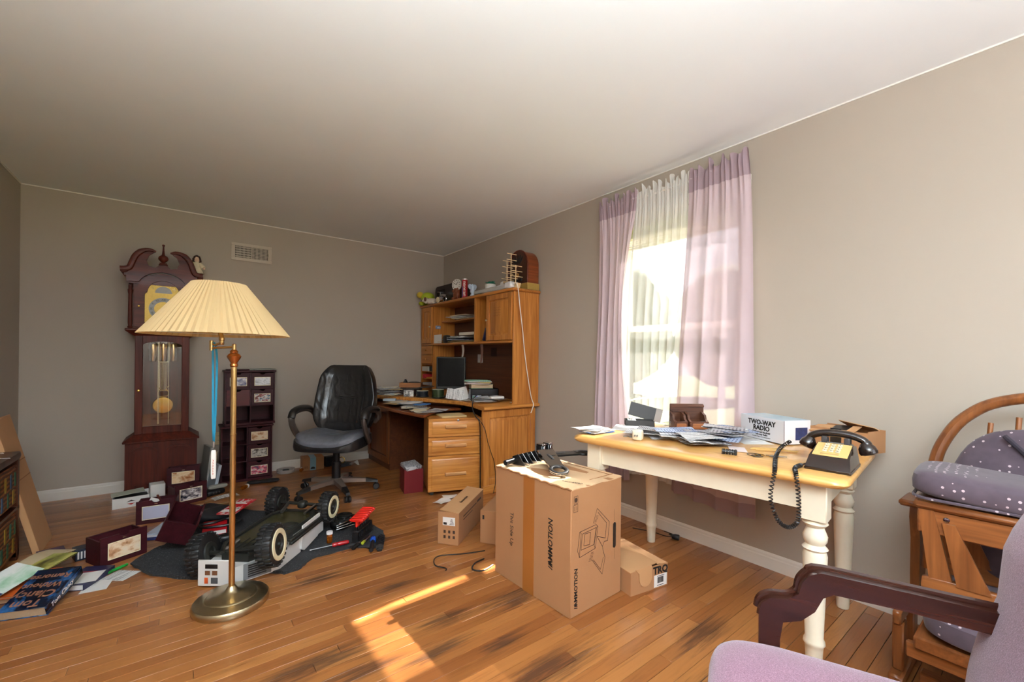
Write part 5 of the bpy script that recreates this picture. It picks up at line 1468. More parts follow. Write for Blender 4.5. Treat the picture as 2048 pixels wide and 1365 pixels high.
# pigeonhole contents
for i, (lab, x, z, sx, sy, sz, c) in enumerate((('white carton in the top pigeonhole of the hutch', 2.30, .9855, .10, .16, .055, (196, 192, 180)), ('black case in the top pigeonhole of the hutch', 2.31, .9855, .09, .07, .06, (22, 22, 24)),
        ('red packet in the middle pigeonhole of the hutch', 2.295, .9005, .09, .06, .05, (190, 40, 50)), ('orange envelope in the middle pigeonhole of the hutch', 2.30, .9005, .10, .13, .016, (206, 130, 50)), ('grey bundle of mail in the lowest pigeonhole of the hutch', 2.29, .8205, .11, .22, .03, (150, 150, 156)))):
    yy = (4.70, 4.57, 4.72, 4.60, 4.65)[i]
    obj(('carton', 'case', 'packet', 'envelope', 'mail_bundle')[i], MB().box(-.02, sx, -sy / 2, sy / 2, 0, sz, .003), plain('pigeon_%d' % i, c, .6, var=.12, vscale=20), label=lab, cat=('box', 'case', 'packet', 'envelope', 'mail')[i], loc=(x, yy, z))

PAPER_WORDS = {}
def sheetpaper(name, label, group, loc, rz, w_, l_, mat, curl=.006, th=.0012, cat='paper', tilt=(0, 0)):
    if group: label = label.replace('sheet', PAPER_WORDS.get(mat.name, 'white sheet'), 1)
    s1, s2 = random.uniform(0, 6), random.uniform(2, 5)
    o = obj(name, MB().sheet(6, 6, lambda u, v: ((u - .5) * w_, (v - .5) * l_, th + curl * (.5 + .5 * math.sin(s2 * u + 3 * v + s1))), th), mat, label=label, cat=cat, group=group, loc=loc)
    o.rotation_euler = (rad(tilt[0]), rad(tilt[1]), rad(rz))
    return o
rp = random.Random(31)
M_MAIL = [M_PAPER, M_PRINT, paper('grey_newsprint', (196, 196, 198), (80, 80, 86), 110), paper('cream_paper', (226, 216, 190)), paper('blue_grey_mail', (160, 172, 196), (60, 70, 110), 70), plain('manila', (206, 180, 128), .7), paper('glossy_ad', (176, 176, 180), (60, 60, 70), 60, .3)]
PAPER_WORDS.update({'printed_paper': 'printed white sheet', 'grey_newsprint': 'grey newsprint sheet', 'cream_paper': 'cream sheet', 'blue_grey_mail': 'blue-grey printed sheet', 'manila': 'manila sheet', 'glossy_ad': 'dark printed flyer', 'mint_green_paper': 'mint green sheet', 'pink_paper': 'pale pink sheet', 'yellow_paper': 'yellow sheet', 'blue_booklet': 'blue booklet'})
for z in (1.3142, 1.5782):
    n = 9 if z < 1.4 else 5
    for i in range(n):
        sheetpaper('paper_sheet', 'sheet in the sagging paper pile on the long hutch shelf' if z < 1.4 else 'sheet in the thin paper pile on the half shelf of the hutch', 'papers on the hutch shelves', (2.41 + rp.uniform(-.02, .02) if z < 1.4 else 2.45, (4.05 + rp.uniform(-.16, .22)) if z < 1.4 else 4.10 + rp.uniform(-.1, .1), z + i * .0085), rp.uniform(-14, 14), .21, .28, rp.choice(M_MAIL), .005, .005)
obj('stacked_catalog', MB().box(-.10, .10, -.14, .14, 0, .03, .004), plain('cream_catalog', (206, 200, 184), .6), label='thick cream catalogue lying on the paper pile of the long hutch shelf', cat='catalogue', loc=(2.42, 3.82, 1.3905), rz=6)
pk = obj('white_envelope', MB().box(-.003, .003, -.09, .09, 0, .10), M_PAPER, label='white envelope standing at the left end of the long hutch shelf', cat='envelope', loc=(2.292, 4.40, 1.3142))
obj('small_speaker', MB().sup(.035, .05, .045, .6, .6, 20, 10, TR((0, 0, .045))), M_BLACK, label='small black webcam on the long hutch shelf before the papers', cat='webcam', loc=(2.30, 4.20, 1.3142))
bkk, _c = book('paperback', 'dark blue paperback tipped over in the narrow hutch cubby', (2.34, 3.465, 1.318), (0, 0, 0), .018, .02, .02, M_NOVEL)
bpy.data.objects.remove(bkk.children[0]); bpy.data.objects.remove(bkk.children[0])
obj('cover', MB().box(-.05, .06, -.009, .009, 0, .13, .001, TR((0, .0, .006), (24, 0, 0))), plain('navy_paperback', (26, 30, 66), .4, var=.2, vscale=30), bkk)
obj('pages', MB().box(-.046, .062, -.007, .007, .003, .127, .0, TR((0, .0, .006), (24, 0, 0))), M_PAPER, bkk)
for (yy, z0, z1, c, lab, nm) in ((3.86, 1.14, 1.288, (196, 190, 180), 'pale paper strip hanging from the long hutch shelf', 'paper_strip'), (3.92, 1.10, 1.19, (190, 186, 180), 'white card pinned to the back of the hutch', 'pinned_card'), (3.50, 1.10, 1.288, (120, 84, 74), 'brown ribbon hanging from the long hutch shelf', 'ribbon'), (3.66, 1.17, 1.26, (52, 28, 26), 'dark framed picture on the back of the hutch', 'small_picture')):
    xx = 2.3 if 'hanging' in lab else 2.562
    wd = .022 if 'hanging' in lab else .05
    obj(nm, MB().sheet(2, 6, lambda u, v: (.008 * math.sin(v * 4) if 'hanging' in lab else 0, (u - .5) * 2 * wd * (1 - .4 * v if 'hanging' in lab else 1), (z1 - z0) * (1 - v)), .002), plain(nm + '_mat', c, .7, var=.2, vscale=30), label=lab, cat=nm.replace('_', ' '), loc=(xx, yy, z0))

# ------------------------------------------------------------------ things on top of the hutch
ZT = 1.7752
pt = thing('plush_turtle', 'lime green plush turtle with a puppy figure on the hutch corner', 'plush toy', (2.315, 4.71, ZT), rz=-50)
M_LIME = plain('lime_plush', (168, 186, 44), .9, var=.15, vscale=40, bump=.4, bscale=120)
obj('shell', MB().sup(.055, .055, .05, .9, .9, 20, 12, TR((0, 0, .062))), M_LIME, pt)
obj('head', MB().sup(.028, .028, .026, 1, 1, 16, 10, TR((-.06, -.02, .09))), plain('yellow_plush', (206, 176, 60), .9), pt)
for sx in (-1, 1):
    for sy in (-1, 1): obj('foot', MB().sup(.02, .024, .016, .9, .9, 12, 8, TR((sx * .04, sy * .04, .016))), M_LIME, pt)
pu = thing('puppy_figurine', 'brown and white puppy figurine lying before the plush turtle', 'figurine', (2.275, 4.53, ZT), rz=-50)
M_PUP = plain('puppy_white', (214, 200, 184), .6)
mb = MB().sup(.05, .026, .026, .8, .8, 20, 12, TR((0, 0, .026))).sup(.026, .024, .024, .9, .9, 16, 10, TR((-.055, 0, .035))).sup(.012, .014, .010, 1, 1, 10, 8, TR((-.080, 0, .030)))
for sx in (-.035, .035):
    for sy in (-.02, .02): mb.tube([(sx, sy, .02), (sx - .012, sy * 1.3, .006)], .008, 8)
mb.tube([(.045, 0, .03), (.065, .01, .045)], [.006, .004], 6)
bd = obj('body', mb, M_PUP, pu)
q = bd.modifiers.new('fuse', 'REMESH'); q.mode = 'VOXEL'; q.voxel_size = .003; q.use_smooth_shade = True
for sy in (-1, 1): obj('ear', MB().sup(.012, .006, .018, .8, .8, 10, 8, TR((-.05, sy * .025, .042))), plain('puppy_brown', (92, 50, 34), .6), pu)
obj('nose', MB().sup(.006, .006, .005, 1, 1, 10, 6, TR((-.091, 0, .033))), M_INK, pu)
mr = thing('mantel_radio', 'dark brown mantel radio with rounded corner behind the figurines', 'radio', (2.46, 4.36, ZT))
prof = [(-.24, 0), (.24, 0), (.24, .09)] + arc(.15, .085, .09, 0, 90, 6)[1:] + [(-.20, .175)] + arc(-.20, .135, .04, 90, 180, 5)
obj('case', MB().prism([(-a, b_) for a, b_ in prof], -.09, .09, 'yz'), wood('black_brown_wood', (26, 14, 12), (46, 26, 20), 'y', .3), mr)
obj('speaker_cloth', MB().box(-.092, -.0905, .02, .20, .03, .14), plain('dark_cloth', (30, 20, 18), .9), mr)
mc = thing('motorcycle_clock', 'silver motorcycle figurine with a small clock face', 'figurine', (2.30, 4.33, ZT), rz=-88)
for x in (-.05, .05): obj('wheel', MB().tube([(x + .026 * math.cos(a * PI / 9), 0, .030 + .026 * math.sin(a * PI / 9)) for a in range(18)], .004, 6, True), M_CHROME, mc)
obj('clock_face', MB().lathe([(0, 0), (.024, 0), (.026, .003), (.026, .008), (0, .008)], 20, TR((-.05, -.006, .030), (90, 0, 0))), M_IVORY, mc)
mb = MB().tube([(-.05, 0, .03), (-.02, 0, .075), (-.03, 0, .095)], .004, 6).tube([(-.02, 0, .07), (.04, 0, .062), (.075, 0, .05)], .010, 8).sup(.03, .014, .02, .6, .6, 14, 8, TR((.0, 0, .036))).tube([(-.03, -.025, .095), (-.03, .025, .095)], .004, 6)
obj('frame', mb, M_CHROME, mc)
wc = thing('desk_clock', 'round white dial clock held up by a brown bear figure', 'clock', (2.315, 4.02, ZT), rz=-70)
M_BEAR = plain('brown_figure', (120, 62, 34), .5, var=.2)
mb = MB().sup(.03, .026, .035, .8, .8, 16, 10, TR((0, 0, .036))).sup(.02, .02, .02, .9, .9, 14, 8, TR((0, -.01, .080)))
for sx in (-1, 1): mb.tube([(sx * .024, 0, .055), (sx * .034, -.01, .085)], .009, 8).tube([(sx * .016, -.01, .02), (sx * .024, -.03, .010)], .011, 8).sup(.007, .005, .007, 1, 1, 8, 6, TR((sx * .014, -.006, .098)))
bd = obj('bear', mb, M_BEAR, wc)
q = bd.modifiers.new('fuse', 'REMESH'); q.mode = 'VOXEL'; q.voxel_size = .003; q.use_smooth_shade = True
dlc = obj('dial', MB().lathe([(0, 0), (.044, 0), (.048, .004), (.048, .016), (0, .016)], 26, TR((.0, .012, .128), (90, 0, 0))), plain('clock_white', (226, 224, 214), .4, var=0), wc)
mb = MB()
for i in range(12): mb.box(-.002, .002, -.0062, -.0045, .030, .041, 0, TR((0, 0, .128)) @ Matrix.Rotation(2 * PI * i / 12, 4, 'Y'))
mb.box(-.0015, .0015, -.0062, -.0045, 0, .034, 0, TR((0, 0, .128), (0, -60, 0))).box(-.002, .002, -.0062, -.0045, 0, .024, 0, TR((0, 0, .128), (0, 30, 0)))
obj('hands_and_marks', mb, M_INK, dlc, smooth=0, kind='stuff')
ls = thing('candy_tin', 'tall red cylindrical candy tin with white lettering on the hutch', 'tin', (2.335, 3.885, ZT))
obj('tube', MB().lathe([(.030, 0), (.031, .002), (.031, .205), (.029, .208)], 24), plain('red_tin', (176, 26, 34), .3, var=.06), ls)
obj('lid', MB().lathe([(.032, .200), (.032, .212), (.028, .214), (0, .214)], 24), plain('tin_rim', (206, 200, 196), .3, .6), ls)
a_ = math.degrees(math.atan2(_r.y, _r.x))
obj('lettering', MB().text('LIFE SAVERS', .030, TR((-_f.x * .0312, -_f.y * .0312, .105), (0, 0, a_)) @ TR((0, 0, 0), (90, 0, 0)) @ TR((0, 0, 0), (0, 0, 90)), .0012, bold=.0006), M_PAPER, ls, smooth=0)
obj('blue_band', MB().box(-.012, -.006, -.0005, .0008, .02, .13, 0, TR((-_f.x * .0315 - _r.x * .010, -_f.y * .0315 - _r.y * .010, 0), (0, 0, a_))), plain('blue_print', (60, 84, 150), .4, var=0), ls)
sn = thing('glass_figurine', 'small white and blue glass figurine beside the candy tin', 'figurine', (2.34, 3.74, ZT))
M_PBL = plain('pale_blue_glass', (190, 206, 226), .15, var=.2, vscale=60)
obj('base', MB().lathe([(.026, 0), (.022, .012), (.012, .03), (.02, .05), (.014, .07), (.02, .09), (.008, .105), (0, .11)], 16), M_PBL, sn)
for sx in (-1, 1): obj('wing', MB().sup(.018, .005, .022, .8, .8, 14, 8, TR((sx * .022, 0, .085), (0, sx * 25, 0))), M_PBL, sn)
po = thing('plant_cup', 'white cup holding a green plastic plant on the hutch', 'plant', (2.345, 3.42, ZT))
obj('cup', MB().lathe([(.030, 0), (.034, .004), (.038, .065), (.036, .068), (.034, .062), (0, .058)], 22), M_WHITE, po)
mb = MB()
for i in range(22):
    a = random.uniform(0, 2 * PI); r = random.uniform(.005, .032)
    mb.sup(.011, .006, .003, .9, .9, 8, 6, TR((r * math.cos(a), r * math.sin(a), .072 + random.uniform(0, .014)), (random.uniform(-30, 30), random.uniform(-30, 30), math.degrees(a))))
obj('leaves', mb, plain('teal_green_leaf', (24, 118, 88), .5, var=.3, vscale=50), po, kind='stuff')
cd_ = obj('white_card', MB().prism([(-.045, 0), (.055, 0), (.02, .10), (-.02, .105)], -.003, .003, 'yz'), M_PAPER, label='white folded card standing beside the plant cup', cat='card', loc=(2.37, 3.26, ZT))
tl = thing('tube_light', 'long grey tube light with white end lying along the hutch front', 'light', (2.28, 3.31, ZT))
obj('housing', MB().box(-.022, .022, -.30, .28, .0, .045, .010), plain('satin_grey', (176, 176, 174), .35), tl)
obj('end_block', MB().box(-.026, .026, -.335, -.24, .0, .058, .010), plain('white_block', (224, 226, 228), .3), tl)
obj('socket', MB().lathe([(.009, 0), (.009, .003), (0, .003)], 12, TR((-.022, -.26, .022), (0, -90, 0))), M_INK, tl)
cord = [(1037, 575), (1040, 610)]
obj('power_cable', MB().tube(smoothpath([(2.285, 2.972, 1.80), (2.285, 2.935, 1.815), (2.30, 2.926, 1.77), (2.325, 2.926, 1.60), (2.36, 2.93, 1.40), (2.395, 2.936, 1.18), (2.44, 2.938, .95), (2.475, 2.938, .80), (2.49, 2.925, .742), (2.48, 2.925, .70), (2.465, 2.93, .66)], 8), .0042, 8), plain('white_cable', (232, 228, 220), .4, var=0), label='white power cord hanging down the end of the hutch', cat='cord')
gb_ = obj('gold_box', MB().box(-.07, .07, -.16, .16, 0, .062, .003), plain('gold_card', (190, 158, 84), .35, .4, var=.1), label='flat gold box under the cathedral radio', cat='box', loc=(2.495, 3.105, ZT))
cr = thing('cathedral_radio', 'arched wooden cathedral radio standing on the gold box', 'radio', (2.505, 3.105, ZT + .0622))
prof = [(-.14, 0), (.14, 0), (.14, .17)] + [(.14 * math.cos(rad(a)), .17 + .145 * math.sin(rad(a))) for a in range(12, 169, 12)] + [(-.14, .17)]
obj('case', MB().prism(prof, -.06, .065, 'yz'), wood('reddish_radio_wood', (92, 40, 20), (142, 72, 36), 'x', .3, .2), cr)
rim = [(x * .98, z * .985 + .003) for x, z in prof]
obj('front', MB().prism(rim, -.068, -.0602, 'yz'), wood('dark_radio_front', (46, 20, 12), (76, 38, 22), 'z', .3, .2), cr)
obj('edge_moulding', MB().tube([(-.066, x, z) for x, z in prof], .008, 6, True), M_CHERRYX, cr)
for i in range(5):
    a = rad(50 + 20 * i)
    obj('grille_slot', MB().sup(.0025, .011, .042, .8, .6, 12, 10, TR((-.069, .072 * math.cos(a), .165 + .072 * math.sin(a))) @ Matrix.Rotation(a - PI / 2, 4, 'X')), M_DARK, cr)
obj('dial_window', MB().lathe([(0, 0), (.020, 0), (.022, .003), (0, .003)], 18, TR((-.0685, 0, .085), (0, -90, 0))), plain('amber_dial', (176, 126, 60), .3), cr)
for yy in (-.055, 0, .055): obj('knob', MB().lathe([(.013, 0), (.012, .014), (0, .016)], 14, TR((-.068, yy, .038), (0, -90, 0))), M_DARK, cr)
sh = thing('ship_model', 'unfinished pale wood sailing ship model with three bare masts', 'model ship', (2.345, 3.09, ZT), rz=80)
M_PALE = plain('pale_balsa', (222, 194, 150), .7, var=.1)
obj('hull', MB().prism([(-.12, .035), (-.10, 0), (.09, 0), (.13, .05), (.10, .045), (-.08, .030)], -.02, .02, 'xz'), M_PALE, sh)
obj('deck', MB().box(-.085, .09, -.018, .018, .035, .045, .003).box(-.02, .10, -.02, .02, .045, .062, .002, TR((0, 0, 0), (0, -10, 0))), M_PALE, sh)
for x, h_, n_ in ((-.075, .17, 3), (.0, .27, 5), (.065, .23, 4)):
    m_ = obj('mast', MB().cyl(.0035, (x, 0, .02), (x, 0, h_), 7), M_PALE, sh)
    for k in range(n_):
        z = .085 + k * (h_ - .095) / max(1, n_ - 1)
        obj('yard', MB().cyl(.0026, (x - .01, -.05 + .003 * k, z), (x - .01, .05 - .003 * k, z + .004), 6), M_PALE, m_)

for o_, k_ in ((pt, 1.45), (pu, 1.35), (mc, 1.3), (wc, 1.3), (sn, 1.3), (po, 1.4), (sh, 1.25), (mr, 1.15)): o_.scale = (k_, k_, k_)
mr.scale = (1, 1.1, 1.25)
# ------------------------------------------------------------------ things on the desk
mo = thing('monitor', 'black flat screen monitor standing on the desk', 'monitor', (2.15, 3.83, .7452), rz=-37)
obj('bezel', MB().box(-.150, .150, -.012, .022, .085, .415, .006), M_BLACK, mo)
obj('screen', MB().box(-.136, .136, -.0135, -.0121, .112, .402), plain('dark_screen', (9, 10, 12), .25, var=0, spec=.15), mo)
obj('neck', MB().box(-.03, .03, .010, .030, .02, .16, .006), M_BLACK, mo)
obj('foot', MB().sup(.10, .075, .010, .3, .6, 26, 8, TR((0, .01, .0101))), M_BLACK, mo)
for lab, x, yy, h_, c in (('shorter spindle of blank discs on the desk edge', 1.925, 4.02, .062, (40, 44, 50)), ('taller green spindle of blank discs on the desk edge', 2.005, 3.83, .085, (60, 72, 46))):
    s_ = thing('disc_spindle', lab, 'disc spindle', (x, yy, .7452))
    obj('base', MB().lathe([(.064, 0), (.066, .003), (.066, .010), (.06, .012)], 28), M_BLACK, s_)
    obj('discs', MB().lathe([(.060, .012), (.060, h_), (.008, h_)], 28), plain('discs_%d' % int(h_ * 1000), c, .2, .3, var=.1), s_)
    obj('top_disc', MB().lathe([(.060, h_), (.060, h_ + .003), (.01, h_ + .003)], 28), plain('disc_top', (196, 196, 176), .3), s_)
obj('white_carton', MB().box(-.05, .05, -.035, .035, 0, .065, .002), picture('speckled_white_carton', [(228, 226, 218), (228, 226, 218), (60, 60, 60), (200, 196, 190)], 4, 5, .5), label='small white and black carton on the desk by the disc spindles', cat='box', loc=(1.84, 4.16, .7452), rz=-30)
obj('dark_case', MB().box(-.11, .11, -.09, .09, 0, .075, .006), plain('dark_brown_case', (44, 30, 24), .5), label='dark storage case on the desk under the wooden basket', cat='case', loc=(1.98, 4.42, .7452), rz=-32)
bsk = thing('wooden_basket', 'shallow wooden basket of odds and ends on the storage case', 'basket', (1.98, 4.42, .8212), rz=-32)
M_BSK = wood('basket_wood', (124, 72, 32), (170, 110, 58), 'x', .5)
obj('tray', MB().box(-.11, .11, -.085, .085, 0, .006).box(-.11, .11, -.09, -.084, 0, .05, .001).box(-.11, .11, .084, .09, 0, .05).box(-.116, -.11, -.085, .085, 0, .05).box(.11, .116, -.085, .085, 0, .05), M_BSK, bsk)
obj('eyeglass_case', MB().sup(.07, .032, .026, .5, .6, 24, 10, TR((0, 0, .026))), M_BLACK, label='black soft case lying in the wooden basket', cat='case', loc=(2.01, 4.41, .828), rz=-30)
obj('calendar_card', MB().prism([(-.04, 0), (.04, 0), (0, .08)], -.03, .03, 'xz'), plain('black_and_white_card', (40, 40, 42), .4, var=.6, vscale=30), label='small tented black card standing in the wooden basket', cat='card', loc=(1.925, 4.45, .828), rz=-40)
obj('dark_folder', MB().sheet(10, 4, lambda u, v: (-.15 + .3 * u, -.10 + .2 * v, .004 + .03 * math.sin(PI * u * .5) ** 2), .006), plain('brown_folder_dark', (40, 32, 28), .5), label='dark curved folder lying between the discs and the monitor', cat='folder', loc=(1.95, 4.16, .812), rz=-37)
bx_ = thing('desktop_speaker', 'black glossy audio box standing on the desk under the green book', 'speaker', (2.245, 3.42, .7452), rz=-22)
obj('cabinet', MB().box(-.11, .16, -.08, .10, 0, .118, .006), plain('black_audio_box', (16, 16, 19), .2, var=.05), bx_)
obj('silver_panel', MB().box(-.095, -.01, -.0815, -.0801, .010, .055), plain('silver_panel', (150, 154, 158), .3, .5), bx_)
for i, c in enumerate(((40, 150, 110), (190, 70, 90), (90, 110, 190))): obj('jack', MB().lathe([(.006, 0), (.006, .008), (.003, .009)], 10, TR((-.085 + i * .016, -.0815, .042), (90, 0, 0))), plain('jack_%d' % i, c, .4, var=0), bx_)
gbk, gco = book('hardback', 'thick green hardback lying on the black audio box', (2.235, 3.40, .8638), (0, 0, 66), .15, .21, .042, plain('green_cloth_cover', (56, 110, 82), .5, var=.08))
obj('spine_lettering', MB().box(.0752, .0757, -.07, .05, .022, .026).box(.0752, .0757, -.06, .04, .014, .017), M_IVORY, gco, smooth=0)
M_MINT = paper('mint_green_paper', (150, 206, 178), (220, 240, 230), 60, cover=.62)
for i in range(8):
    sheetpaper('paper_sheet', 'sheet in the tilted stack on the green hardback', 'papers on the green book', (2.20 + rp.uniform(-.015, .015), 3.40 + rp.uniform(-.02, .02), .9062 + i * .0042), 60 + rp.uniform(-16, 16), .15, .23, (M_PAPER, paper('pink_paper', (226, 196, 196)), M_PRINT, plain('yellow_paper', (224, 206, 110), .6), M_PAPER, M_PRINT, M_MINT, M_MINT)[i], .003, .003)
o = sheetpaper('leaning_print', 'printed certificate with a round seal leaning on the monitor', None, (2.045, 3.555, .80), -37, .17, .10, M_PRINT, .006, cat='paper', tilt=(78, 8))
o = sheetpaper('leaning_print', 'folded white sheet leaning behind the printed certificate', None, (2.10, 3.56, .80), -30, .15, .12, M_PAPER, .006, cat='paper', tilt=(80, -14))
for i in range(16):
    x, yy = rp.uniform(2.10, 2.36), rp.uniform(3.03, 3.28) if i < 9 else rp.uniform(3.25, 3.34)
    if i < 5: x, yy = rp.uniform(2.10, 2.20), rp.uniform(3.22, 3.50)
    sheetpaper('paper_sheet', 'loose sheet scattered on the front of the desk top', 'papers on the desk top', (x, yy, .7456 + .0028 * i), rp.uniform(0, 180), rp.uniform(.07, .14), rp.uniform(.12, .19), rp.choice(M_MAIL[:5]), .008, .0012)
obj('white_packet', MB().box(-.06, .06, -.035, .035, 0, .018, .003), M_WCARD, label='small white packet lying on the desk papers', cat='packet', loc=(2.20, 3.09, .793), rz=-20)
obj('paper_roll', MB().sheet(8, 6, lambda u, v: (-.06 + .12 * u, -.04 + .08 * v, .05 * u * u), .002), M_PAPER, label='white sheet curling up beside the hutch end panel', cat='paper', loc=(2.41, 3.06, .748), rz=-10)
for i in range(14):
    sheetpaper('paper_sheet', 'sheet in the heap at the wall end of the desk', 'papers at the wall end of the desk', (1.73 + rp.uniform(-.05, .07), 4.50 + rp.uniform(-.10, .14), .7456 + .0055 * i), rp.uniform(0, 180), .15, .22, rp.choice(M_MAIL), .010, .0035)
obj('manila_sheet', MB().sheet(6, 4, lambda u, v: (-.07 + .14 * u, -.05 + .1 * v, .002 + .004 * u), .001), M_MAIL[5], label='manila slip hanging over the desk edge by the chair', cat='paper', loc=(1.66, 4.27, .7456), rz=-45)
for i in range(22):
    x, yy = 1.60 + rp.uniform(-.02, .22), 3.36 + i * .045 + rp.uniform(-.05, .05)
    if yy > 4.15: x, yy = rp.uniform(1.57, 1.70), rp.uniform(3.75, 4.30)
    sheetpaper('paper_sheet', 'loose sheet spread over the pull-out tray of the desk', 'papers on the pull-out tray', (x + .02, yy, tray_z + .0006 + .0019 * i), rp.uniform(0, 180), rp.uniform(.08, .15), rp.uniform(.13, .2), rp.choice(M_MAIL), .006, .0012)
obj('blue_folder', MB().box(-.07, .07, -.05, .05, 0, .007, .002), plain('sky_blue_folder', (44, 104, 168), .4), label='bright blue folder on the pull-out tray', cat='folder', loc=(1.72, 3.60, tray_z + .046), rz=20)
obj('white_pad', MB().box(-.10, .10, -.06, .06, 0, .008, .002), M_PAPER, label='long white pad on the pull-out tray beside the blue folder', cat='pad', loc=(1.70, 3.78, tray_z + .046), rz=28)
obj('silver_box', MB().box(-.06, .06, -.03, .03, 0, .022, .003), plain('silver_carton', (160, 172, 184), .35, .3), label='flat silver box on the pull-out tray by the chair', cat='box', loc=(1.60, 4.08, tray_z + .046), rz=-30)
obj('manila_folder', MB().box(-.11, .11, -.10, .10, 0, .012, .002), M_MAIL[5], label='stack of manila folders on top of the file cabinet', cat='folder', loc=(1.84, 3.27, .6425), rz=-12)
obj('hanging_cable', MB().tube(smoothpath([(2.16, 3.36, .80), (2.08, 3.30, .775), (2.005, 3.18, .765), (1.95, 3.10, .74), (1.935, 3.06, .70), (1.95, 3.045, .655), (1.975, 3.02, .60), (1.978, 3.012, .40), (1.976, 3.005, .2), (1.974, 3.0, .04)], 8), .0045, 7), M_BLACK, label='black cable hanging from the desk beside the file cabinet drawers', cat='cable')
obj('hanging_cable', MB().tube(smoothpath([(1.962, 3.02, .64), (1.99, 2.965, .56), (2.02, 2.962, .45), (2.06, 2.962, .34), (2.09, 2.962, .26), (2.10, 2.955, .10), (2.06, 2.93, .01)], 8), .003, 6), M_BLACK, label='thin black cord slanting across the desk end panel', cat='cable')
# under the desk
rb = thing('red_bin', 'dark red cardboard bin with magazines beside the file cabinet', 'bin', (1.56, 3.46, 0), rz=-12)
M_REDBIN = plain('dark_red_card', (110, 16, 24), .5)
obj('bin', MB().box(-.08, .08, -.10, -.094, 0, .20).box(-.08, .08, .094, .10, 0, .20).box(-.08, -.074, -.094, .094, 0, .20).box(.074, .08, -.094, .094, 0, .20).box(-.074, .074, -.094, .094, 0, .006), M_REDBIN, rb)
obj('magazine_stack', MB().box(-.07, .07, -.085, .085, .01, .20, .006).box(-.068, .072, -.08, .08, .20, .235, .008, TR((0, 0, 0), (6, -4, 9))), M_MAIL[6], rb)
for lab, x, yy, rz in (('crumpled white paper on the floor below the file cabinet', 1.63, 3.02, 20), ('white envelope on the floor under the file cabinet', 1.74, 3.08, -10)):
    sheetpaper('paper_scrap', lab, None, (x, yy, .001), rz, .13, .09, M_PAPER, .010)
sheetpaper('paper_scrap', 'small white slip on the floor in the desk kneehole', None, (1.82, 4.05, .0005), 10, .10, .05, M_PAPER, .002)

# ------------------------------------------------------------------ cartons in the middle of the room
BX, BY = .368, .547
bb_ = thing('large_carton', 'large brown carton with a line drawing and black lettering', 'box', (1.527, 1.606, 0), rz=2.2)
def top_f(u, v):
    return ((u - .5) * BX, (v - .5) * BY, .572 + .004 * math.sin(9 * v) * (1 - u) + .003 * math.sin(14 * u))
mb = MB().box(-BX / 2, BX / 2, -BY / 2, BY / 2, 0, .570, .003)
obj('carton', mb, M_CARD, bb_)
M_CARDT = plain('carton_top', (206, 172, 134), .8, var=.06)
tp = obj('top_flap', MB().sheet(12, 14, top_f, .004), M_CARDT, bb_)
obj('torn_edge', MB().tube([(-BX / 2 + .003 * math.sin(i * 2.7), -BY / 2 + BY * i / 26, .571 + .003 * math.sin(i * 1.9)) for i in range(27)], .0045, 5), M_CARDE, bb_)
obj('top_seam', MB().box(.0, BX / 2 - .004, -BY / 2 + .05, -BY / 2 + .052, .5745, .5768).box(BX / 2 - .03, BX / 2 - .028, -BY / 2 + .05, BY / 2 - .04, .5745, .5768), M_CARDE, tp)
obj('packing_tape', MB().box(-BX / 2 - .0012, -BX / 2 - .0002, -.035, .045, 0, .572), M_TAPE, bb_)
FL = TR((-BX / 2 - .0004, 0, 0), (90, 0, -90))
FF = TR((-BX / 2, -BY / 2 - .0004, 0), (90, 0, 0))
obj('side_lettering', MB().text('This Side Up', .034, FL @ TR((-.135, .272, 0), (0, 0, -90))), M_INK, bb_, smooth=0)
def logo(T, s):
    mb = MB().text('AMMOTION', s, T @ TR((s * .35, 0, 0)), shear=.12, bold=s * .02)
    for k in range(2): mb.prism([(-s * (2.75 - .28 * k), -s * .34), (-s * (2.62 - .28 * k), -s * .34), (-s * (2.42 - .28 * k), s * .34), (-s * (2.55 - .28 * k), s * .34)], 0, .0006, 'xy', T)
    mb.prism([(-s * 2.22, -s * .34), (-s * 2.08, -s * .34), (-s * 1.9, s * .34), (-s * 2.04, s * .34)], 0, .0006, 'xy', T)
    mb.prism([(-s * 2.1, -s * .06), (-s * 1.75, -s * .06), (-s * 1.72, s * .08), (-s * 2.06, s * .08)], 0, .0006, 'xy', T)
    return mb
obj('brand_lettering', logo(FL @ TR((.148, .285, 0), (0, 0, 90)), .040), M_INK, bb_, smooth=0)
obj('brand_lettering', logo(FF @ TR((.037, .118, 0), (0, 0, 90)), .031), M_INK, bb_, smooth=0)
M_LINE = plain('brown_black_line', (62, 40, 28), .7, var=0)
mb = MB()
def stroke(pts, closed=False, wd=.0013):
    P = [Vector((a, b_, 0)) for a, b_ in pts]
    if closed: P.append(P[0])
    for p, q in zip(P, P[1:]):
        d = (q - p).normalized(); n = Vector((-d.y, d.x, 0)) * wd
        mb.add([p - n, p + n, q + n, q - n], [(0, 1, 2, 3)], FF @ TR((0, 0, .0004)))
stroke([(.058, .373), (.045, .291), (.058, .258), (.168, .270), (.186, .368), (.173, .380)], True)
stroke([(.076, .360), (.173, .366), (.157, .290), (.068, .289)], True)
stroke([(.093, .356), (.133, .354), (.127, .299), (.087, .303)], True)
stroke([(.058, .373), (.068, .365), (.060, .285), (.058, .258)]); stroke([(.186, .368), (.176, .366), (.160, .285), (.168, .270)])
stroke([(.152, .391), (.180, .454), (.273, .369), (.260, .281), (.235, .285), (.221, .264), (.228, .239), (.241, .206), (.221, .133), (.145, .223)])
stroke([(.185, .435), (.250, .370), (.242, .299), (.181, .322)]); stroke([(.155, .220), (.208, .159), (.229, .212)]); stroke([(.181, .322), (.221, .264)])
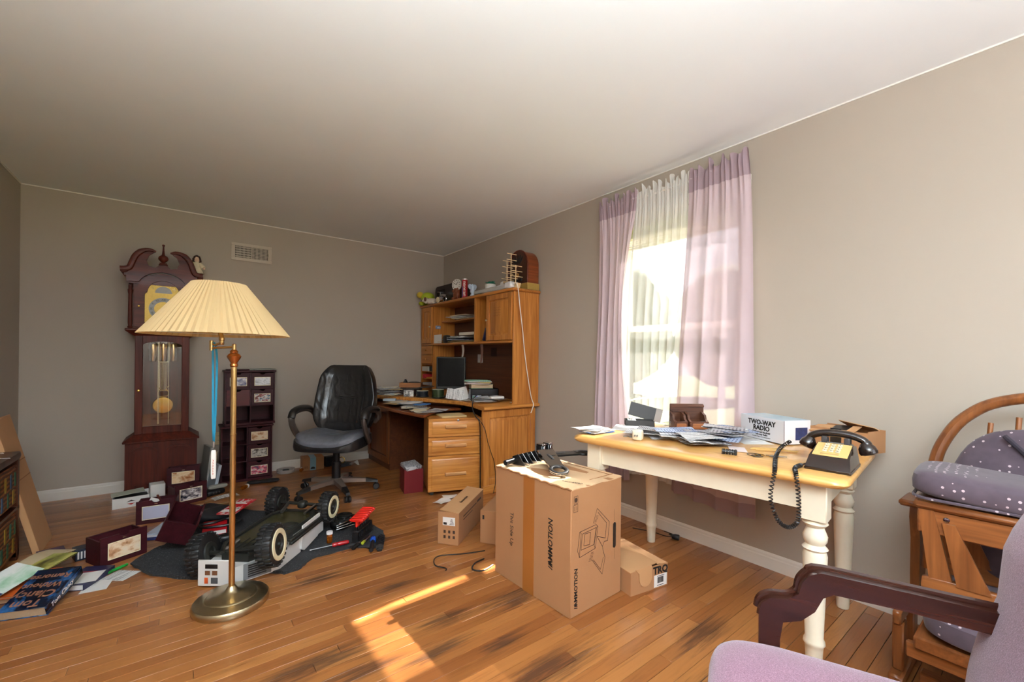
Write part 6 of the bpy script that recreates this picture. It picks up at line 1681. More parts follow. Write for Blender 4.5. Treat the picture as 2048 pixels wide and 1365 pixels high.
for i in range(7): stroke([(.156 + .003 * i, .392 + .005 * i), (.172 + .003 * i, .386 + .005 * i)], wd=.0008)
for i in range(7): stroke([(.121 + .003 * i, .222 + .006 * i), (.146 + .002 * i, .220 + .006 * i)], wd=.0008)
stroke([(.310, .421), (.311, .365)], wd=.0007); stroke([(.317, .228), (.318, .177)], wd=.0007)
stroke([(.018, .540), (.044, .540), (.044, .507), (.018, .507)], True, .001); stroke([(.016, .502), (.044, .502), (.044, .470), (.016, .470)], True, .001)
for x in (.023, .037): stroke([(x, .476), (x, .494)], wd=.0012)
mb.prism([(.031 + .009 * math.cos(a * PI / 6), .523 + .011 * math.sin(a * PI / 6)) for a in range(12)], .0002, .0008, 'xy', FF)
obj('line_drawing', mb, M_LINE, bb_, smooth=0, kind='stuff')
pill = [(.313 + .011 * math.cos(rad(a)), .347 + .011 * math.sin(rad(a))) for a in range(0, 181, 20)] + [(.313 + .011 * math.cos(rad(a)), .244 + .011 * math.sin(rad(a))) for a in range(180, 361, 20)]
pp = obj('black_pill_mark', MB().prism(pill, .0002, .0008, 'xy', FF), M_INK, bb_)
obj('pill_text', MB().box(.310, .315, .255, .335, .0009, .0014, 0, FF), M_LINE, pp, smooth=0)
obj('top_print', MB().text('Ammotion', .024, TR((-.10, -.20, .5768), (0, 0, -62))), M_INK, tp, smooth=0)

# metal bracket parts lying on the carton
M_SATIN = plain('satin_black_metal', (30, 31, 33), .28, .5, var=.15)
br = thing('bracket_bar', 'black mounting bar with fins and clamps lying on the large carton', 'bracket', (1.50, 1.82, .58), rz=9)
obj('bar', MB().cyl(.014, (-.15, 0, .022), (.22, 0, .040), 16), M_SATIN, br)
obj('end_plug', MB().cyl(.0145, (-.165, 0, .021), (-.148, 0, .022), 16), M_BLACK, br)
for i in range(5):
    x = -.085 + i * .034
    obj('fin', MB().prism([(-.055, -.002), (.03, -.002), (.022, .04), (-.012, .055)], -.0022, .0022, 'yz', TR((x, -.005, .002), (0, 0, 14))), M_CHROME if i % 2 else M_SATIN, br)
for x in (.13, .19):
    cl = obj('clamp', MB().box(x - .02, x + .02, -.024, .024, .0, .075, .005), M_SATIN, br)
    obj('clamp_teeth', MB().box(x - .018, x + .018, -.026, .02, .075, .082, .001).box(x - .010, x + .004, -.03, -.022, .02, .07, .001), M_CHROME, cl)
for i, (lab, c0, ang, m_) in enumerate((('bracket plate with a bright ring end tilted on the large carton', (1.545, 1.685, .632), -115, M_CHROME), ('black bracket plate with a ring end propped across the large carton', (1.60, 1.69, .628), -14, M_SATIN))):
    r = thing('ring_bracket', lab, 'bracket', c0, rot=(0, 12 if i == 0 else 2, ang))
    P = [(-.06, -.045), (.08, -.040), (.13, -.036)] + [(.175 + .05 * math.cos(rad(a)), .05 * math.sin(rad(a))) for a in range(-130, 131, 20)] + [(.13, .036), (.08, .040), (-.06, .045)]
    mb = MB()
    n = len(P)
    hole = [(.18 + .030 * math.cos(2 * PI * k / n + PI), .030 * math.sin(2 * PI * k / n + PI)) for k in range(n)]
    vs = [(x, y_, 0) for x, y_ in P] + [(x, y_, .010) for x, y_ in P]
    mb.add(vs, [(k, (k + 1) % n, n + (k + 1) % n, n + k) for k in range(n)])
    for z in (0, .010):
        body = [(-.06, -.045), (.08, -.040), (.135, -.034), (.135, .034), (.08, .040), (-.06, .045)]
        mb.add([(x, y_, z) for x, y_ in body], [tuple(range(6))])
    obj('plate', mb, m_, r)
    obj('ring', MB().tube([(.175 + .040 * math.cos(a * PI / 14), .040 * math.sin(a * PI / 14), .005) for a in range(28)], .011, 8, True, flat=.8), M_BLACK, r)
    obj('slot', MB().sup(.034, .008, .003, .5, .5, 14, 6, TR((.03, .0, .0105), (0, 0, 12))), M_BLACK, r)
    obj('bent_foot', MB().box(-.065, -.055, -.040, .040, -.035 if i == 0 else -.03, .004, .002), M_SATIN, r)

b1 = thing('long_carton', 'long scuffed brown carton with a white shipping label before the desk', 'box', (1.285, 2.306, 0), rz=39)
obj('carton', MB().box(0, .50, -.069, .069, 0, .200, .003), M_CARD, b1)
obj('open_flap', MB().box(.0, .50, -.07, .055, 0, .004, .001, TR((0, 0, .204), (5, 0, 0))), M_CARDL, b1)
lb = obj('shipping_label', MB().box(-.0012, -.0004, -.045, .035, .120, .170), M_PAPER, b1)
mb = MB()
for i in range(5): mb.box(-.0018, -.0013, -.04 + .003 * i, -.01 - .002 * i, .126 + i * .008, .129 + i * .008)
mb.box(-.0018, -.0013, .008, .03, .124, .138)
obj('label_print', mb, M_INK, lb, smooth=0, kind='stuff')
mb = MB()
for i in range(3):
    for j in range(2): mb.box(-.0014, -.0005, -.045 + i * .030, -.031 + i * .030, .040 + j * .032, .058 + j * .032)
obj('handling_marks', mb, M_LINE, b1, smooth=0, kind='stuff')
obj('side_print', MB().box(.08, .34, -.0702, -.0695, .150, .156).box(.08, .26, -.0702, -.0695, .13, .134).box(.36, .44, -.0702, -.0695, .15, .165), M_LINE, b1, smooth=0, kind='stuff')
obj('lid_print', MB().text('Ammotion', .03, TR((.22, -.02, .2115), (5, 0, 0)), shear=.2), M_INK, b1, smooth=0)
b2 = thing('tall_carton', 'plain brown carton wedged between the long carton and the large carton', 'box', (1.465, 2.21, 0), rz=36)
obj('carton', MB().box(0, .40, -.13, .008, 0, .205, .003), M_CARD, b2)
obj('corner_mark', MB().box(-.0012, -.0003, -.020, -.008, .15, .175), M_INK, b2)

tq = thing('parts_carton', 'low brown carton marked TRQ with a loose lid flap on the floor', 'box', (1.845, 1.258, 0), rz=-9.6)
obj('carton', MB().box(-.125, .125, 0, .004, 0, .115).box(-.125, -.121, .004, .48, 0, .115).box(.121, .125, .004, .48, 0, .115).box(-.121, .121, .476, .48, 0, .115).box(-.121, .121, .004, .476, 0, .004), M_CARD, tq)
obj('lid', MB().box(-.127, .05, .0, .49, 0, .004, .001, TR((0, 0, .122), (0, -5, 0))), M_CARDL, tq)
obj('lid_flap', MB().box(.05, .128, .0, .49, 0, .004, .001, TR((0, 0, .128), (0, 8, 0))), M_CARDL, tq)
obj('tuck_flap', MB().prism([(-.10, .125), (.01, .125), (.012, .07)] + arc(-.03, .07, .042, 0, -170, 8)[1:] + [(-.075, .10)], -.0045, -.0005, 'xz'), M_CARDL, tq)
obj('lettering', MB().text('TRQ', .050, TR((.075, -.0006, .088), (90, 0, 0)), bold=.0022), M_INK, tq, smooth=0)
lb = obj('shipping_label', MB().box(.030, .118, -.0014, -.0004, .006, .066), M_PAPER, tq)
mb = MB()
for i in range(14): mb.box(.052 + i * .0031, .0535 + i * .0031 + .0008 * (i % 3), -.0019, -.0015, .024, .054)
mb.box(.05, .10, -.0019, -.0015, .058, .061).box(.05, .095, -.0019, -.0015, .012, .015)
obj('bar_lines', mb, M_INK, lb, smooth=0, kind='stuff')
for i, (lab, c, x, yy, rz) in enumerate((('white paper strip on the lid of the TRQ carton', (232, 232, 236), 1.83, 1.62, -30), ('blue paper slip on the lid of the TRQ carton', (90, 120, 176), 1.84, 1.70, 10))):
    obj('paper_slip', MB().box(-.05, .05, -.02, .02, 0, .002), plain('slip_%d' % i, c, .6), label=lab, cat='paper', loc=(x, yy, .131 + .003 * i), rz=rz)
obj('floor_cable', MB().tube(smoothpath([(1.42, 2.10, .004), (1.30, 2.14, .004), (1.16, 2.20, .004), (1.10, 2.12, .004), (1.13, 2.05, .004), (1.12, 2.03, .004)], 8), .0032, 7), M_BLACK, label='thin dark cable curling on the floor from under the long carton', cat='cable')
obj('floor_cable', MB().tube(smoothpath([(1.36, 2.02, .004), (1.28, 1.99, .012), (1.24, 1.95, .006), (1.28, 1.91, .004), (1.36, 1.93, .004)], 8), .004, 7), M_BLACK, label='black cable loop on the floor behind the large carton', cat='cable')
pg = thing('power_plug', 'black power plug lying by the baseboard under the table', 'plug', (2.50, 1.52, .016), rot=(0, 0, -70))
obj('plug_body', MB().lathe([(.010, -.02), (.015, -.015), (.018, 0), (.018, .022), (.015, .026), (0, .026)], 16, TR((0, 0, .0), (0, 90, 0))), M_BLACK, pg)
obj('lead', MB().tube(smoothpath([(-.02, 0, 0), (-.06, .0, -.008), (-.16, .03, -.012), (-.28, .02, -.012)], 6), .003, 6), M_BLACK, pg)

# ------------------------------------------------------------------ farmhouse table
tb = thing('farm_table', 'farmhouse table with honey pine top and turned cream legs under the window', 'table', (2.090, 1.078, 0), rz=6.3)
TX, TY, TZ = .375, .595, .747
def rrect(x, y_, r, n=6):
    P = []
    for cx, cy, a0 in ((x - r, y_ - r, 0), (-x + r, y_ - r, 90), (-x + r, -y_ + r, 180), (x - r, -y_ + r, 270)):
        P += [(cx + r * math.cos(rad(a0 + 90 * i / n)), cy + r * math.sin(rad(a0 + 90 * i / n))) for i in range(n + 1)]
    return P
mb = MB(); vs, fs = [], []
prof = [(0, -.006), (.006, .0), (.010, .008), (.008, .018), (.0, .026), (-.014, .030)]
rings = [(rrect(TX + dx - .010, TY + dx - .010, .05), TZ - .030 + dz + .0) for dx, dz in prof]
n = len(rings[0][0])
for P, z in rings: vs += [(a, b_, z) for a, b_ in P]
for k in range(len(rings) - 1):
    for i in range(n): fs.append((k * n + i, k * n + (i + 1) % n, (k + 1) * n + (i + 1) % n, (k + 1) * n + i))
fs += [tuple(range(n)), tuple(range((len(rings) - 1) * n, len(rings) * n))]
M_PINE = wood('honey_pine', (196, 138, 70), (232, 184, 112), 'y', .28, .3, contrast=.8)
obj('table_top', mb.add(vs, fs), M_PINE, tb)
M_CREAMP = plain('chipped_cream_paint', (228, 218, 196), .38, var=.06, vscale=18)
lx0, lx1, ly0, ly1 = -.275, .315, -.485, .485
obj('apron', MB().box(lx0 - .005, lx1 + .005, ly0 - .022, ly0 + .0, .60, .712).box(lx0 - .005, lx1 + .005, ly1, ly1 + .022, .60, .712).box(lx0 - .022, lx0, ly0, ly1, .60, .712).box(lx1, lx1 + .022, ly0, ly1, .60, .712), M_CREAMP, tb)
legp = [(.020, .568), (.034, .562), (.041, .553), (.034, .544), (.027, .538), (.033, .522), (.0395, .505), (.0375, .488), (.030, .474), (.034, .468), (.0415, .459), (.034, .450), (.036, .444), (.039, .432), (.0375, .38), (.034, .28), (.029, .125), (.034, .115), (.035, .105), (.030, .096), (.0285, .085), (.024, .002), (.022, 0)]
first = None
for x in (lx0, lx1):
    for yy in (ly0, ly1):
        if first is None:
            first = o = obj('leg', MB().lathe(legp, 28).box(-.042, .042, -.042, .042, .566, .714, .004), M_CREAMP, tb)
        else:
            o = first.copy(); COL.objects.link(o); o.parent = tb
        o.location = (x, yy, 0)

def TBL(x, y_, z=TZ):
    return (x, y_, z)
# black flat open box
kb = thing('gift_box', 'open flat black gift box with its lid leaning at the window end of the table', 'box', (2.22, 1.60, TZ), rz=-48)
M_CHAR = plain('charcoal_card', (44, 42, 42), .5)
obj('tray', MB().box(-.085, .085, -.05, -.046, 0, .035).box(-.085, .085, .046, .05, 0, .035).box(-.085, -.081, -.046, .046, 0, .035).box(.081, .085, -.046, .046, 0, .035).box(-.081, .081, -.046, .046, 0, .003), M_CHAR, kb)
obj('lid', MB().box(-.085, .115, -.004, .0, 0, .085, .001, TR((.02, .058, .038), (-12, 14, 0))), M_CHAR, kb)
obj('lid_lining', MB().box(.075, .115, -.0052, -.0042, 0, .085, 0, TR((.02, .058, .038), (-12, 14, 0))), plain('grey_lining', (160, 152, 146), .6), kb)
obj('tissue', MB().sup(.03, .02, .014, .8, .8, 14, 8, TR((-.045, 0, .03)), lambda x, y_, z: (x, y_, z + .01 * math.sin(x * 150))), M_PAPER, kb)
# wooden letter holder
lh = thing('letter_holder', 'carved dark wood letter holder with two front pockets on the table', 'letter holder', (2.375, 1.375, TZ), rz=-38)
M_WAL = wood('carved_walnut', (58, 32, 24), (104, 66, 46), 'x', .3, .2)
obj('back_board', MB().box(-.10, .10, .0, .016, 0, .145, .004), M_WAL, lh)
obj('moulding', MB().box(-.10, .10, -.006, .0, .125, .138, .002).box(-.09, -.01, -.005, .0, .095, .105, .002), M_WAL, lh)
for x in (-.100, -.035, -.012, .085):
    obj('divider', MB().prism([(0, 0), (-.085, 0), (-.085, .05), (-.06, .062), (-.05, .085), (-.02, .095), (0, .10)], x - .006, x + .006, 'yz'), M_WAL, lh)
for x0, x1 in ((-.106, -.030), (-.018, .091)):
    p = obj('pocket_front', MB().box(x0, x1, -.094, -.083, 0, .052, .004), M_WAL, lh)
    obj('carved_panel', MB().sup((x1 - x0) * .38, .004, .016, .3, .3, 20, 8, TR(((x0 + x1) / 2, -.094, .026))), wood('lighter_walnut', (120, 72, 44), (160, 104, 66), 'x', .3), p)
rp = random.Random(77)
for i in range(5):
    sheetpaper('paper_sheet', 'sheet in the small stack at the window corner of the table', 'papers at the table corner', (1.80 + rp.uniform(-.03, .03), 1.595 + rp.uniform(-.02, .02), TZ + .0006 + i * .005), rp.uniform(-25, 25), .17, .10, (plain('blue_booklet', (60, 110, 190), .4), M_PRINT, M_PAPER, M_PAPER, M_MAIL[2])[i], .006, .003)
for i in range(26):
    a = rp.random()
    x, yy = 1.90 + .22 * a + rp.uniform(-.05, .05), 1.38 - .36 * rp.random()
    if i > 20: x, yy = 2.20 + rp.uniform(-.04, .06), 1.02 + rp.uniform(-.06, .08)
    sheetpaper('paper_sheet', 'sheet in the large heap of papers on the table', 'papers heaped on the table', (x, yy, TZ + .0006 + i * .0021), 6 + rp.uniform(-60, 60), rp.uniform(.10, .16), rp.uniform(.16, .24), rp.choice((M_PAPER, M_PRINT, M_PAPER, M_MAIL[2], M_MAIL[4], M_MAIL[6])), .009, .0012)
sheetpaper('paper_sheet', 'large flat white sheet under the gift box on the table', None, (2.10, 1.52, TZ + .0006), 30, .20, .28, M_PAPER, .003)
sr_ = obj('spiral_binding', MB().tube([(.03 * t / 40 * 2.2 - .03, .012 * math.cos(t * .9), .012 + .012 * math.sin(t * .9)) for t in range(80)], .0012, 5), M_STEEL, label='loose wire spiral binding lying by the letter holder', cat='wire', loc=(2.235, 1.42, TZ + .02))
wk = thing('power_adapter', 'white cube power adapter on the front of the table', 'adapter', (1.815, 1.315, TZ), rz=20)
obj('cube', MB().sup(.024, .024, .026, .35, .35, 22, 12, TR((0, 0, .026))), plain('ivory_plastic', (226, 218, 196), .35), wk)
obj('prong', MB().box(-.04, -.022, -.008, -.004, .022, .03, .001).box(-.04, -.022, .004, .008, .022, .03, .001), M_STEEL, wk)
for lab, x, yy in (('coin lying beside the white adapter', 1.85, 1.385), ('second coin lying nearer the paper stack', 1.84, 1.41)):
    obj('coin', MB().lathe([(.012, 0), (.0125, .0008), (.012, .002), (0, .002)], 20), M_STEEL, label=lab, cat='coin', loc=(x, yy, TZ))
# two-way radio box
rbx = thing('radio_box', 'white box printed TWO-WAY RADIO with a pale blue top', 'box', (2.344, .945, TZ + .004), rz=-114.6)
obj('carton', MB().box(-.139, .139, -.005, .15, 0, .115, .001), plain('white_box_card', (222, 222, 228), .5, var=.02), rbx)
obj('blue_top', MB().box(-.138, .138, -.004, .149, .1151, .1158), picture('ice_blue_print', [(150, 184, 206), (176, 202, 218), (206, 220, 230), (150, 180, 204)], 3, 2.5, .3), rbx)
obj('edge_lines', MB().box(-.139, .139, -.0058, -.0044, -.0006, .001).box(.1382, .1396, -.0058, -.0044, 0, .115), M_INK, rbx)
TF = TR((0, -.0056, 0), (90, 0, 0))
mb = MB().text('TWO-WAY', .034, TF @ TR((.0, .086, 0)), bold=.0012).text('RADIO', .034, TF @ TR((.0, .058, 0)), bold=.0012)
obj('title_lettering', mb, M_INK, rbx, smooth=0)
mb = MB().text('Professional Handheld', .0125, TF @ TR((0, .038, 0)), bold=.0003).text('Two-way Radio', .0125, TF @ TR((0, .026, 0)), bold=.0003).text('Innovative Design, Total Communications', .0068, TF @ TR((0, .014, 0)))
obj('small_lettering', mb, M_INK, rbx, smooth=0)
obj('blue_side_print', MB().box(.1392, .1398, .06, .13, .02, .08), plain('navy_print', (40, 50, 90), .5, var=.6, vscale=70), rbx)
for i in range(3):
    sheetpaper('paper_sheet', 'white sheet sticking out from under the two-way radio box', 'papers under the radio box', (2.28 + .03 * i, .985 + .06 * i, TZ + .0006 + .0012 * i), -40 + 20 * i, .14, .22, M_PAPER, .001, .001)
# opened brown carton
ob = thing('open_carton', 'torn open brown shipping carton with black tape beside the radio box', 'box', (2.46, .63, TZ), rz=-104)
obj('carton', MB().box(-.10, .11, -.06, -.057, 0, .075).box(-.10, .11, .057, .06, 0, .08).box(-.10, -.097, -.057, .057, 0, .075).box(.107, .11, -.057, .057, 0, .08).box(-.097, .107, -.057, .057, 0, .003), M_CARD, ob)
obj('flap', MB().box(-.10, .06, -.075, .0, 0, .003, .001, TR((0, .0, .083), (14, -4, 4))).box(-.02, .11, -.01, .07, 0, .003, .001, TR((0, .0, .098), (-20, 6, 0))), M_CARDL, ob)
obj('black_tape', MB().box(-.03, .03, -.076, .0, .0031, .0038, 0, TR((0, .0, .083), (14, -4, 4))).box(-.02, .02, -.062, -.0601, .0, .078), plain('black_tape', (24, 24, 26), .3), ob)
ob.scale = (1.15, 1.15, 1.25)
obj('carton_print', MB().text('FIRST', .018, TR((.06, -.0602, .055), (90, 0, 0))), M_INK, ob, smooth=0)
# desk telephone
tp_ = thing('telephone', 'dark brown push-button desk telephone with handset on its cradle', 'telephone', (1.985, .545, TZ), rz=-84)
M_PHB = plain('dark_brown_phone', (34, 22, 18), .16, var=.03, coat=.4)
side = [(-.105, 0), (.10, 0), (.10, .075), (.045, .085), (-.075, .050), (-.108, .012)]
mb = MB(); vs = []
for sx in (-1, 1): vs += [(sx * (.0705 - .17 * z), y_, z) for y_, z in side]
n = len(side)
mb.add(vs, [tuple(range(n)), tuple(range(n, 2 * n))] + [(i, (i + 1) % n, n + (i + 1) % n, n + i) for i in range(n)])
obj('housing', mb, M_PHB, tp_)
obj('base_plate', MB().box(-.071, .071, -.112, .105, 0, .012, .003), M_PHB, tp_)
fT = TR((0, -.015, .0685), (16.3, 0, 0))
obj('tan_faceplate', MB().box(-.054, .054, -.058, .054, -.001, .0022, .0008, fT), plain('tan_faceplate', (214, 178, 112), .45, var=.04), tp_)
M_KEY = plain('ivory_key', (214, 206, 180), .4, var=0)
for r_ in range(4):
    for c_ in range(3):
        k = obj('key', MB().box(-.007, .007, -.0055, .0055, 0, .005, .0012, fT @ TR((-.020 + c_ * .020, .034 - r_ * .019, .0022))), M_KEY, tp_)
        t_ = (('1', '2', '3'), ('4', '5', '6'), ('7', '8', '9'), ('*', '0', '#'))[r_][c_]
        obj('key_legend', MB().text(t_, .009, fT @ TR((-.020 + c_ * .020, .034 - r_ * .019, .0074)), .0002), M_INK, k, smooth=0)
obj('number_window', MB().box(-.03, .026, -.050, -.040, .0022, .0036, .0005, fT), plain('clear_window', (186, 152, 96), .2, var=0), tp_)
for x in (-.038, .034):
    obj('cradle_post', MB().box(x - .009, x + .009, .050, .062, .08, .108, .002).box(x - .009, x + .009, .092, .10, .07, .10, .002), plain('dark_grey_cradle', (60, 58, 60), .4), tp_)
obj('cradle_well', MB().box(-.055, .05, .06, .095, .076, .082, .001), plain('grey_cradle_bar', (120, 120, 116), .35), tp_)
path = smoothpath([(-.096, .076, .080), (-.084, .078, .102), (-.05, .080, .116), (.0, .080, .121), (.05, .080, .116), (.084, .078, .102), (.096, .076, .080)], 6)
mb = MB().tube(path, [.020] * 4 + [.017] * 28 + [.020] * 5, 12, flat=.85)
for sx in (-1, 1): mb.lathe([(.016, .026), (.030, .006), (.033, -.012), (.030, -.022), (.018, -.026), (0, -.026)], 22, TR((sx * .094, .072, .074), (-8, sx * -22, 0), .9))
obj('handset', mb, M_PHB, tp_)
def coil(pts, r=.0055, turns=46, wr=.0024):
    C = smoothpath(pts, 10); m = turns * 9; out = []
    prev = Vector((1, 0, 0))
    for i in range(m):
        s_ = i / (m - 1) * (len(C) - 1); k = min(int(s_), len(C) - 2); p = C[k].lerp(C[k + 1], s_ - k)
        tg_ = (C[k + 1] - C[k]).normalized()
        nn = (prev - tg_ * prev.dot(tg_)).normalized(); prev = nn
        a = 2 * PI * turns * i / (m - 1)
        out.append(p + (nn * math.cos(a) + tg_.cross(nn) * math.sin(a)) * r)
    return MB().tube(out, wr, 5)
cpts = [(2.11, .735, TZ + .055), (2.06, .755, TZ + .028), (1.96, .735, TZ + .009), (1.86, .70, TZ + .010), (1.79, .675, TZ + .008), (1.748, .66, TZ - .01), (1.735, .668, TZ - .10), (1.735, .645, TZ - .175), (1.736, .610, TZ - .195), (1.738, .58, TZ - .165), (1.74, .578, TZ - .09), (1.752, .59, TZ - .008), (1.80, .61, TZ + .010), (1.87, .615, TZ + .010)]
obj('coiled_cord', coil(cpts, .0062, 88), M_BLACK, tp_, w=True)
obj('side_cord', MB().tube([(1.87, .615, TZ + .010), (1.90, .61, TZ + .012), (1.93, .60, TZ + .014)], .003, 6), M_BLACK, tp_, w=True)
lk = thing('cable_lock', 'black combination dial lock on the front of the table', 'lock', (1.865, .885, TZ), rz=-66)
for i in range(4): obj('dial_wheel', MB().lathe([(.010, -.0045), (.012, -.003), (.012, .003), (.010, .0045)], 16, TR((-.018 + i * .011, 0, .0125), (0, 90, 0))), M_BLACK, lk)
obj('body', MB().box(-.027, -.0235, -.010, .010, 0, .024, .002).box(.0205, .032, -.011, .011, 0, .024, .003), M_BLACK, lk)
obj('spindle', MB().cyl(.006, (-.026, 0, .0125), (.03, 0, .0125), 12), M_STEEL, lk)
ky = thing('key_ring', 'bunch of keys and rings lying beside the telephone', 'keys', (1.935, .800, TZ), rz=-60)
for i, (x, yy, r_) in enumerate(((0, 0, .022), (.012, .006, .018), (-.012, -.012, .026))): obj('ring', MB().tube([(x + r_ * math.cos(a * PI / 12), yy + r_ * math.sin(a * PI / 12), .0022 + .003 * i) for a in range(24)], .0018, 6, True), (M_STEEL, M_GOLD, M_BLACK)[i], ky)
for i in range(3): obj('key', MB().lathe([(0, 0), (.010, 0), (.010, .002), (0, .002)], 14, TR((.045 + .012 * i, .02 - .012 * i, .002 + .0024 * i))).box(.05 + .012 * i, .085 + .012 * i, .017 - .012 * i, .023 - .012 * i, .002 + .0024 * i, .004 + .0024 * i), M_STEEL if i else M_BRASS, ky)
obj('stick_bundle', MB().tube(smoothpath([(-.09, 0, .004), (0, .012, .006), (.09, -.006, .004)], 4), .003, 5).tube(smoothpath([(-.08, .02, .004), (.02, .03, .008), (.08, .012, .004)], 4), .003, 5).tube(smoothpath([(-.07, -.02, .004), (0, -.012, .007), (.10, .018, .005)], 4), .003, 5).tube([(-.05, .035, .004), (.06, -.025, .010)], .003, 5), plain('straw', (196, 158, 96), .6), label='loose bundle of straw-coloured ties behind the keys', cat='ties', loc=(2.10, .80, TZ), rz=-60)
sheetpaper('paper_card', 'pale pink card lying behind the combination lock', None, (2.0, .91, TZ + .0006), -60, .07, .12, paper('pale_pink_card', (222, 206, 204)), .002)
obj('rubber_band', MB().tube([(.030 * math.cos(a * PI / 14), .014 * math.sin(a * PI / 14), .0024) for a in range(28)], .0022, 6, True), plain('white_rubber', (226, 222, 214), .5, var=0), label='white loop lying beside the telephone at the table end', cat='rubber band', loc=(2.215, .553, TZ), rz=10)

# ------------------------------------------------------------------ glider rocker with its ottoman set on the seat
def sprig_mat():
    m, nt, b = new_mat('plum_sprig_upholstery')
    v = coords(nt, (44, 44, 44))
    vo = N(nt, 'TexVoronoi', Scale=1.0, Randomness=.25); nt.links.new(v, vo.inputs['Vector'])
    dot = mth(nt, 'LESS_THAN', vo.outputs['Distance'], .17)
    base = mixc(nt, noise(nt, coords(nt), 30, 3), S(66, 54, 64), S(88, 74, 84))
    nt.links.new(mixc(nt, dot, base, S(190, 172, 178)), b.inputs['Base Color'])
    b.inputs['Roughness'].default_value = .85; b.inputs['Sheen Weight'].default_value = .15
    return m
M_SPRIG = sprig_mat()
M_GLX = wood('glider_oak_x', (90, 48, 22), (138, 82, 42), 'x', .35, .2)
M_GLY = wood('glider_oak_y', (94, 50, 23), (142, 86, 44), 'y', .35, .2)
M_GLZ = wood('glider_oak_z', (94, 50, 23), (142, 86, 44), 'z', .35, .2)
gd = thing('glider_chair', 'oak glider rocker with plum sprigged cushions and a bowed back', 'chair', (2.20, .0, 0))
hoop = [(.08, .315, .36), (.13, .318, .60), (.155, .312, .76), (.18, .285, .86), (.20, .235, .945), (.215, .15, 1.01), (.22, .0, 1.04), (.215, -.15, 1.01), (.20, -.235, .945), (.18, -.285, .86), (.155, -.312, .76), (.13, -.318, .60), (.08, -.315, .36)]
obj('bowed_back', MB().tube(smoothpath(hoop, 6), .020, 10, flat=1.2), M_GLZ, gd)
for i, yy in enumerate((-.2, -.12, -.04, .04, .12, .2)):
    obj('spindle', MB().cyl(.008, (.10, yy, .36), (.205, yy * .85, 1.0 - abs(yy) * .35), 10), M_GLZ, gd)
def bc(x, y_, z):
    t = (z + .26) / .52
    return (x - .02 * math.cos(y_ * 9), y_ * (1 - .30 * max(0, t - .45) ** 1.3 * 1.6), z)
obj('back_cushion', MB().sup(.055, .285, .265, .5, .55, 40, 18, TR((.105, 0, .66), (0, 12, 0)), bc), M_SPRIG, gd)
obj('cushion_crease', MB().tube(smoothpath([(.085, .13, .90), (.058, .04, .80), (.05, -.04, .72), (.055, -.1, .62)], 6), .008, 6), plain('crease_shade', (40, 32, 42), .8), gd)  # shade in the cushion crease, put in as a dark tube
obj('seat_cushion', MB().sup(.27, .285, .045, .4, .35, 40, 12, TR((-.11, 0, .335))), M_SPRIG, gd)
obj('seat_frame', MB().box(-.36, .14, -.29, .29, .245, .288, .006), M_GLX, gd)
for sy in (-1, 1):
    Y = sy * .362
    prof = [(-.30, .20), (-.24, .20), (-.17, .32), (-.165, .45), (-.20, .56), (-.26, .60), (-.315, .595), (-.33, .54), (-.30, .45), (-.305, .32)]
    obj('side_panel', MB().prism([(a + .42, b_) for a, b_ in prof], Y - .014, Y + .014, 'xz'), M_GLZ, gd)
    obj('arm', MB().box(.02, .17, Y - .035, Y + .035, .595, .620, .008), M_GLX, gd)
    obj('side_rail', MB().box(-.18, .16, Y - .012, Y + .012, .215, .265, .006), M_GLX, gd)
    obj('base_runner', MB().box(-.20, .20, Y - .02, Y + .02, .0, .045, .008), M_GLX, gd)
    for xa in (-.16, .02):
        obj('base_post', MB().box(xa, xa + .06, Y - .016, Y + .016, .045, .215, .005), M_GLZ, gd)
        obj('glide_arm', MB().box(xa + .09, xa + .102, Y - .006, Y + .006, .07, .24, .002), M_STEEL, gd)
obj('base_stretcher', MB().box(-.16, -.11, -.305, .305, .02, .07, .004).box(.03, .08, -.305, .305, .02, .07, .004).box(-.345, -.325, -.31, .31, .205, .255, .004), M_GLY, gd)
og = thing('glider_ottoman', 'oak glider ottoman with a plum sprigged cushion set on the glider seat', 'ottoman', (2.11, .085, .381), rz=3)
obj('cushion', MB().sup(.155, .245, .047, .45, .3, 44, 14, TR((0, 0, .355), (4, 0, 0))), M_SPRIG, og)
obj('piping', MB().tube([(p[0], p[1], .318 + .004) for p in rrect(.148, .238, .05)], .005, 6, True), M_SPRIG, og)
obj('top_frame', MB().box(-.15, .15, -.235, .235, .285, .310, .010), M_GLY, og)
obj('top_rail', MB().box(-.135, -.115, -.22, .225, .205, .285, .004).box(.115, .135, -.22, .225, .205, .285, .004), M_GLY, og)
for x in (-.125, .125):
    obj('post', MB().prism([(.222, .285), (.185, .285), (.140, .055), (.195, .055)], x - .012, x + .012, 'yz'), M_GLZ, og)
    obj('post', MB().prism([(.165, .25), (.135, .25), (.055, .055), (.13, .055)], x - .018, x - .006, 'yz'), M_GLZ, og)
    for yy in (-.02, -.10, -.18): obj('slat', MB().box(x - .008, x + .008, yy - .02, yy + .02, .05, .285, .004), M_GLZ, og)
    obj('runner', MB().sup(.014, .225, .032, .25, .25, 30, 10, TR((x, -.01, .0325))), M_GLY, og)
obj('bolt', MB().lathe([(.008, 0), (.008, .003), (0, .004)], 14, TR((-.136, .155, .262), (0, -90, 0))), M_CHROME, og)

# ------------------------------------------------------------------ mauve armchair in the foreground
ac = thing('armchair', 'mauve upholstered armchair with dark mahogany scroll arms', 'armchair', (1.10, .51, 0), rz=24.2)
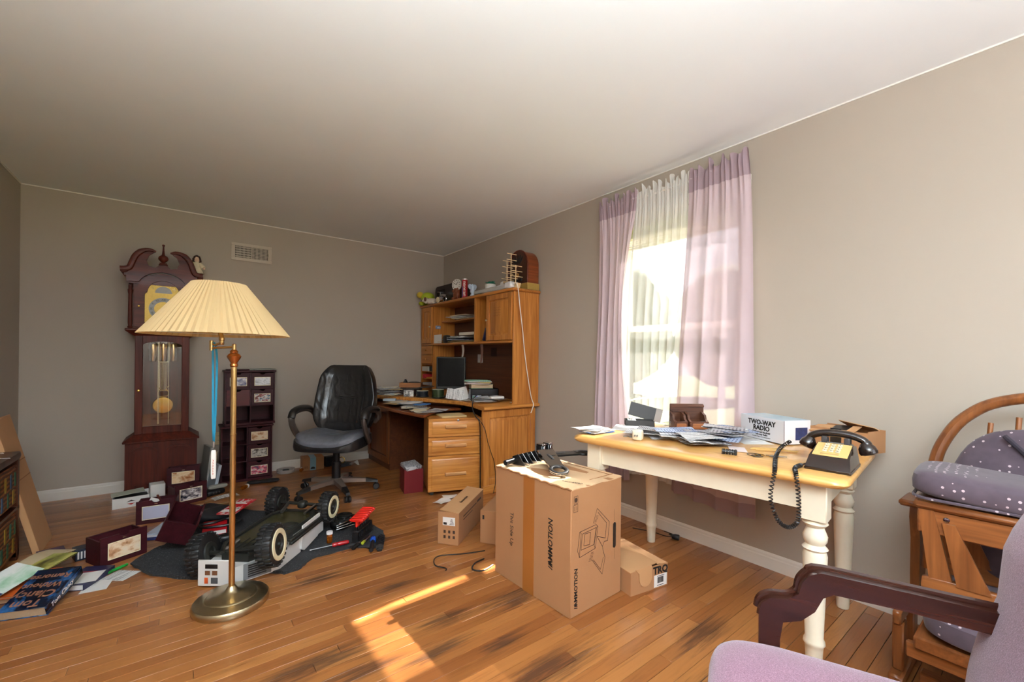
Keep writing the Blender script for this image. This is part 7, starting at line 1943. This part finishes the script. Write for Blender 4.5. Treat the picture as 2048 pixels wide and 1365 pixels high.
# local x = right side of the sitter, local y = forward; right front corner of the seat at the origin
def mauve_mat():
    m, nt, b = new_mat('mauve_wool')
    v = coords(nt)
    f = noise(nt, v, 420, 2, .7); f2 = noise(nt, v, 7, 3)
    c = rampn(nt, f, [(.3, S(98, 64, 80)), (.5, S(126, 86, 104)), (.72, S(156, 118, 134))])
    nt.links.new(mixc(nt, mth(nt, 'MULTIPLY', f2, .25), c, S(112, 74, 92)), b.inputs['Base Color'])
    b.inputs['Roughness'].default_value = .95; b.inputs['Sheen Weight'].default_value = .3
    bumpn(nt, b, f, .35, .003)
    return m
M_MAUVEW = mauve_mat()
M_MAHO = wood('mahogany', (26, 11, 8), (56, 25, 16), 'y', .22, .3)
def seat_s(x, y_, z):
    return (x, y_ + .02 * math.sin((x + .26) * 4), z + (.02 * math.cos(x * 5) if z > 0 else 0) - .05 * max(0, y_ - .12))
obj('seat_cushion', MB().sup(.27, .26, .075, .38, .32, 52, 18, TR((-.283, -.235, .415)), seat_s), M_MAUVEW, ac)
def back_s(x, y_, z):
    t = z / .31
    pinch = math.exp(-((t + .12) / .10) ** 2)
    return (x * (1.02 - .10 * pinch + (.05 if t < -.12 else 0)) , y_ * (1 + .25 * math.exp(-((t - .35) / .4) ** 2) - .35 * pinch) , z)
obj('back_cushion', MB().sup(.30, .085, .31, .5, .5, 56, 30, TR((-.245, -.545, .665), (14, 0, 0)), back_s), M_MAUVEW, ac)
outl = [(.099, .36), (.099, .556), (.094, .578), (.076, .593), (.041, .600), (.020, .618), (.014, .645), (.0, .665), (-.022, .676), (-.17, .672), (-.42, .664), (-.42, .615), (-.17, .632), (-.045, .633), (-.026, .620), (-.011, .585), (.015, .557), (.050, .543), (.056, .50), (.056, .36)]
for sx, xo in ((1, -.012), (-1, -.545)):
    P = [(a - .157, b_) for a, b_ in outl]
    a_ = obj('scroll_arm', MB().prism(P, xo - .022, xo + .022, 'yz'), M_MAHO, ac)
    topl = [(xo, y_, z) for y_, z in P[1:11]]
    obj('arm_moulding', MB().tube(smoothpath(topl, 4), .012, 8, flat=.6).tube(smoothpath([(xo - .016, y_, z - .008) for _, y_, z in topl], 4), .006, 6), M_MAHO, a_)
    obj('front_leg', MB().box(xo - .022, xo + .022, -.101, -.058, 0, .36, .004), M_MAHO, ac)
    obj('rear_leg', MB().box(xo - .02, xo + .02, -.56, -.52, 0, .62, .004), M_MAHO, ac)
obj('seat_rail', MB().box(-.51, .0, -.075, -.045, .29, .35, .004).box(-.51, .0, -.54, -.51, .29, .35, .004).box(-.51, -.49, -.51, -.075, .29, .35).box(-.02, .0, -.51, -.075, .29, .35), M_MAHO, ac)
